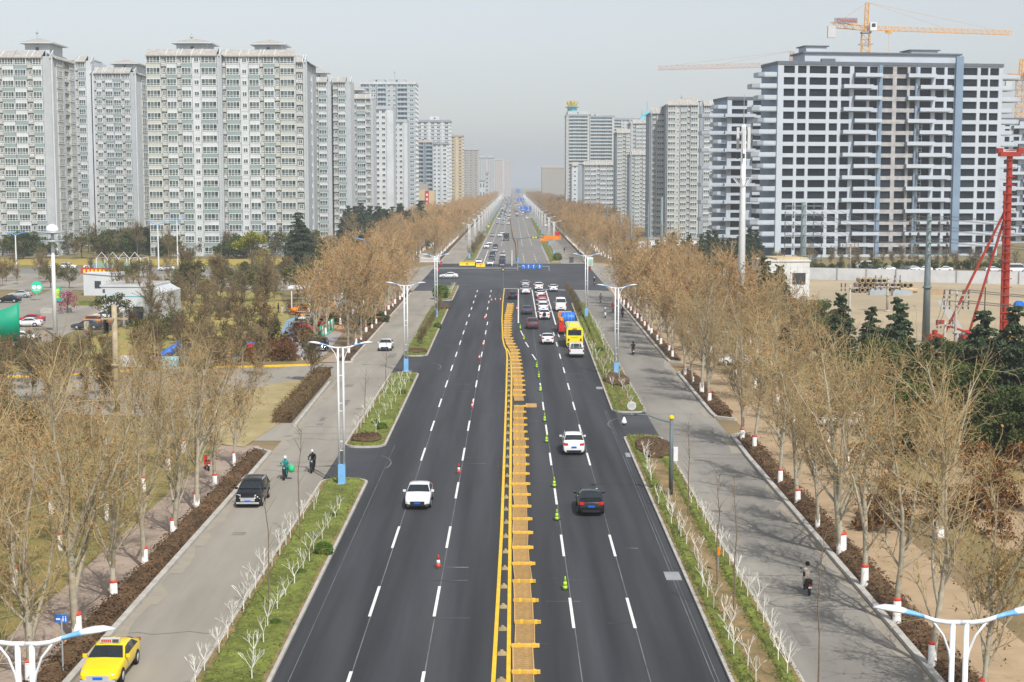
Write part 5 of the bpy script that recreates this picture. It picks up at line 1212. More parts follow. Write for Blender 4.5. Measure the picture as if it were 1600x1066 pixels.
tower('short stepped pale tower with tiled roof behind the dark conifers', 548, 582, 153, 700, 16, 19, [('P', .4), ('R', .7), ('B', 2), ('R', 1), ('G', .6)], pent=[(548, 566, 141, 'hip')], seed=9)
WM2 = (w_cream, w_grey, w_cream, w_grey)
tower('very tall grey tower with roof frames and a mast behind them', 562, 648, 131, 860, 26, 30, [('H', 1.2), ('w', 1), ('H', 1.2), ('W', 1.4), ('H', 1.4), ('w', 1)], side=[('W', 1)], wm=(w_grey, w_white, w_beige, w_grey), glass=g_blue, roof='flat', pent=[(575, 600, 124, 'box'), (606, 632, 124, 'box')], antenna=(616, 110), seed=10)
tower('slab of dark windows with a broad white end strip before the tallest grey tower', 584, 612, 170, 760, 18, 21, [('W', 2), ('P', 1.0)], side=[('P', 1)], wm=(w_white, w_grey, w_beige, w_grey), glass=g_dark, roof='flat', seed=11)
tower('lower slab with white right edge just right of the broad white strip', 613, 634, 190, 800, 18, 20, [('W', 2), ('P', .6)], side=[('P', 1)], wm=(w_white, w_grey, w_beige, w_grey), glass=g_dark, roof='flat', seed=12)
tower('grey and white tower with dark cornice behind the bluish block', 650, 702, 190, 1000, 22, 26, [('w', 2), ('P', .3), ('w', 2), ('P', .3), ('w', 1.2)], side=[('W', 1)], wm=(w_white, w_bluegrey, w_beige, w_grey), glass=g_dark, roof='flat', pent=[(671, 686, 182, 'box')], seed=13)
tower('bluish glass fronted block standing above the red banner', 650, 675, 222, 940, 18, 19, [('H', 1), ('D', .3), ('H', 1)], wm=(w_bluegrey, w_pink, w_beige, w_grey), glass=g_blue, roof='flat', pent=[(652, 668, 218, 'box')], seed=14)
tower('white block with dark square windows right of the bluish block', 675, 698, 225, 945, 18, 19, [('W', 1.5), ('P', .2), ('W', 1)], side=[('W', 1)], wm=(w_white, w_bluegrey, w_beige, w_grey), glass=g_dark, roof='flat', seed=15)
tower('tan yellow apartment tower on the far left side of the road', 703, 722, 213, 1180, 24, 24, [('w', 1), ('P', .3), ('w', 1)], side=[('w', 1)], wm=(w_tan, w_brown, w_beige, w_grey), glass=g_dark, roof='flat', seed=16)
tower('grey brown apartment tower beyond the tan yellow one', 723, 746, 234, 1450, 30, 24, [('w', 1), ('P', .2), ('w', 1), ('P', .2), ('w', 1)], side=[('w', 1)], wm=(w_brown, w_grey, w_beige, w_grey), glass=g_dark, roof='flat', seed=17)
tower('pinkish tower with a blue glass top band in the far haze on the left', 748, 771, 247, 2000, 36, 22, [('w', 1), ('P', .2), ('w', 1)], side=[('w', 1)], wm=(w_pink, w_aqua, w_beige, w_grey), glass=g_blue, roof='flat', seed=18, pent=[(749, 770, 244, 'box')])
tower('pinkish slab behind the blue topped tower, farthest but one on the left', 772, 786, 250, 2300, 40, 24, [('w', 1), ('P', .2)], side=[('w', 1)], wm=(w_pink, w_cream, w_beige, w_grey), roof='flat', seed=19, limit=60)
tower('farthest pale slab on the left of the road', 787, 797, 254, 2700, 60, 24, [('w', 1)], side=[('w', 1)], wm=(w_pink, w_cream, w_beige, w_grey), roof='flat', seed=20, limit=40)
tower('small white building with dark windows by the far left roadside', 748, 757, 283, 1500, 20, 3, [('W', 1)], wm=(w_white, w_bluegrey, w_beige, w_grey), glass=g_dark, roof='flat', seed=21, cat='building')
tower('small grey office block right of the white one by the far left roadside', 757, 763, 270, 1750, 20, 8, [('W', 1)], wm=(w_grey, w_bluegrey, w_beige, w_grey), glass=g_dark, roof='flat', seed=22, cat='building')
# podium with banner
A = at(650, 290, 900); B_ = at(678, 300, 900)
pod = thing('podium_building', 'low tan building with a red banner under the bluish block', 'building', (A.x, 900, 0)); W = B_.x-A.x
b = MB(); b.box(0, W, 0, 14, 0, A.z*.86, 0); b.box(0, W*.6, 1, 12, A.z*.86, A.z+1, 1); b.box(0, W*.55, -.3, 0, A.z*.45, A.z*.6, 2); b.build('wall', [w_tan, w_brown, g_dark], pod)
b = MB(); b.box(W*.48, W*.68, -.5, -.1, A.z*.28, A.z*.86, 0); bn = b.build('banner', m_red, pod)
b = MB()
for k in range(4): b.box(W*.53, W*.63, -.55, -.5, A.z*(.36+k*.12), A.z*(.42+k*.12))
b.build('banner_characters', m_white, bn)
b = MB(); b.box(.5, W*.42, -.35, -.1, A.z*.25, A.z*.42); b.build('shop_sign', m_white, pod)
# right side
tower('tall pale tower with glass bands and a golden lotus crown', 884, 920, 181, 1120, 30, 29, [('P', .3), ('H', 2.6), ('P', .2)], side=[('W', 1)], wm=(w_cream, w_bluegrey, w_beige, w_grey), glass=g_blue, roof='flat', seed=30, pent=[(886, 918, 174, 'box')])
tower('tall pale banded tower half attached to the lotus crowned tower', 921, 959, 183, 1120, 26, 29, [('H', 2.2), ('P', .2)], wm=(w_cream, w_bluegrey, w_beige, w_grey), glass=g_blue, roof='flat', seed=31, pent=[(922, 935, 178, 'box')])
tower('tall banded tower behind, right of the two lotus crown slabs', 958, 1012, 187, 1200, 26, 30, [('H', 1), ('W', 1), ('H', 1.4), ('W', 1)], wm=(w_cream, w_bluegrey, w_beige, w_grey), glass=g_blue, roof='flat', seed=32)
tower('wide brown slab with an orange top edge at the far right of the road end', 846, 881, 262, 1900, 40, 15, [('w', 1), ('P', .1), ('w', 1), ('P', .1), ('w', 1)], side=[('w', 1)], wm=(w_brown, w_tan, w_beige, w_grey), glass=g_dark, roof='flat', seed=33)
tower('low white apartment slab in front of the lotus crown towers', 912, 961, 257, 930, 14, 12, [('B', 1), ('B', 1), ('R', .5), ('B', 1), ('B', 1.2), ('R', .3)], side=[('G', 1)], wm=(w_white, w_grey, w_white, w_grey), seed=34)
tower('low bluish white apartment slab left of the low white one', 893, 911, 258, 1000, 20, 12, [('S', 1), ('G', 1)], side=[('G', 1)], wm=(w_white, w_bluegrey, w_white, w_bluegrey), seed=35, limit=40)
tower('narrow apartment tower in front of the banded tower', 963, 984, 207, 850, 20, 25, [('B', 1), ('R', .5), ('B', .8)], side=[('G', 1)], wm=(w_beige, w_grey, w_beige, w_bluegrey), seed=36)
tower('pale apartment tower left of the grey shadowed corner, with slim balconies', 985, 1014, 192, 860, 20, 26, [('G', .3), ('R', .4), ('B', 1), ('B', 1)], side=[('G', 1)], wm=(w_white, w_grey, w_white, w_grey), seed=37)
tower('shorter apartment block in front of the slim balcony tower', 984, 1012, 241, 800, 16, 18, [('G', .3), ('R', .4), ('B', 1), ('R', .4), ('B', 1)], side=[('G', 1)], wm=(w_cream, w_grey, w_cream, w_bluegrey), seed=38)
tower('left wing of the beige residential tower right of the road', 1016, 1041, 176, 655, 18, 22, [('G', .3), ('R', .7), ('B', 1.4), ('R', .4)], side=[('G', 1)], wm=(w_cream, w_grey, w_cream, w_bluegrey), seed=39)  # blue-grey left side wall: its shadow is painted as wall colour
tower('tall beige residential tower in the middle of the right group', 1042, 1092, 163, 645, 20, 22, [('b', 1.4), ('S', .7), ('B', 1.2), ('R', .5), ('B', 1.3), ('D', .2)], side=[('G', 1)], wm=(w_cream, w_grey, w_cream, w_bluegrey), seed=40, pent=[(1060, 1090, 158, 'hip')], antenna=(1064, 148))
tower('white residential tower squeezed beside the construction blocks', 1093, 1124, 164, 660, 20, 22, [('G', .6), ('B', 1.2), ('R', .4), ('B', 1.2)], side=[('G', 1)], wm=(w_white, w_grey, w_white, w_bluegrey), seed=41)
# lotus crown and blue pointed roofs
c = at(893, 178, 1130); t = thing('lotus_crown', 'golden lotus shaped crown on a blue drum on the roof of the tall banded tower', 'roof ornament', (c.x, c.y, c.z-1))
b = MB(); b.lathe([(4.5, 0), (4.5, 2), (3.6, 2.2), (3.6, 5), (5.5, 6)], 12); b.build('drum', w_aqua, t)
b = MB()
for ring_n, r0, tilt, hh in ((10, 2.6, .75, 4.5), (7, 1.2, .35, 5.2)):
    for k in range(ring_n):
        a = 2*math.pi*k/ring_n; o = Vector((math.cos(a), math.sin(a), 0)); s_ = Vector((-o.y, o.x, 0)); p = o*r0+Vector((0, 0, 6)); m_ = p+o*hh*.5*tilt+Vector((0, 0, hh*.5)); e = p+o*hh*tilt*.8+Vector((0, 0, hh))
        b.add([p, m_-s_*1.1, e, m_+s_*1.1, p-o*.3, m_-o*.3], [(0, 1, 2, 3), (4, 3, 2, 1)], 0)
b.build('petals', m_yellow, t)
for px, py, w, lab in ((1010, 171, 8, 'large blue glass spire roof behind the slim balcony tower'), (1002, 184, 3.5, 'small blue glass spire roof left of the large one')):
    c = at(px, 194, 1100); zt = at(px, py, 1100).z-c.z; b = MB(); b.box(-w, w, -w, w, -60, 0, 1); b.add([(-w, -w, 0), (w, -w, 0), (w, w, 0), (-w, w, 0), (0, 0, zt)], [(0, 1, 4), (1, 2, 4), (2, 3, 4), (3, 0, 4)], 0)
    b.tube([(0, 0, zt-1), (0, 0, zt+6)], [.3, .1], 5); b.box(-w+.01, w-.01, -w+.01, w-.01, -c.z, -60, 1)
    tag(b.build('spire_roof', [w_aqua, w_cream], loc=c), lab, 'spire')
# --------- white blocks under construction ---------
def clad(nm, label, px0, px1, pyt, Y, rot, floors, depth, cols, balc, bandset=None, parapet=True, left_balc=None, right_balc=None, centre=None):
    """real wall of piers and spandrels in front of a recessed dark core; cols: list of (f0, f1) window column fractions"""
    A = at(px0, pyt, Y); Z = A.z; fh = Z/floors
    # right end: intersect pixel column with rotated facade
    k = (px1-800)/FPX*1.0; W = (k*A.y-A.x)/(math.cos(rot)-k*math.sin(rot)); W *= 1.0
    t = thing('construction_block', label, 'unfinished building', (A.x, A.y, 0), rot)
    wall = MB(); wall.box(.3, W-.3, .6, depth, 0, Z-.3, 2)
    ed = [0]; 
    for a, b in cols: ed += [a*W, b*W]
    ed.append(W); T = lambda s, o, z: (s, -o, z)
    for i in range(0, len(ed), 2):
        m = 0
        if centre and centre[0] <= (ed[i]+ed[i+1])/2/W <= centre[1]: m = 1
        wall.box(ed[i], ed[i+1], -.0, .6, 0, Z, m) if False else wall.box(ed[i], ed[i+1], 0, .62, .0, Z, m)
    for (a, b) in cols:
        m = 1 if centre and centre[0] <= (a+b)/2 <= centre[1] else 0
        for f in range(floors+1):
            z = f*fh; wall.box(a*W, b*W, .004, .6, max(0, z-.13*fh), min(Z, z+.22*fh), m)
    wall.box(-.0, .3, .62, depth, 0, Z, 4); wall.box(W-.3, W, .62, depth, 0, Z, 0)  # left end wall bluer and darker: shade of that side painted in
    if parapet: wall.box(-.2, W+.2, -.25, .0, Z-.1, Z+.9, 3); wall.box(-.25, 0, 0, depth, Z-.1, Z+.9, 3); wall.box(-.2, W+.2, -.1, depth, Z+.001, Z+.25, 3)
    wall.build('wall', [w_cw, w_raw, g_open, w_cdark, w_cblue_shade], t)
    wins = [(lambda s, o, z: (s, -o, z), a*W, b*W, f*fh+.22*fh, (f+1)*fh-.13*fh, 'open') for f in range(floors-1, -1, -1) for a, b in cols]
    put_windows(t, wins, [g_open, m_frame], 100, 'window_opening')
    for f in range(1, floors):
        z = f*fh
        for (a0, b0, a1, b1, off) in balc:
            if (f+off) % 2: a, b, d = a0, b0, 1.9
            else: a, b, d = a1, b1, 1.9
            m = MB(); m.box(a*W, b*W, -d, -.0, z-.16, z+.02, 0); m.box(a*W, b*W, -d-.08, -d+.06, z-.2, z+.95, 0); m.box(a*W-.02, a*W+.12, -d, -.1, z-.2, z+.95, 1); m.box(b*W-.12, b*W+.02, -d, -.1, z-.2, z+.95, 1)
            m.build('balcony', [w_cw, w_cblue_shade], t)
        for sd, lst in ((-1, left_balc), (1, right_balc)):
            if not lst: continue
            L = lst[f % 2]; x0 = 0 if sd < 0 else W; m = MB()
            pts = [(0, .6), (L*.75, .6), (L, 2.2), (L, 7), (0, 8)]
            if sd < 0: pts = [(-x, y) for x, y in pts][::-1]
            m.prism([(x0+x, y) for x, y in pts], z-.35, z+.1, 0); inner = pts
            for p, q in zip(pts, pts[1:]):
                if abs(p[0]-q[0])+abs(p[1]-q[1]) > .1 and not (p[0] == 0 and q[0] == 0): m._bar((x0+p[0], p[1], z+.5), (x0+q[0], q[1], z+.5), .15, 1.2, 0)
            m.build('balcony', [w_cw], t)
    return t, W, Z, fh
cols7 = [(.055, .145), (.195, .255), (.30, .455/1.0)]
cols7 = [(.058, .098), (.118, .148), (.168, .235), (.255, .284), (.305, .335), (.36, .41), (.428, .456), (.482, .522), (.546, .586), (.604, .626), (.648, .692), (.716, .748), (.768, .794), (.832, .894), (.915, .942), (.957, .99)]
cols7 = [((a-.03)*1.02-.003, (b-.03)*1.02+.004) for a, b in cols7]
t7, W7, Z7, fh7 = clad('c7', 'big white block under construction with black window openings and staggered balconies', 1215, 1556, 100, 470, math.radians(9), 17, 16, cols7, [(.28, .41, .33, .45, 0), (.565, .69, .62, .76, 1)], left_balc=(5.5, 7.5), right_balc=(7, 5), centre=(.45, .60))
b = MB(); b.box(.8*W7-1.2, .8*W7+1.2, -.9, 0, 0, Z7+3, 0); b.box(.605*W7, .612*W7, -.5, 0, 0, Z7-.5, 0); b.box(.45*W7-.6, .45*W7+.6, -.5, -.004, 0, Z7, 0); b.build('vertical_fin', w_cblue_shade, t7)
b = MB(); b.box(.13*W7, .82*W7, 3, 14, Z7, Z7+3.6, 0); b.box(.12*W7, .83*W7, 2.4, 15, Z7+3.6, Z7+4.1, 1); b.box(.15*W7, .24*W7, 6, 13, Z7+4.1, Z7+6, 0); b.box(.14*W7, .25*W7, 5.5, 13.5, Z7+6, Z7+6.3, 1); b.box(.62*W7, .74*W7, 6, 13, Z7+4.1, Z7+5.2, 0); b.box(.61*W7, .75*W7, 5.5, 13.5, Z7+5.2, Z7+5.5, 1)
b.box(.20*W7, .26*W7, 2.0, 3, Z7, Z7+2, 1); b.build('roof_storey', [w_cw, w_cdark], t7)
for k in range(17):
    for x in (.497, .606):
        pass
b = MB()
for k in range(60): b.box(.617*W7, .617*W7+1.2, -1.3, -.2, k*1.0, k*1.0+.06, 0) if k*1.0 < Z7*.72 and k*1.0 > 6 else None
for x in (.617*W7, .617*W7+1.2): b.box(x-.04, x+.04, -1.3, -1.22, 6, Z7*.72, 0)
b.build('hoist_lattice', m_steel, t7)
t6, W6, Z6, fh6 = clad('c6', 'white block under construction with long curved balconies behind the antenna mast', 1136, 1200, 155, 560, math.radians(9), 17, 18, [(.1, .45), (.58, .8), (.88, .99)], [(-.08, .62, .55, .98, 0)], left_balc=(4.5, 9), centre=None)
t8, W8, Z8, fh8 = clad('c8', 'white block under construction at the right edge behind the piling rig', 1562, 1680, 188, 590, math.radians(9), 16, 18, [(.06, .12), (.17, .24), (.31, .44), (.5, .55), (.6, .7), (.76, .95)], [(.14, .4, .28, .55, 0)], left_balc=(4, 3))
# site office, white tiled building
A = G(1192, 474); b0 = thing('tiled_building', 'low white tiled building with dark windows between the cedars and the steel pole', 'building', (A.x, A.y, 0), math.radians(6))
b = MB(); b.box(0, 9, 0, 9, 0, 8.0, 0); b.box(-.2, 9.2, -.2, 9.2, 8.0, 8.3, 0); b.box(2.5, 8.8, .2, 8.8, 8.3, 8.7, 1)
for k in range(1, 8): b.box(0, 9, -.012, 0, k*1.15, k*1.15+.04, 2)
for k in range(1, 7): b.box(k*1.3, k*1.3+.04, -.014, 0, 0, 8, 2)
b.build('wall', [mat('white_tile', (.68, .69, .67), .5, .04), w_tan, w_grey], b0)
for x in (.6, 5.6): b = MB(); b.box(x, x+2.6, -.06, -.02, 3.6, 5.8, 0); b.build('window', g_dark, b0)
# white site wall
A, B_ = G(1262, 437), G(1640, 446); st = thing('site_wall', 'long white construction site wall in front of the white blocks', 'wall', (0, 0, 0)); b = MB()
b._bar((A.x, A.y, 1.45), (B_.x, B_.y, 1.45), .2, 2.9, 0); b.build('wall_panels', mat('site_wall_white', (.58, .59, .6), .7, .08, .6, space='world'), st)
for k in range(9): c = A.lerp(B_, k/8); b = MB(); b.box(c.x-.1, c.x+.1, c.y-.3, c.y-.12, 0, 3.1); b.build('post', m_grey, st)
A, B_ = at(1117, 392, 505), at(1165, 394, 505); b = MB(); b._bar((A.x-30, 505, 2), (B_.x, 505, 2), .3, 3.6, 0); tag(b.build('white_wall', m_white), 'white wall below the curved balcony block left of the antenna mast', 'wall')
for nm_, px, py, w, h, lab, mt in [('site_shed', 1075, 398, 26, 5, 'low pale site shed behind the brown trees right of the junction', m_white)]:
    c = G(px, py); b = MB(); b.box(-w/2, w/2, 0, 8, 0, h, 0); b.box(-w/2-.2, w/2+.2, -.3, 8.3, h, h+.3, 1)
    for k in range(6): b.box(-w/2+1+k*4, -w/2+3+k*4, -.03, 0, 1.2, 3, 2)
    tag(b.build(nm_, [mt, m_steel, g_dark], loc=c), lab, 'shed')
# left low buildings
A = G(158, 500); gh = thing('gatehouse', 'white flat roofed gatehouse with a teal stripe beside the park fence', 'building', (A.x, A.y, 0), math.radians(-3))
W = 8.6; b = MB(); b.box(0, W, 0, 11, 0, 5.6, 0); b.box(-.15, W+.15, -.15, 11.15, 5.6, 5.95, 0); b.box(.3, W-.3, .3, 10.7, 5.95, 5.99, 1); b.box(-.02, W+.02, -.03, 0, 3.9, 4.05, 2)
b.add([(W, 0, 5.6), (W, 11, 5.6), (W+2, 11, 4.6), (W+2, 0, 4.6), (W+2, 0, 0), (W+2, 11, 0)], [(0, 3, 2, 1), (3, 4, 5, 2)], 0); b.add([(W, 0, 0), (W+2, 0, 0), (W+2, 0, 4.6), (W, 0, 5.6)], [(0, 1, 2, 3)], 0); b.build('wall', [w_white, w_tile, w_aqua], gh)
for x in (1.2, 5.4): b = MB(); b.box(x, x+1.8, -.06, -.02, 0, 2.3); b.build('door', g_dark, gh)
b = MB(); b.box(.3, .7, -.05, -.02, 4.6, 5.2); b.build('number_sign', m_dgrey, gh)
A = G(130, 462); b = MB(); b.box(0, 7, 0, 6, 0, 4.6, 0); b.add([(-.2, -.2, 4.6), (7.2, -.2, 4.0), (7.2, 6.2, 4.0), (-.2, 6.2, 4.6)], [(0, 1, 2, 3)], 1); sh = b.build('white_hut', [w_white, w_tile], loc=A); tag(sh, 'small white hut behind the gatehouse', 'hut')
b = MB(); b.box(2.3, 3.6, -.06, -.02, 1.5, 3.0); b.build('window', g_dark, sh)
# truss shelter
A = G(150, 432); sh = thing('truss_shelter', 'white steel truss shelter over green netting behind the gatehouse', 'shelter', (A.x, A.y, 0)); L = 11
for k in range(5):
    b = MB(); x = k*L/4; b.tube([(x, 0, 0), (x, 0, 4.6)], .12, 6); b.tube([(x, 0, 4.4), (x+L/8, 0, 6), (x+L/4, 0, 4.4)], .09, 5) if k < 4 else None; b.tube([(x, 0, 4.4), (x, 8, 4.4), (x, 8, 0)], .09, 5); b.build('truss', m_white, sh)
b = MB(); b.box(-1, L, .3, .36, 0, 3.4); b.build('green_net', mat('net_green', (.22, .42, .34), .8, .1), sh)
A = G(126, 436); b = MB(); b.box(0, 9, 0, .2, 1.2, 2.6, 0)
for k in range(9): b.box(.5+k*.95, 1.1+k*.95, -.03, 0, 1.5, 2.3, 1)
tag(b.build('red_banner', [m_red, m_yellow], loc=A), 'long red banner with characters beside the truss shelter', 'banner')
A = G(488, 392); b = MB(); n = 8; vs = []
for i in range(n+1):
    a = math.pi*i/n; vs += [(9-9*math.cos(a), 0, 3+1.6*math.sin(a)), (9-9*math.cos(a), 7, 3+1.6*math.sin(a))]
b.add(vs, [(2*i, 2*i+2, 2*i+3, 2*i+1) for i in range(n)], 0)
for x in (0, 9, 18): b.tube([(x, .2, 0), (x, .2, 3.1 if x != 9 else 4.4)], .12, 6, 1)
tag(b.build('blue_canopy', [m_skyblue, m_steel], loc=A), 'blue arched canopy beside the sharp corner of the left towers', 'canopy')
# ---------------- cranes, rig, poles ----------------
def lattice(mb, p0, p1, w, n, r=.08, mi=0, tri=False):
    """square (or triangular) truss between two points"""
    p0, p1 = Vector(p0), Vector(p1); d = (p1-p0).normalized(); ref = Vector((0, 1, 0)) if abs(d.z) > .8 else Vector((0, 0, 1)); x = d.cross(ref).normalized(); y = x.cross(d)
    cs = [x*-.5+y*-.4, x*.5+y*-.4, y*.6] if tri else [x*a+y*b for a, b in ((-.5, -.5), (.5, -.5), (.5, .5), (-.5, .5))]
    m = len(cs)
    for c in cs: mb.tube([p0+c*w, p1+c*w], r, 4, mi)
    for i in range(n):
        a, b = p0.lerp(p1, i/n), p0.lerp(p1, (i+1)/n)
        for k in range(m):
            c0, c1 = cs[k]*w, cs[(k+1) % m]*w
            if i % 2: c0, c1 = c1, c0
            mb.tube([a+c0, b+c1], r*.6, 3, mi, False); mb.tube([a+c0, a+c1], r*.5, 3, mi, False)
m_crane = mat('crane_orange', (.8, .4, .06), .5, .08, 1); m_cranep = mat('crane_faded', (.62, .42, .34), .6, .08, 1)
def crane(label, px, pytop, pyslew, Y, pxj, pyj, pxc, pyc, m, dYj=10, sign=True, base=0):
    c = at(px, pyslew, Y); t = thing('tower_crane', label, 'tower crane', (c.x, Y, 0)); zs = c.z; zt = at(px, pytop, Y).z
    b = MB(); lattice(b, (0, 0, base), (0, 0, zs-1), 2.6, int((zs-base)/2.2), .14); b.build('mast', m, t)
    b = MB(); b.box(-1.6, 1.6, -1.6, 1.6, zs-1.2, zs-.6)
    for z in (zs-5, zs-10):
        b.box(-2.2, 2.2, -2.2, -2.1, z, z+.15); b.box(-2.2, 2.2, 2.1, 2.2, z, z+.15); b.box(-2.2, -2.1, -2.2, 2.2, z, z+.15); b.box(2.1, 2.2, -2.2, 2.2, z, z+.15)
    b.build('platform', m_grey, t)
    b = MB(); lattice(b, (0, 0, zs-.5), (.3, 0, zt), 1.2, 7, .12); b.build('tower_head', m, t)
    j = at(pxj, pyj, Y+dYj)-Vector((c.x, Y, 0)); k = at(pxc, pyc, Y-dYj*.3)-Vector((c.x, Y, 0))
    b = MB(); lattice(b, (0, 0, zs+.6), j, 1.5, 46, .09, tri=True); b.build('jib', m, t)
    b = MB(); lattice(b, (0, 0, zs+.6), k, 1.6, 8, .12); b.build('counter_jib', m, t)
    b = MB(); b.box(k.x-1, k.x+1.6, k.y-.8, k.y+.8, k.z-4.4, k.z-.4); b.build('counterweight', m_plastic, t)
    b = MB(); b.box(1.0, 3.2, -2.2, -.4, zs-.4, zs+2.4, 0); b.box(1.5, 2.8, -2.25, -2.2, zs+.8, zs+2.0, 1); b.build('cab', [m_white, m_glass], t)
    top = Vector((.3, 0, zt)); b = MB(); b.tube([top, j*.55+Vector((0, 0, zs*.45+1))], .05, 3); b.tube([top, Vector((0, 0, zs+.6)).lerp(j, .88)+Vector((0, 0, 1))], .05, 3); b.tube([top, k+Vector((2, 0, .6))], .06, 3); b.build('tie_rods', m, t)
    q = Vector((0, 0, zs)).lerp(j, .155); b = MB(); b.box(q.x-1, q.x+1, q.y-.7, q.y+.7, q.z-.9, q.z+.1); b.tube([q, q-Vector((0, 0, 8))], .05, 3); b.box(q.x-.5, q.x+.5, q.y-.2, q.y+.2, q.z-9, q.z-7.6); b.build('trolley_and_hook', m, t)
    if sign:
        b = MB(); b.box(k.x+1, k.x+9, k.y-.95, k.y-.85, k.z+.4, k.z+2.3); s = b.build('sign_board', m_grey, t)
        cu = bpy.data.curves.new('sign_text', 'FONT'); cu.body = 'DAHAN'; cu.size = 1.9; cu.extrude = .03; o = bpy.data.objects.new('sign_text', cu); 
        me = bpy.data.meshes.new_from_object(o); me.materials.append(m_red); o2 = bpy.data.objects.new('sign_text', me); COL.objects.link(o2); o2.parent = s; o2.location = (k.x+1.9, k.y-1.0, k.z+.7); o2.rotation_euler = (math.pi/2, 0, 0); bpy.data.objects.remove(o)
    return t
crane('orange tower crane with a red lettered sign board rising behind the big white block', 1352, 4, 47, 530, 1580, 52, 1297, 39, m_crane)
crane('orange tower crane at the right edge behind the right white block', 1593, 92, 122, 640, 1760, 130, 1574, 118, m_crane, sign=False)
crane('faded tower crane whose jib reaches left above the antenna mast', 1235, 80, 104, 560, 1026, 107, 1262, 104, m_cranep, sign=False)
# piling rig
m_rig = mat('rig_red', (.38, .04, .022), .45, .12, 1)
A = G(1568, 552); t = thing('piling_rig', 'tall red piling rig with slanted braces standing on the sandy site', 'piling rig', (A.x, A.y, 0)); zt = at(1577, 234, A.y).z; top = Vector((at(1577, 234, A.y).x-A.x, 0, zt))
b = MB(); b.tube([(0, 0, 1), top*.97], [.45, .38], 10); b.tube([(-.7, -.3, 1), top*.8+Vector((-.65, -.3, 0))], .14, 5)
for k in range(24): q = top*(k/24); b._bar(q+Vector((-.7, -.5, 1)), q+Vector((.6, -.5, 1)), .1, .1, 0)
b.box(top.x-1.4, top.x+1.4, -.6, .6, zt-.9, zt-.3); b.box(top.x-1.7, top.x-1.0, -.4, .4, zt-.5, zt+.2); b.box(top.x+1.0, top.x+1.7, -.4, .4, zt-.5, zt+.2); b.build('mast', m_rig, t)
for x, h in ((-8.5, .72), (-5, .70)): b = MB(); b.tube([(x, .5, 1.6), top*h+Vector((-.2, 0, 0))], .17, 8); b.build('brace', m_rig, t)
b = MB(); b.box(-10.5, 1.6, -1.6, 1.6, .9, 1.5); b.tube([(-9.0, -1, 4.2), (-1.5, -1, 1.6)], .15, 6); b.box(-9.6, -8.6, -1.3, -.7, 3.9, 4.6); b.build('platform_frame', m_rig, t)
for x in (-10.4, -6, -1): b = MB(); b.box(x, x+1.7, -1.4, .8, 1.5, 2.6); b.lathe([(.25, 0), (.4, .2), (.4, .5), (.25, .6)], 10, 0, (x+.8, -.4, 2.6)); b.build('winch', m_rig if x != -1 else P_orange, t)
b = MB(); b.box(-3.4, -2.6, -.9, -.2, 3.5, 5.6, 0); b.tube([(-3, -.5, 5.5), (-3, -.5, 9)], .08, 4); b.build('hammer', m_black, t)
b = MB(); b.lathe([(.2, -.5), (.7, -.4), (.7, .4), (.2, .5)], 12, 0, (1.6, -.6, 6.5), ax='y'); b.build('hose_reel', m_blue, t)
b = MB(); b.box(-10.5, 1.6, -2.2, -1.7, -0.0, .85); b.box(-10.5, 1.6, 1.7, 2.2, 0.0, .85); b.build('skid', m_grey, t)
sheet('site_sand', [tuple(G(*p).xy) for p in ((1195, 520), (1262, 438), (1760, 447), (1900, 640), (1500, 700), (1400, 600), (1300, 575))], .04, m_sand)
sheet('site_track', [tuple(G(*p).xy) for p in ((1463, 470), (1476, 470), (1502, 512), (1508, 530), (1494, 530), (1478, 495))], .06, m_conc)
sheet('sandy_path', [tuple(G(*p).xy) for p in ((1400, 590), (1440, 590), (1500, 700), (1470, 760), (1560, 860), (1700, 860), (1700, 820), (1520, 720), (1480, 660))], .05, m_tan)
sheet('sandy_path', [(25.5, 100), (30, 104), (31, 130), (34, 170), (31, 170), (28, 132), (25.5, 112)], .05, m_tan)
b = MB(); b.box(0, 9, 0, .15, 0, 1.8); tag(b.build('site_tank', m_plastic, loc=G(1494, 563)), 'pale metal barrier in front of the piling rig', 'barrier')
b = MB(); b.sphere((0, 0, 0), 1.6, 8, 0, 1.3); tag(b.build('orange_heap_cover', m_orange, loc=G(1464, 552)), 'orange covered heap beside the wooden power poles', 'heap')
A = G(1500, 553); gb = MB(); gb.box(0, 1.8, 0, 1.6, 0, 2.0); gb.lathe([(.7, 2.0), (.9, 2.4), (.6, 3.0)], 10, 0, (.9, .8, 0)); tag(gb.build('generator', [mat('generator_green', (.25, .33, .3), .6)], loc=A), 'grey green generator left of the red piling rig', 'generator')
# concrete pipes
m_pipe = mat('concrete_pipe', (.46, .36, .22), .85, .15, 1); PR = .56
pm = MB(); n = 18
ang = [2*math.pi*k/n for k in range(n)]
V_ = [(PR*r*math.cos(a), y, PR*r*math.sin(a)) for r, y in ((1, 0), (1, 4), (.78, 4), (.78, 0)) for a in ang]
pm.add(V_, [(i % 4*n+k, i % 4*n+(k+1) % n, (i+1) % 4*n+(k+1) % n, (i+1) % 4*n+k) for i in range(4) for k in range(n)]); p0 = pm.build('concrete_pipe', m_pipe)
base = G(1338, 458); k = 0
for rowi, (nn, off) in enumerate(((11, 0), (10, 1.0), (5, 2.0))):
    for i in range(nn):
        o = p0 if k == 0 else p0.copy(); 
        if k: COL.objects.link(o)
        o.location = (base.x+off*.57+i*1.15+(.4 if i > 7 else 0), base.y+R.uniform(-.3, .3), .6+rowi*1.0); s = R.uniform(.88, 1); o.scale = (s, 1, s)
        tag(o, ['large concrete pipe in the bottom layer of the stack by the white site wall', 'large concrete pipe in the second layer of the stack by the white site wall', 'large concrete pipe on top of the stack by the white site wall'][rowi], 'pipe', 'stacked concrete pipes'); k += 1
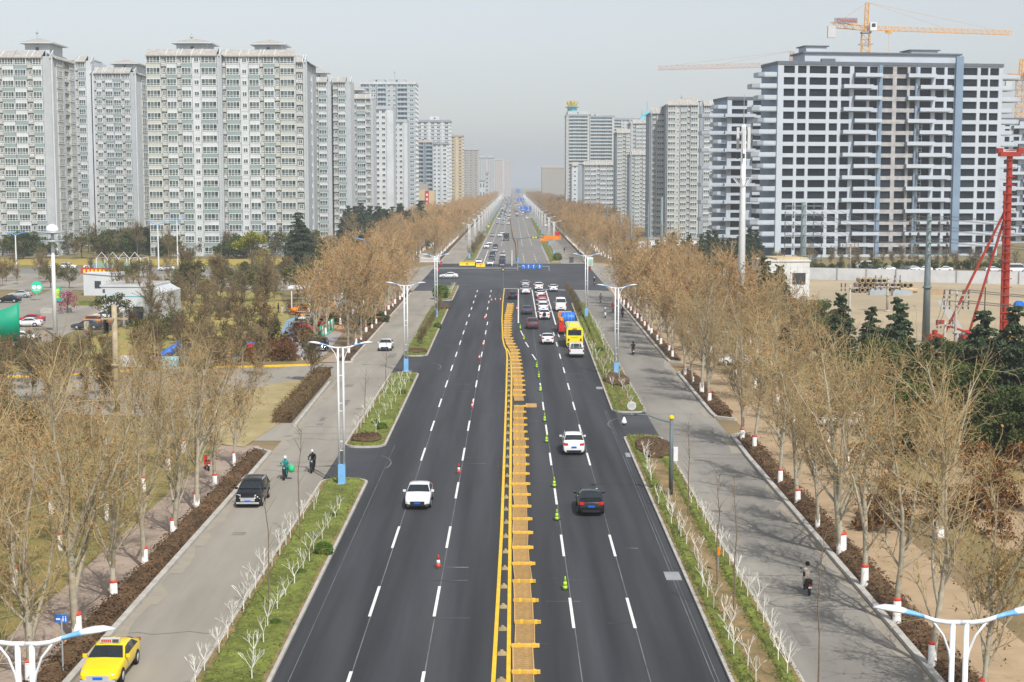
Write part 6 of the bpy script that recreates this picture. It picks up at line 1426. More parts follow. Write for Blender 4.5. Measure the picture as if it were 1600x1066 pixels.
o = p0.copy(); COL.objects.link(o); o.location = G(1432, 458)+Vector((0, 0, .6)); o.rotation_euler.z = math.pi/2; tag(o, 'single concrete pipe lying sideways right of the stack', 'pipe')
for i, (px, py) in enumerate(((1372, 461), (1408, 462), (1460, 461))):
    b = MB(); b.box(-2, 2, -.8, .8, 0, .9); b.box(-1.7, 1.5, -.6, .6, .9, 1.3); tag(b.build('site_crate', m_steel if i < 2 else m_tan, loc=G(px, py)), ['grey crate at the foot of the pipe stack, left', 'grey crate at the foot of the pipe stack, right', 'tan heap crate right of the steel pole base'][i], 'crate')
# steel monopoles with cross arms
m_pole = mat('pole_steel', (.17, .215, .22), .5, .2, .8, stretch=(1, 1, .3)); m_polec = mat('pole_concrete', (.42, .38, .32), .85, .1, 1); m_ins = mat('insulator', (.12, .11, .11), .5)
arms = {}
def steel_pole(label, px, pyb, pyt, r0, r1, arms_px, key, m=m_pole, aw=2.2):
    A = G(px, pyb); Z = at(px, pyt, A.y).z; t = thing('power_pole', label, 'power pole', (A.x, A.y, 0)); b = MB(); b.tube([(0, 0, 0), (0, 0, Z)], [r0, r1], 12); b.lathe([(r0+.3, 0), (r0+.3, .3)], 12); b.lathe([(r0*.8+.18, Z*.45), (r0*.8+.18, Z*.45+.25)], 12); b.build('pole', m, t, True)
    arms[key] = []
    for py in arms_px:
        z = at(px, py, A.y).z; b = MB(); b._bar((-aw, 0, z), (aw, 0, z), .14, .18, 0); b._bar((0, -aw*.6, z), (0, aw*.6, z), .1, .14, 0); a = b.build('cross_arm', m, t)
        for x in (-aw, -aw*.55, aw*.55, aw):
            e_ = .6 if aw < 2.1 else 1; b = MB(); b.lathe([(.05, 0), (.13, .1), (.06, .2), (.13, .3), (.06, .4), (.13, .5), (.04, .6)], 8, 0, (x, 0, z+.08)); b.lathe([(.06, 0), (.18*e_, -.1), (.18*e_, -.45*e_), (.06, -.55*e_)], 6, 0, (x, 0, z-.1)); b.build('insulator', m_ins, a)
            arms[key].append(Vector((A.x+x, A.y, z+.65)))
    return t
steel_pole('thick green steel power pole in the middle of the sandy site', 1445, 543, 336, .58, .3, [345, 362, 380, 398], 'a', aw=2.6)
steel_pole('thick green steel power pole in front of the white tiled building', 1252, 470, 316, .66, .42, [322, 336, 352, 368, 386, 404], 'b', aw=3.6)
steel_pole('concrete power pole with two cross arms left of the piling rig', 1490, 578, 452, .2, .13, [461, 478], 'c', m_polec, 1.5)
steel_pole('short concrete power pole left of the two armed one', 1474, 565, 503, .22, .16, [508], 'd', m_polec, 1.0)
steel_pole('concrete pole behind the slim cedars at the left of the site', 1325, 545, 445, .2, .15, [450], 'e', m_polec, 1.2)
steel_pole('concrete pole with crowded cross arms in front of the pipe stack', 1385, 487, 432, .22, .16, [436, 442, 448], 'f', m_polec, 2.2)
steel_pole('plain concrete pole in front of the white block, right of the steel pole', 1327, 425, 378, .2, .15, [382, 386], 'g', m_polec, 2.0)
steel_pole('grey steel pole rising among the brown trees right of the junction', 1032, 440, 308, .4, .28, [352, 370], 'h', m_pole, 2.0)
steel_pole('thinner grey steel pole left of the one among the brown trees', 985, 425, 315, .3, .2, [372], 'i', m_pole, 1.6)
steel_pole('old concrete pole with one cross beam in the left thicket', 182, 650, 477, .32, .26, [498], 'j', mat('pole_old', (.40, .33, .22), .9, .2, 1.5), 1.3)
for i, (px, pyt) in enumerate([(1012, 318), (968, 326), (948, 322), (930, 318), (915, 318), (900, 312)]):
    A = G(px-22, 418-i*16); Z = at(px, pyt, A.y).z; A = Vector((at(px, pyt, A.y).x, A.y, 0)); b = MB(); b.tube([(0, 0, 0), (0, 0, Z)], [.22+.03*i, .16+.03*i], 8); b._bar((-1.4, 0, Z*.7), (1.4, 0, Z*.7), .15, .2, 0); b._bar((-1.4, 0, Z*.8), (1.4, 0, Z*.8), .15, .2, 0)
    tag(b.build('power_pole', m_pole, loc=A), '%s of the receding grey steel poles behind the right avenue trees' % ORD[i], 'power pole')
def wire(p, q, sag, n=10, r=.03):
    b = MB(); P = [p.lerp(q, i/n)-Vector((0, 0, sag*4*(i/n)*(1-i/n))) for i in range(n+1)]; b.tube(P, r, 3, 0, False); return b.build('power_cable', m_ins)
k = 0
for i in range(16):
    o = wire(arms['a'][i], arms['b'][i], 2.0, r=.035); tag(o, 'power cable spanning between the two thick green steel poles', 'cable', 'cables between the steel poles')
    e = arms['a'][i]+Vector((46, -38, -1)); o = wire(arms['a'][i], e, 1.2, r=.03); tag(o, 'power cable running right from the site steel pole past the rig', 'cable', 'cables right of the site pole')
for i in range(8): o = wire(arms['c'][i], arms['c'][i]+Vector((40, -20, -.5)), .8); tag(o, 'cable running right from the two armed concrete pole', 'cable', 'cables of the two armed pole')
for i in range(4): o = wire(arms['d'][i], arms['c'][i], .4); tag(o, 'cable between the two concrete poles left of the rig', 'cable', 'cables between the concrete poles')
# white antenna mast
A = G(1152, 585); Zt = at(1161, 195, A.y).z; X = at(1158, 400, A.y).x; t = thing('antenna_mast', 'tall white antenna mast rising from the brown trees right of the road', 'mast', (X, A.y, 0))
b = MB(); b.tube([(0, 0, 0), (0, 0, Zt*.75), (0, 0, Zt)], [.55, .34, .26], 14); b.build('mast', m_white, t, True); b = MB(); b.tube([(0, 0, Zt), (0, 0, Zt+3.6)], [.06, .03], 5); b.build('lightning_rod', m_steel, t)
for a in (0, 2.1, 4.2):
    b = MB(); x, y = .75*math.cos(a+.4), .75*math.sin(a+.4); b.box(x-.17, x+.17, y-.1, y+.1, Zt-2.9, Zt-.3); b.build('antenna_panel', m_plastic, t); b = MB(); b.box(x-.14, x+.14, y-.12, y+.12, Zt-4.0, Zt-3.4); b._bar((0, 0, Zt-1), (x, y, Zt-1), .05, .05, 0); b._bar((0, 0, Zt-2.5), (x, y, Zt-2.5), .05, .05, 0); b.build('radio_unit', m_dgrey, t)
z = at(1160, 278, A.y).z; b = MB()
for k in range(10): a0, a1 = 2*math.pi*k/10, 2*math.pi*(k+1)/10; b._bar((1.2*math.cos(a0), 1.2*math.sin(a0), z), (1.2*math.cos(a1), 1.2*math.sin(a1), z), .06, .06, 0); b._bar((.4*math.cos(a0), .4*math.sin(a0), z-1), (1.2*math.cos(a0), 1.2*math.sin(a0), z), .05, .05, 0)
b.build('bracket_ring', m_white, t)
# high mast light at left
A = G(87, 526); Zt = at(82, 365, A.y).z; t = thing('mast_light', 'tall white mast light with a round head by the left car park', 'mast light', (at(83, 440, A.y).x, A.y, 0)); b = MB(); b.tube([(0, 0, 0), (0, 0, Zt)], [.36, .24], 12); b.build('pole', m_white, t, True)
b = MB(); b.lathe([(.6, Zt-.1), (.9, Zt), (1.9, Zt+.1), (1.9, Zt+.25), (.8, Zt+.3)], 18, 0); b.lathe([(1.2, Zt-1.3), (1.75, Zt-1.2), (1.75, Zt-1.0), (1.2, Zt-1.0)], 18, 0); b.build('lamp_ring', m_steel, t, True); b = MB(); b.lathe([(.95, Zt+.25), (.95, Zt+.7), (.7, Zt+1.15), (.2, Zt+1.4), (.01, Zt+1.42)], 16, 0); b.build('dome', m_white, t, True)
for px, pyb, pyt, lab in ((25, 430, 368, 'slim white street light in front of the leftmost tower'), (247, 418, 352, 'slim white street light with blue head in front of the white middle tower'), (277, 418, 346, 'slim white street light just right of the blue headed one')):
    A = G(px, pyb); Z = at(px, pyt, A.y).z; t = thing('street_light', lab, 'street light', (A.x, A.y, 0)); b = MB(); b.tube([(0, 0, 0), (0, 0, Z)], [.22, .14], 8); b.build('pole', m_white, t); b = MB(); b.tube([(-2.6, 0, Z+.9), (-1, 0, Z+.5), (0, 0, Z)], .1, 5); b.tube([(2.6, 0, Z+.9), (1, 0, Z+.5), (0, 0, Z)], .1, 5); b.build('arm', m_skyblue, t)
# ---------------- camera gantry, round sign, small things by the road ----------------
A = G(1047, 778); t = thing('camera_pole', 'dark grey surveillance pole with a curved arm and dome camera on the right island', 'camera pole', (A.x, A.y, .25)); Z = at(1048, 655, A.y).z-.25; m_gp = mat('pole_dark', (.13, .16, .17), .5, .1, 2)
b = MB(); b.tube([(0, 0, 0), (0, 0, Z)], [.16, .13], 12); b.build('pole', m_gp, t, True); b = MB(); b.lathe([(.15, 0), (.2, .05), (.18, .2), (.02, .3)], 10, 0, (0, 0, Z)); b.build('cap', m_yellow, t)
b = MB(); b.tube([(0, 0, Z-.25), (-.8, 0, Z-.05), (-1.6, 0, Z+.25), (-1.9, 0, Z+.3), (-3.6, 0, Z+.3)], .055, 8); a = b.build('arm', m_gp, t, True)
b = MB(); b.lathe([(.05, .3), (.1, .2), (.14, .1), (.2, -.05), (.2, -.15)], 10, 0, (-3.45, 0, Z-.15)); b.sphere((-3.45, 0, Z-.32), .16, 8, 1); b.build('dome_camera', [m_white, m_dgrey], a, True)
b = MB(); b.box(-2.7, -2.5, -.1, .1, Z+.35, Z+.42); b.build('small_camera', m_dgrey, a)
b = MB(); b.box(.16, .48, -.15, .15, 2.5, 3.5); b.build('control_box', m_white, t)
A = G(986, 652); t = thing('round_sign', 'round pale sign board facing the viewer at the near tip of the second right island', 'sign', (A.x, A.y, .25)); zc = .55
b = MB(); b.tube([(0, 0, 0), (0, 0, .5)], .04, 6); b.build('post', m_steel, t); b = MB(); b.lathe([(.001, -.03), (.44, -.03), (.44, .03), (.001, .03)], 24, 0, (0, 0, .9), ax='y'); bd = b.build('board', m_plastic, t)
b = MB()
for j, row_ in enumerate((8, 6)):
    for i in range(row_): b.box(-.3+i*.6/row_, -.3+i*.6/row_+.04, -.045, -.031, .98-j*.2, 1.04-j*.2); b.box(-.3+i*.6/row_, -.3+i*.6/row_+.055, -.045, -.031, .95-j*.2, .965-j*.2)
b.build('sign_writing', m_grey, bd)
# blue toilet sign behind first lamp
A = at(95, 967, 68); t = thing('direction_sign', 'small blue direction sign with white figures behind the nearest left lamp', 'sign', (A.x, 68, 0)); b = MB(); b.tube([(0, 0, 0), (0, 0, A.z)], .04, 6); b.build('post', m_steel, t)
b = MB(); b.box(-.3, .3, -.02, .02, A.z-.18, A.z+.2); bd = b.build('board', m_blue, t); b = MB(); b.box(-.24, -.06, -.03, -.021, A.z-.05, A.z+.03)
for x in (.08, .2): b.box(x-.025, x+.025, -.03, -.021, A.z-.12, A.z+.06); b.lathe([(.001, -.03), (.025, -.03), (.025, -.021)], 8, 0, (x, 0, A.z+.11), ax='y')
b.build('pictograms', m_white, bd)
# orange marker on right island
b = MB(); b.tube([(0, 0, 0), (0, 0, 1.3)], .03, 5); b.box(-.1, .1, -.1, .1, 1.0, 1.45, 1); tag(b.build('marker_post', [m_grey, m_orange], loc=G(1121, 900)+Vector((0, 0, .25))), 'orange topped marker post on the nearest right island', 'marker post')
# striped post
b = MB()
for k in range(6): b.tube([(0, 0, k*.5), (0, 0, k*.5+.5)], .06, 6, k % 2)
tag(b.build('striped_post', [m_white, m_black], loc=G(471, 563)), 'black and white striped post at the mouth of the driveway', 'post')
# traffic signals past the stop line
def disc_sign(mb, x, z, r, y=-.1): mb.lathe([(.001, -.03), (r, -.03), (r, .03), (.001, .03)], 20, 0, (x, y, z), ax='y')
A = G(785, 455); t = thing('traffic_signal', 'dark T shaped traffic signal pole standing at the end of the fence row', 'traffic signal', (A.x, A.y, .1)); Z = at(785, 424, A.y).z
b = MB(); b.tube([(0, 0, 0), (0, 0, Z)], [.13, .1], 8); b.build('pole', m_gp, t); b = MB(); b.tube([(-3.0, 0, Z-.15), (-1.5, 0, Z), (0, 0, Z), (1.5, 0, Z), (3.2, 0, Z+.25)], .06, 6); b.build('arm', m_gp, t); b = MB(); b.box(-.3, .3, -.2, .15, Z, Z+.75); h = b.build('signal_head', m_dgrey, t); b = MB(); b.box(-.15, .15, -.23, -.2, Z+.1, Z+.4); b.build('amber_lamp', m_yellow, h)
A = G(808, 411); t = thing('traffic_signal', 'tall signal mast in the median with arms carrying a green and yellow lamp row', 'traffic signal', (A.x, A.y, .1)); Z = at(808, 374, A.y).z; b = MB(); b.tube([(0, 0, 0), (0, 0, 1.6)], .28, 8, 1); b.tube([(0, 0, 1.5), (0, 0, Z)], [.22, .18], 8, 0); b.build('pole', [m_pole, m_skyblue], t)
b = MB(); b.tube([(-2.5, 0, Z+.3), (0, 0, Z), (3, 0, Z+.35), (7.5, 0, Z+.5), (12, 0, Z+.5)], .1, 6); b.build('arm', m_gp, t)
b = MB(); b.box(4, 6, -.25, .25, Z+.1, Z+.8, 0); h = b.build('signal_head', m_dgrey, t)
b = MB(); b.box(4.2, 4.8, -.3, -.25, Z+.2, Z+.7, 0); b.box(5.0, 5.6, -.3, -.25, Z+.2, Z+.7, 1); b.build('signal_lamps', [m_yellow, m_lime], h)
b = MB(); b.box(7.5, 12.5, -.3, .3, Z-.2, Z+.9, 0); b.build('signal_board', m_orange, t)
A = G(808, 424); t = thing('lane_sign_gantry', 'low gantry with four round blue lane signs at the far side of the junction', 'sign', (A.x, A.y, .1)); Z = at(808, 417, A.y).z
b = MB(); s = A.y/FPX; x1 = 49*s; b.tube([(0, 0, Z), (x1, 0, Z)], .07, 6); b.tube([(0, 0, 0), (0, 0, Z+.6)], .1, 6); b.tube([(x1, 0, 0), (x1, 0, Z)], .1, 6); b.build('frame', m_steel, t)
for k, px in enumerate((817, 824.8, 833, 842)):
    x = (px-808)*s; b = MB(); disc_sign(b, x, Z, .68); d = b.build('sign_disc', m_blue, t)
    b = MB(); 
    if k in (0,): b.box(x-.05, x+.25, -.15, -.131, Z+.15, Z+.28); b.add([(x-.05, -.15, Z+.42), (x-.35, -.15, Z+.2), (x-.05, -.15, Z+.02)], [(0, 1, 2)]); b.box(x+.13, x+.26, -.15, -.131, Z-.4, Z+.2)
    else: b.box(x-.07, x+.07, -.15, -.131, Z-.4, Z+.15); b.add([(x-.22, -.15, Z+.1), (x+.22, -.15, Z+.1), (x, -.15, Z+.45)], [(0, 1, 2)]); 
    if k == 3: b.box(x+.07, x+.3, -.15, -.131, Z-.2, Z-.08)
    b.build('arrow', m_white, d)
# orange barriers
for px0, px1, py, lab in ((717, 741, 415.5, 'orange and white barrier at the left island tip past the junction'), (743, 757, 417.5, 'shorter orange barrier in the lane beside the left island tip')):
    a, c = G(px0, py), G(px1, py); t = thing('road_barrier', lab, 'barrier', (a.x, a.y, .1)); L = c.x-a.x; b = MB(); b.prism([(-.3, 0), (.3, 0), (.15, .5), (.15, 1.0), (-.15, 1.0), (-.15, .5)], 0, L, 0, T=lambda x, z, y: (y, x, z)); b.build('body', m_yellow, t); b = MB(); b.box(L*.45, L*.55, -.32, -.3, .3, .8); b.build('stripe', m_orange, t)
A = G(842, 374); b = MB(); b.box(-2, 8, -.3, .3, .3, 1.4, 0); b.box(-2, -1, -.4, .4, 0, .3, 0); b.box(7, 8, -.4, .4, 0, .3, 0)
# blue direction boards on gantries far down the road
m_road_blue = mat('sign_blue', (.02, .13, .5), .5)
for i, (px0, px1, py0, py1, Y, lab) in enumerate([(812, 829, 321, 330, 1080, 'largest pair of blue direction boards above the right carriageway'), (808, 818, 308.5, 315, 1500, 'second blue direction board farther above the right carriageway'), (805, 812, 295, 302, 2200, 'third blue direction board in the haze above the right carriageway')]):
    a, c = at(px0, py0, Y), at(px1, py1, Y); t = thing('direction_gantry', lab, 'sign', (a.x, Y, 0)); W = c.x-a.x; b = MB(); b.tube([(W+3, 0, 0), (W+3, 0, a.z)], .3, 8); b.tube([(0, .4, (a.z+c.z)/2), (W+3, .4, (a.z+c.z)/2)], .2, 6); b.build('frame', m_steel, t)
    for q in range(2):
        x0, x1 = q*W*.51, q*W*.51+W*.49; b = MB(); b.box(x0, x1, -.1, .1, c.z-.5*q, a.z-.5*q); bd = b.build('board', m_road_blue, t); b = MB()
        b.box(x0+.5, x1-.5, -.16, -.11, c.z+1.0-.5*q, c.z+1.25-.5*q); b.box((x0+x1)/2-.12, (x0+x1)/2+.12, -.16, -.11, c.z+.5-.5*q, a.z-.9-.5*q)
        for u in range(4): b.box(x0+.6+u*(x1-x0-1.2)/4, x0+.6+(u+.6)*(x1-x0-1.2)/4, -.16, -.11, a.z-.8-.5*q, a.z-.45-.5*q)
        b.build('sign_writing', m_white, bd)
Y = 900; a, c = at(825, 332, Y), at(839, 341, Y); t = thing('display_board', 'grey message board on a post at the right roadside far past the junction', 'sign', (a.x, Y, 0)); W = c.x-a.x; b = MB(); b.tube([(W, 0, 0), (W, 0, a.z)], .25, 8); b.build('post', m_steel, t); b = MB(); b.box(0, W, -.3, .1, c.z, a.z); b.build('board', m_grey, t)
Y = 480; a, c = at(843, 369.5, Y), at(859, 377, Y); b = MB(); b.box(0, c.x-a.x, -.15, .15, c.z-c.z+.4, 1.7, 0); b.box(0, c.x-a.x, -.18, .18, 1.1, 1.3, 1)
tag(b.build('road_barrier', [m_orange, m_yellow], loc=G(843, 379)), 'orange barrier right of the far carriageway beside the dark bush', 'barrier')
for px, py, lab, m in ((696, 379, 'x', m_yellow),): pass
b = MB(); b.box(-.5, .5, 0, 15, .2, .9); tag(b.build('yellow_barrier', m_yellow, loc=G(762, 356)), 'yellow barrier by the left island far past the junction', 'barrier')
# median fence past the junction
t = thing('median_fence', 'wavy yellow brown median fence running away past the junction', 'fence', (0, 0, 0)); P = [G(*p) for p in ((807, 409), (806.3, 390), (805, 380), (801.5, 374), (800, 366), (798, 352), (797, 342), (799, 330), (800, 318))]
b = MB()
for p, q in zip(P, P[1:]): b._bar(p+Vector((0, 0, 1.0)), q+Vector((0, 0, 1.0)), .14, .14, 0); b._bar(p+Vector((0, 0, .45)), q+Vector((0, 0, .45)), .12, .12, 0)
b.build('rail', m_fence, t); b = MB()
for p, q in zip(P, P[1:]):
    n = max(2, int((q-p).length/2.6))
    for i in range(n): c = p.lerp(q, i/n); b.box(c.x-.08, c.x+.08, c.y-.08, c.y+.08, .1, 1.2)
o = b.build('posts', m_fence, t); o['kind'] = 'stuff'
# corner items by the junction
b = MB(); b.box(-.1, 1.5, -.1, .1, .8, 3.1, 0); b.box(0, 1.4, -.14, -.1, 1.0, 2.6, 1); b.box(-.1, 0, -.05, .05, 0, .9, 2); b.box(1.4, 1.5, -.05, .05, 0, .9, 2)
tag(b.build('notice_board', [m_white, mat('poster_green', (.3, .5, .35), .7), m_steel], loc=G(917, 420)), 'white and green notice board at the right corner of the junction', 'notice board')
b = MB(); b.box(-.6, .6, -.5, .5, 0, 1.5, 0); b.box(-.7, .7, -.6, .6, 1.5, 1.7, 0); tag(b.build('dark_cabinet', m_dgrey, loc=G(892, 411)), 'dark grey cabinet on the right service road past the junction', 'cabinet')
b = MB(); b.box(-1.1, 1.1, -3, 3, .5, 2.6, 0); b.box(-1.2, 1.2, 3, 4.5, .5, 2.0, 0)
for y_ in (-2, 2.8):
    for x_ in (-1, 1): b.lathe([(.2, -.15), (.45, -.15), (.45, .15), (.2, .15)], 12, 1, (x_, y_, .45), ax='x')
tag(b.build('dark_red_truck', [m_red, m_black], loc=G(869, 371)), 'dark red truck parked on the far right service road', 'truck')
# white fences near junction left
for i, (px0, px1, py) in enumerate(((655, 686, 404), (655, 686, 411))):
    a, c = G(px0, py), G(px1, py); t = thing('white_fence', ['white slatted fence behind the left corner, farther one', 'white slatted fence behind the left corner, nearer one'][i], 'fence', (a.x, a.y, 0)); L = c.x-a.x; b = MB(); b.box(0, L, -.05, .05, 1.3, 1.5); b.box(0, L, -.05, .05, .3, .45)
    for k in range(24): b.box(L*k/24, L*k/24+.12, -.04, .04, .2, 1.5)
    b.build('slats', m_white, t); b = MB(); b.box(-.1, .1, -.1, .1, 0, 1.7); b.build('post', m_steel, t); b = MB(); b.box(L-.1, L+.1, -.1, .1, 0, 1.7); b.build('post', m_steel, t)
# ---------------- left park ----------------
sheet('car_park', [tuple(G(*p).xy) for p in ((-60, 470), (60, 462), (108, 440), (118, 448), (90, 478), (150, 478), (158, 500), (100, 524), (60, 545), (-60, 552))], .05, m_serv)
sheet('side_street', [(-175, YG(437)), (-34, YG(437)), (-34, YG(420)), (-175, YG(420))], .06, m_oldroad)
sheet('dry_lawn', [tuple(G(*p).xy) for p in ((220, 470), (430, 445), (440, 470), (470, 540), (380, 570), (60, 585), (0, 590), (-60, 575), (170, 520))], .045, mat('dry_lawn', (.40, .29, .09), .95, .3, .15, space='world', c2=(.24, .24, .07), detail=8))
sheet('hedge_strip_ground', [(-190, YG(415)), (-44, YG(415)), (-50, YG(405)), (-190, YG(405))], .05, mat('golden_cover', (.42, .30, .06), .95, .3, .2, space='world', c2=(.3, .25, .06)))
sheet('rubber_path', [tuple(G(*p).xy) for p in ((438, 520), (446, 502), (482, 486), (500, 482), (520, 462), (560, 462), (560, 470), (520, 478), (500, 500), (470, 512), (450, 524))], .07, mat('blue_rubber', (.2, .34, .48), .9, .1))
sheet('playground_surface', [tuple(G(*p).xy) for p in ((452, 490), (480, 478), (520, 472), (524, 480), (492, 488), (470, 496))], .08, mat('orange_rubber', (.6, .3, .12), .9, .15))
sheet('playground_surface', [tuple(G(*p).xy) for p in ((505, 476), (512, 470), (524, 470), (526, 476), (516, 481))], .09, mat('orange_rubber_round', (.6, .3, .12), .9, .15))
sheet('brick_apron', [tuple(G(*p).xy) for p in ((478, 516), (520, 508), (545, 512), (535, 520), (500, 522))], .08, mat('orange_paving', (.5, .25, .12), .9, .15))
sheet('tricycle_parking', [tuple(G(*p).xy) for p in ((450, 524), (478, 516), (535, 520), (505, 560), (470, 560), (452, 545))], .075, mat('paving_grey', (.33, .32, .32), .9, .15, .8, space='world'))
# green curved sign
A = G(0, 562); t = thing('curved_sign', 'large green curved sign board on grey posts at the left edge', 'sign', (at(-18, 500, A.y).x, A.y, 0)); s = A.y/FPX; z0, z1 = at(0, 532, A.y).z, at(0, 488, A.y).z; z2 = at(0, 471, A.y).z
b = MB(); n = 16; V_ = []
for i in range(n+1):
    a = math.radians(200+140*i/n); r = 55*s*.98; x, y = r*math.cos(a), r*.5*math.sin(a); zt = z1+(z2-z1)*max(0, (i/n-.45)/.55)**1.6
    V_ += [(x, y, z0), (x, y, zt), (x*.97, y*.97+.25, z0), (x*.97, y*.97+.25, zt)]
F_ = []
for i in range(n): q = i*4; F_ += [(q, q+4, q+5, q+1), (q+6, q+2, q+3, q+7), (q+1, q+5, q+7, q+3), (q+4, q, q+2, q+6)]
b.add(V_, F_+[(0, 1, 3, 2), (n*4+2, n*4+3, n*4+1, n*4)], 0); b.build('board', mat('sign_green', (.0, .30, .17), .5, .05), t, True)
for x in (-3.2, 2.2): b = MB(); b.tube([(x, -1, 0), (x, -1, z0+.1)], .22, 8); b.build('post', m_steel, t)
# other green signs
A = G(57, 470); t = thing('round_green_sign', 'round bright green sign above the left car park', 'sign', (A.x, A.y, 0)); zc = at(57, 449, A.y).z; r = 9.3*A.y/FPX; b = MB(); b.tube([(0, 0, 0), (0, 0, zc)], .1, 6); b.build('post', m_steel, t); b = MB(); b.lathe([(.001, -.1), (r, -.1), (r, .1), (.001, .1)], 24, 0, (0, 0, zc), ax='y'); bd = b.build('board', mat('sign_bright_green', (.02, .6, .35), .5), t)
b = MB()
for x in (-.5, .5): b.lathe([(.35, -.13), (.45, -.13), (.45, -.101), (.35, -.101)], 14, 0, (x*r*.8, 0, zc), ax='y')
b.box(-r*.5, r*.5, -.13, -.101, zc-r*.55, zc-r*.45); b.build('emblem', m_white, bd)
A = G(90, 474); b = MB(); b.box(-.6, .6, -.1, .1, .4, 3.2, 0); b.box(-.3, .3, -.13, -.1, 1.0, 2.8, 1); b.box(-.6, .6, -.1, .1, 0, .4, 2); tag(b.build('green_sign', [m_green, m_lime, m_dgrey], loc=A), 'upright green sign beside the pink blossoming tree', 'sign')
A = G(49, 580); t = thing('bollard_lamp', 'green park lamp post with a flat cap by the yellow kerb', 'lamp post', (A.x, A.y, 0)); Z = at(49, 543, A.y).z; b = MB(); b.tube([(0, 0, 0), (0, 0, Z)], .2, 8); b.build('post', m_pole, t); b = MB(); b.lathe([(.1, Z), (.55, Z+.1), (.55, Z+.3), (.1, Z+.35)], 12); b.build('cap', m_pole, t)
# fence of the car park
t = thing('park_fence', 'low fence with stone posts between gatehouse car park and the lawn', 'fence', (0, 0, 0)); P = [G(*p) for p in ((135, 530), (165, 522), (215, 500), (250, 480), (290, 462))]
k = 0
for p, q in zip(P, P[1:]):
    n = max(1, int((q-p).length/5))
    for i in range(n+1): c = p.lerp(q, i/n); b = MB(); b.box(c.x-.3, c.x+.3, c.y-.3, c.y+.3, 0, 2.6); b.build('post', m_polec, t)
    b = MB(); b._bar(p+Vector((0, 0, 2.1)), q+Vector((0, 0, 2.1)), .06, .08, 0); b._bar(p+Vector((0, 0, .5)), q+Vector((0, 0, .5)), .06, .08, 0); m_ = int((q-p).length/.4)
    for i in range(m_): c = p.lerp(q, i/m_); b.box(c.x-.02, c.x+.02, c.y-.02, c.y+.02, .2, 2.3)
    b.build('railing', m_dgrey, t)
b = MB(); b.box(0, 5, 0, 2.2, 0, .8); tag(b.build('stone_planter', m_conc, loc=G(62, 490)), 'grey stone planter in the left car park', 'planter')
b = MB(); b.box(0, 7, 0, 1.2, 0, .9); tag(b.build('box_hedge', m_hedge, loc=G(122, 478)), 'short green box hedge in front of the gatehouse', 'hedge')
# pergola
A = G(450, 492); t = thing('pergola', 'white flat roofed pergola on slim columns by the playground', 'pergola', (A.x, A.y, 0)); L = 50*A.y/FPX; Z = 4.6; b = MB(); n = 14
pl = [(L*i/n*1.0, -.6+.7*math.sin(i*.9)) for i in range(n+1)]+[(L*(n-i)/n, 4.2+.7*math.sin(i*.7)) for i in range(n+1)]
b.prism(pl, Z, Z+.35); b.build('roof', m_white, t)
for x, y in ((.5, .5), (2.2, 2.5), (3.6, .2), (5.4, 3.4), (7.0, .6), (8.2, 3), (10, .5), (L-.4, 2)): b = MB(); b.tube([(x, y, 0), (x, y, Z)], .11, 8); b.build('column', m_white, t)
for x, y in ((1, 1), (4.5, 1.2)): b = MB(); b.box(x, x+2.4, y, y+.5, .4, .5); b.box(x, x+.1, y, y+.5, 0, .4); b.box(x+2.3, x+2.4, y, y+.5, 0, .4); b.build('bench', m_conc, t)
# playground toys
for px, py, m, lab in ((474, 487, m_orange, 'orange spring toy in front of the pergola'), (486, 486, m_lime, 'green climbing toy in front of the pergola'), (459, 492, m_orange, 'small orange toy at the left of the playground')):
    b = MB(); b.sphere((0, 0, .9), .75, 7, 0, .45); b.tube([(0, 0, 0), (0, 0, .6)], .12, 6); b.tube([(.4, 0, 1.0), (.9, 0, 1.5)], .15, 6); b.tube([(-.5, 0, .9), (-1.0, 0, .4)], .15, 6); tag(b.build('spring_toy', m, None, True, loc=G(px, py)), lab, 'toy')
b = MB(); b.tube([(0, 0, .3), (2.5, 0, 1.2), (5, .5, 2.8)], .55, 10, 0); b.box(4.6, 6, -.3, 1.2, 0, 2.6, 1); tag(b.build('blue_slide', [m_blue, m_skyblue], None, True, loc=G(222, 572)), 'blue curved tube slide below the small pink tree', 'slide')
b = MB(); b.box(0, 4.2, 0, .15, .3, 1.7, 0); b.box(4.6, 7.2, -.2, 0, 0, 1.6, 1); b.box(.3, .5, 0, .1, 0, .3, 2); tag(b.build('notice_boards', [m_plastic, mat('panel_teal', (.35, .65, .7), .5), m_steel], loc=G(188, 577)), 'white and teal panels at the foot of the blue slide', 'panel')
b = MB(); b.box(0, 3.5, 0, 2.4, 0, .12, 0); b.box(0, 3.5, 0, 2.4, 1.8, 1.95, 0); b.tube([(0, 0, 0), (0, 0, 2)], .08, 5); b.tube([(3.5, 0, 0), (3.5, 0, 2)], .08, 5); b.box(2.6, 3.4, -.3, .2, .2, 1.9, 1); b.lathe([(.3, 0), (.5, .3), (.3, .7)], 8, 2, (3, -.8, 0)); tag(b.build('play_frame', [m_blue, m_red, m_orange], loc=G(356, 560)), 'blue and orange play frame behind the old concrete pole trees', 'play frame')
b = MB(); b.prism([(0, 0), (4.2, 0), (4.2, 1.6)], 0, 1.5, 0, T=lambda x, z, y: (x, y, z)); tag(b.build('blue_ramp', mat('ramp_blue', (.12, .28, .5), .6), loc=G(405, 546)), 'blue sloping play ramp left of the tricycles', 'ramp')
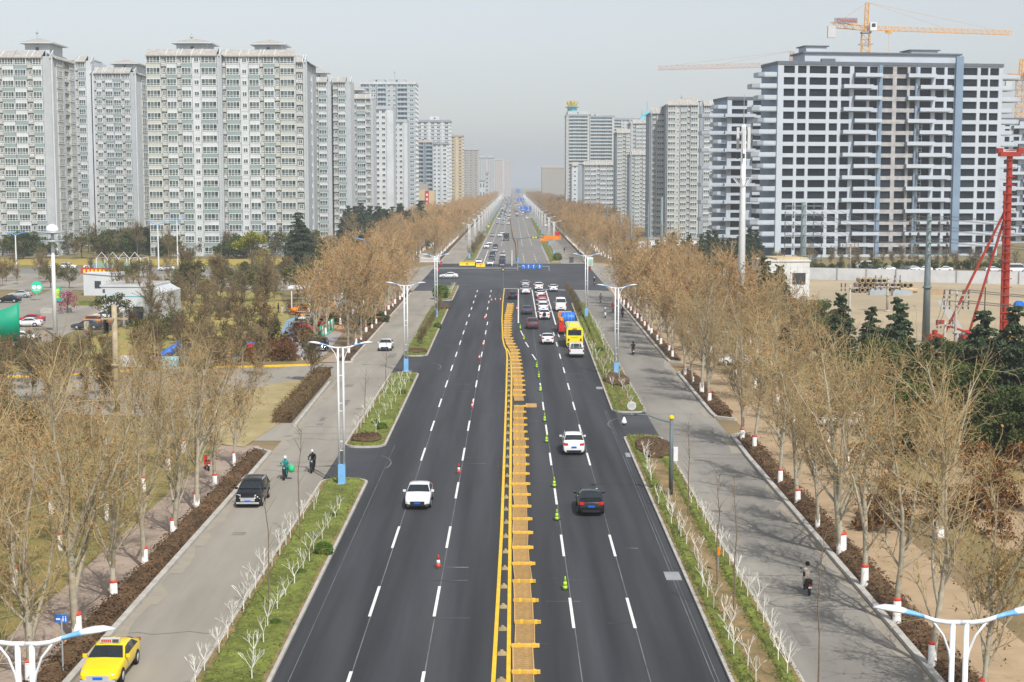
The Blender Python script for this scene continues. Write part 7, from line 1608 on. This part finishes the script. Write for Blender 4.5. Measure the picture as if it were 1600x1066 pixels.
# green painted parking barriers
for i, (a_, c_) in enumerate((((482, 549), (497, 535)), ((501, 526), (520, 513)))):
    a, c = G(*a_), G(*c_); t = thing('cycle_rack', ['green and white painted cycle rack, nearer of two', 'green and white painted cycle rack, farther of two'][i], 'cycle rack', (0, 0, 0)); 
    for k in range(9):
        p = a.lerp(c, k/8); b = MB(); b.lathe([(.62, -.08), (.78, -.08), (.78, .08), (.62, .08)], 14, 0, (p.x, p.y, .8), ax='x', ); b.build('hoop', m_white if k % 2 else m_green, t)
    b = MB(); b._bar(a+Vector((.6, 0, .1)), c+Vector((.6, 0, .1)), .3, .15, 0); b._bar(a+Vector((0, 0, .1)), c+Vector((0, 0, .1)), .3, .15, 0); b.build('base_rail', m_green, t)
# tricycles
def tricycle(label, px, py, m, mroof, rz, cabin=True):
    c = G(px, py); t = thing('cargo_tricycle', label, 'tricycle', (c.x, c.y, .07), rz); b = MB(); b.box(-.6, .6, -1.6, .1, .45, .95); b.build('cargo_bed', m, t)
    b = MB(); b.box(-.5, .5, .1, 1.2, .4, 1.0); b.prism([(1.2, .4), (1.5, .7), (1.3, 1.1), (1.1, 1.1)], -.4, .4, 0, T=lambda y, z, x: (x, y, z)); b.build('body', m, t)
    if cabin:
        b = MB(); b.box(-.6, .6, -1.5, 1.3, 1.85, 1.98, 1)
        for x in (-.55, .55):
            for y in (-1.4, .1, 1.2): b.tube([(x, y, .9), (x, y, 1.9)], .035, 5, 0)
        b.build('canopy', [m, mroof], t)
    for x, y in ((-.55, -1), (.55, -1), (0, 1.4)): b = MB(); b.lathe([(.15, -.06), (.28, -.06), (.28, .06), (.15, .06)], 12, 0, ax='x'); b.build('wheel', m_black, t, loc=(x, y, .28))
    return t
tricycle('red cabin tricycle with white roof, left of the two by the dark shrubs', 474, 516, m_red, m_white, math.pi-.1); tricycle('red tricycle with red roof in front of the dark shrubs, right one', 502, 512, m_red, m_red, math.pi)
tricycle('grey flatbed tricycle left of the red cabin one', 460, 523, m_grey, m_grey, 1.4); tricycle('dark red tricycle at the front of the parked scooters', 484, 521, m_red, m_red, .6, False)
# ---------------- people and two wheelers ----------------
def skin_body(name, chains, mats, region, sub=1):
    """chains: lists of (x,y,z,r) joined at shared first points; grown into one surface"""
    vs, es, rs = [], [], []; idx = {}
    for ch in chains:
        prev = None
        for (x, y, z, r) in ch:
            k = (round(x, 4), round(y, 4), round(z, 4))
            if k not in idx: idx[k] = len(vs); vs.append((x, y, z)); rs.append(r)
            i = idx[k]
            if prev is not None and prev != i: es.append((prev, i))
            prev = i
    me = bpy.data.meshes.new(name); me.from_pydata(vs, es, []); o = bpy.data.objects.new(name, me); COL.objects.link(o)
    md = o.modifiers.new('skin', 'SKIN'); sl = me.skin_vertices[0].data if me.skin_vertices else None
    if sl is None:
        import bmesh
        bm_ = bmesh.new(); bm_.from_mesh(me); bm_.verts.layers.skin.verify(); bm_.to_mesh(me); bm_.free(); sl = me.skin_vertices[0].data
    for i, r in enumerate(rs): sl[i].radius = (r*1.18, r*1.18) if r > .03 else (r, r)
    sl[0].use_root = True
    ss = o.modifiers.new('sub', 'SUBSURF'); ss.levels = sub
    bpy.context.view_layer.update(); dg = bpy.context.evaluated_depsgraph_get(); nm = bpy.data.meshes.new_from_object(o.evaluated_get(dg)); bpy.data.objects.remove(o)
    nm.materials.clear()
    for m in mats: nm.materials.append(m)
    for p in nm.polygons: p.material_index = region(p.center); p.use_smooth = True
    o = bpy.data.objects.new(name, nm); COL.objects.link(o); return o
def hand(x, y, z, d, s=1):
    d = Vector(d).normalized(); side = d.cross(Vector((0, 0, 1))); side = side.normalized() if side.length > .1 else Vector((1, 0, 0)); palm = Vector((x, y, z))+d*.05; out = []
    for k, L in zip((-1.5, -.5, .5, 1.5), (.055, .07, .075, .065)):
        b = palm+d*.03+side*k*.019; e = b+d*L*.5-Vector((0, 0, .012)); f = e+d*L*.35-Vector((0, 0, .03)); out.append([(*palm, .026), (*b, .011), (*e, .009), (*f, .008)])
    b = palm-side*.035*s; e = b+d*.03-side*.02*s-Vector((0, 0, .01)); out.append([(*palm, .026), (*b, .011), (*e, .009)])
    return [[(x, y, z, .026), (*palm, .026)]]+out
def rider_chains():
    pel = (0, -.12, .84, .13); C = [[pel, (0, -.1, 1.0, .125), (0, -.04, 1.18, .14), (0, .0, 1.33, .12), (0, .03, 1.42, .055), (0, .05, 1.5, .07), (0, .06, 1.6, .09), (0, .05, 1.68, .075)], [(0, .06, 1.6, .09), (0, .16, 1.58, .018)]]
    for s in (-1, 1):
        C.append([pel, (s*.12, -.05, .8, .095), (s*.15, .33, .8, .065), (s*.14, .36, .42, .048), (s*.14, .46, .36, .035)])
        C.append([(0, .0, 1.33, .12), (s*.19, .0, 1.36, .062), (s*.28, .18, 1.15, .045), (s*.27, .42, 1.06, .034), (s*.27, .46, 1.06, .026)]); C += hand(s*.27, .46, 1.06, (0, 1, -.15), s)
    return C
def rider_region(c): return 2 if (c.z > 1.46 or (c.y > .43 and c.z > .9)) else (1 if c.z < .92 else 0)
RID = {}
def person_rider(label, loc, rz, mj, mt, mh, cat='person'):
    key = (mj.name, mt.name, mh.name)
    if 'r' not in RID:
        o = skin_body('person', rider_chains(), [mj, mt, m_skin], rider_region); RID['r'] = o.data
        me = o.data; bpy.data.objects.remove(o)
    me = RID['r'].copy(); me.materials.clear()
    for m in (mj, mt, m_skin): me.materials.append(m)
    o = bpy.data.objects.new('person', me); COL.objects.link(o); o.location = loc; o.rotation_euler.z = rz; tag(o, label, 'person')
    h = MB(); h.lathe([(.115, 1.56), (.128, 1.62), (.12, 1.7), (.08, 1.77), (.01, 1.79)], 12, 0, (0, .04, 0)); h.build('helmet', mh, o, True)
    return o
def scooter(label, loc, rz, m, cat='scooter', plate=None):
    t = thing('scooter', label, cat, loc, rz, None); b = MB()
    b.prism([(-.75, .55), (-.7, .8), (-.3, .8), (.0, .74), (.1, .36), (.38, .34), (.48, 1.0), (.58, 1.02), (.62, .6), (.5, .28), (-.1, .26), (-.5, .35)], -.14, .14, 0, T=lambda y, z, x: (x, y, z)); b.build('body', m, t)
    b = MB(); b.prism([(-.75, .8), (-.7, .88), (-.1, .84), (0, .76)], -.15, .15, 0, T=lambda y, z, x: (x, y, z)); b.build('seat', m_black, t)
    b = MB(); b.tube([(0, .62, .3), (0, .5, 1.02)], .03, 6); b.tube([(-.34, .46, 1.06), (0, .52, 1.06), (.34, .46, 1.06)], .022, 6); b.build('handlebar', m_dgrey, t)
    for y in (-.55, .7): b = MB(); b.lathe([(.12, -.045), (.24, -.05), (.24, .05), (.12, .045)], 14, 0, ax='x'); b.build('wheel', m_black, t, loc=(0, y, .24))
    for s in (-1, 1): b = MB(); b.tube([(s*.2, .5, 1.06), (s*.28, .5, 1.25)], .012, 4); b.box(s*.28-.05, s*.28+.05, .49, .51, 1.22, 1.32); b.build('mirror', m_dgrey, t)
    b = MB(); b.box(-.08, .08, -.79, -.75, .6, .7); b.build('tail_light', m_tail, t); b = MB(); b.box(-.07, .07, .6, .64, .85, .97); b.build('headlight', m_head, t); b = MB(); b.box(-.09, .09, -.8, -.78, .45, .56); b.build('number_plate', plate or m_white, t); return t
c_black = mat('cloth_black', (.02, .02, .024), .9); c_teal = mat('cloth_teal', (.02, .28, .27), .85); c_red = mat('cloth_red', (.5, .03, .03), .85); c_beige = mat('cloth_beige', (.52, .45, .38), .9); c_navy = mat('cloth_navy', (.03, .04, .1), .9); c_green = mat('cloth_green', (.03, .5, .2), .8); c_grey = mat('cloth_grey', (.2, .2, .21), .9); c_jean = mat('cloth_purple', (.12, .08, .25), .9); h_hair = mat('hair_black', (.015, .013, .012), .7)
for px, py, rz, mj, mt, mh, ms, lab in [(443, 752, math.pi, c_teal, c_black, m_white, m_black, 'teal jacket and white and red helmet on the left service road'), (486, 741, math.pi, c_black, c_jean, m_white, m_black, 'black jacket with white face mask beside the teal rider'), (1264, 934, 0, c_beige, c_black, h_hair, m_black, 'beige jacket on the right service road, nearest rider'), (989, 556, 0, c_black, c_black, h_hair, m_dgrey, 'black coat riding away on the right service road'),
    (957, 489, math.pi, c_red, c_black, m_red, m_grey, 'red jacket in the group near the right kerb'), (945, 498, math.pi, c_grey, c_black, m_white, m_white, 'grey jacket left of the red rider'), (972, 497, math.pi, c_black, c_black, h_hair, m_black, 'black coat right of the red rider'), (938, 474, 0, c_grey, c_navy, h_hair, m_grey, 'grey jacket behind the group, nearer the junction'), (928, 446, 0, c_black, c_black, m_white, m_black, 'black jacket crossing the right of the junction'),
    (881, 396, 0, c_black, c_black, h_hair, m_grey, 'black jacket on the right service road past the junction'), (688, 418, math.pi, c_red, c_black, m_red, m_red, 'red jacket at the left corner of the junction'), (683, 427, math.pi, c_red, c_black, m_red, m_orange, 'pink red jacket just below the other at the left corner'), (727, 375, math.pi, c_grey, c_grey, h_hair, m_grey, 'grey jacket far off on the left service road')]:
    p = G(px, py)+Vector((0, .7, .09)); scooter('scooter ridden by the person in '+' '.join(lab.split()[:9]), p, rz, ms); person_rider('rider in '+lab, p, rz, mj, mt, mh)
p = G(443, 752); b = MB(); b.sphere((0, 0, 0), .26, 7, 0, .32); tag(b.build('plastic_bag', c_green, None, True, loc=(p.x+.55, p.y+.2, .95)), 'green bag hanging from the handlebar of the teal rider', 'bag')
# face mask shown on the second rider
# standing people
def stander():
    pel = (0, 0, .95, .13); C = [[pel, (0, 0, 1.12, .12), (0, 0, 1.3, .14), (0, 0, 1.43, .11), (0, .01, 1.5, .05), (0, .02, 1.57, .065), (0, .03, 1.66, .085), (0, .02, 1.74, .07)], [(0, .03, 1.66, .085), (0, .12, 1.64, .018)]]
    for s in (-1, 1):
        C.append([pel, (s*.1, 0, .88, .095), (s*.11, .03*s, .48, .06), (s*.11, -.03*s, .1, .042), (s*.11, .1-.03*s, .05, .035)])
        C.append([(0, 0, 1.43, .11), (s*.19, 0, 1.42, .058), (s*.25, -.02, 1.15, .044), (s*.24, .06, .9, .03), (s*.24, .07, .87, .025)]); C += hand(s*.24, .07, .87, (0, .2, -1), s)
    return C
st0 = skin_body('person', stander(), [c_black, c_navy, m_skin], lambda c: 2 if (c.z > 1.49 or (c.z < .86 and abs(c.x) > .19)) else (1 if c.z < .98 else 0)); sme = st0.data; bpy.data.objects.remove(st0)
for i, (px, py, mj, mt, lab) in enumerate([(434, 490, c_black, c_grey, 'person in black beside the low wall left of the pergola'), (440, 494, c_beige, c_grey, 'person in pale clothes beside the one in black left of the pergola'), (447, 491, c_grey, c_navy, 'person in grey at the right of the group left of the pergola'), (491, 481, c_navy, c_grey, 'person in dark clothes at the right of the playground toys'), (495, 480, c_beige, c_black, 'person in pale clothes at the right end of the playground'), (879, 374, c_navy, c_navy, 'dark clothed pedestrian beside the parked dark red truck'), (42, 574, c_red, c_grey, 'person in red by the green park lamp post'), (448, 410, c_grey, c_navy, 'pedestrian on the far pavement of the side street'), (921, 425, c_orange if False else c_red, c_navy, 'person in red brown beside the notice board')]):
    me = sme.copy(); me.materials.clear()
    for m in (mj, mt, m_skin): me.materials.append(m)
    o = bpy.data.objects.new('person', me); COL.objects.link(o); o.location = G(px, py)+Vector((0, 0, .08)); o.rotation_euler.z = R.uniform(0, 6.28); tag(o, lab, 'person'); h = MB(); h.lathe([(.085, 1.62), (.098, 1.7), (.08, 1.78), (.01, 1.81)], 10, 0, (0, .0, 0)); h.build('hair', h_hair, o, True)
# parked scooters by the tricycles
sc0 = None; rr = random.Random(9); cols = [m_red, m_black, m_white, m_grey, m_dgrey]; cn = ['red', 'black', 'white', 'grey', 'dark grey']; protoS = {}
for k in range(30):
    row_ = k//15; i = k % 15; a, c = ((444, 536), (486, 520)) if row_ == 0 else ((452, 546), (470, 528)); p = G(*a).lerp(G(*c), i/14)+Vector((rr.uniform(-.3, .3), row_*1.2+rr.uniform(-.3, .3), .08)); q = rr.randrange(5); rz = -.9+rr.uniform(-.25, .25)+math.pi
    lab = '%s scooter parked in the crowded rows beside the tricycles' % cn[q]
    if q not in protoS: protoS[q] = scooter(lab, p, rz, cols[q]); protoS[q]['group'] = 'parked scooters beside the tricycles'
    else: dup(protoS[q], p, rz, lab, None, 'parked scooters beside the tricycles')
# parked red scooter behind left trees
p = G(352, 735); scooter('red scooter standing on the pavement behind the left kerb row', p+Vector((-1.5, 0, .05)), .4, m_red)
b = MB(); b.box(-.6, .6, -.3, .3, .1, 1.3, 0); b.sphere((0, -.1, 1.5), .35, 6, 0); tag(b.build('red_bundle', c_red, loc=G(50, 700)), 'red bundle on a cart behind the lower left thicket', 'bundle')
kill = [o for o in COL.objects if o.get('label') == 'x']
kill = list({c for o in kill for c in o.children_recursive} | set(kill))
for o in kill: bpy.data.objects.remove(o)
# ---------------- haze: one even closed box of air round the whole scene ----------------
hz = MB(); hz.box(-6400, 6400, -600, 14400, -1, 150); hm_ = bpy.data.materials.new('haze'); ho = hz.build('haze', [hm_]); ho['kind'] = 'stuff'
hm_.use_nodes = True; hn = hm_.node_tree; hn.nodes.clear()
out_ = hn.nodes.new('ShaderNodeOutputMaterial'); pv = hn.nodes.new('ShaderNodeVolumePrincipled')
pv.inputs['Color'].default_value = (.88, .94, 1, 1); pv.inputs['Density'].default_value = 0.00024; pv.inputs['Anisotropy'].default_value = 0.0
hn.links.new(pv.outputs[0], out_.inputs['Volume'])
for o in COL.objects:
    l = o.get('label')
    if l and len(l.split()) > 16: print('LONG', o.name, l)
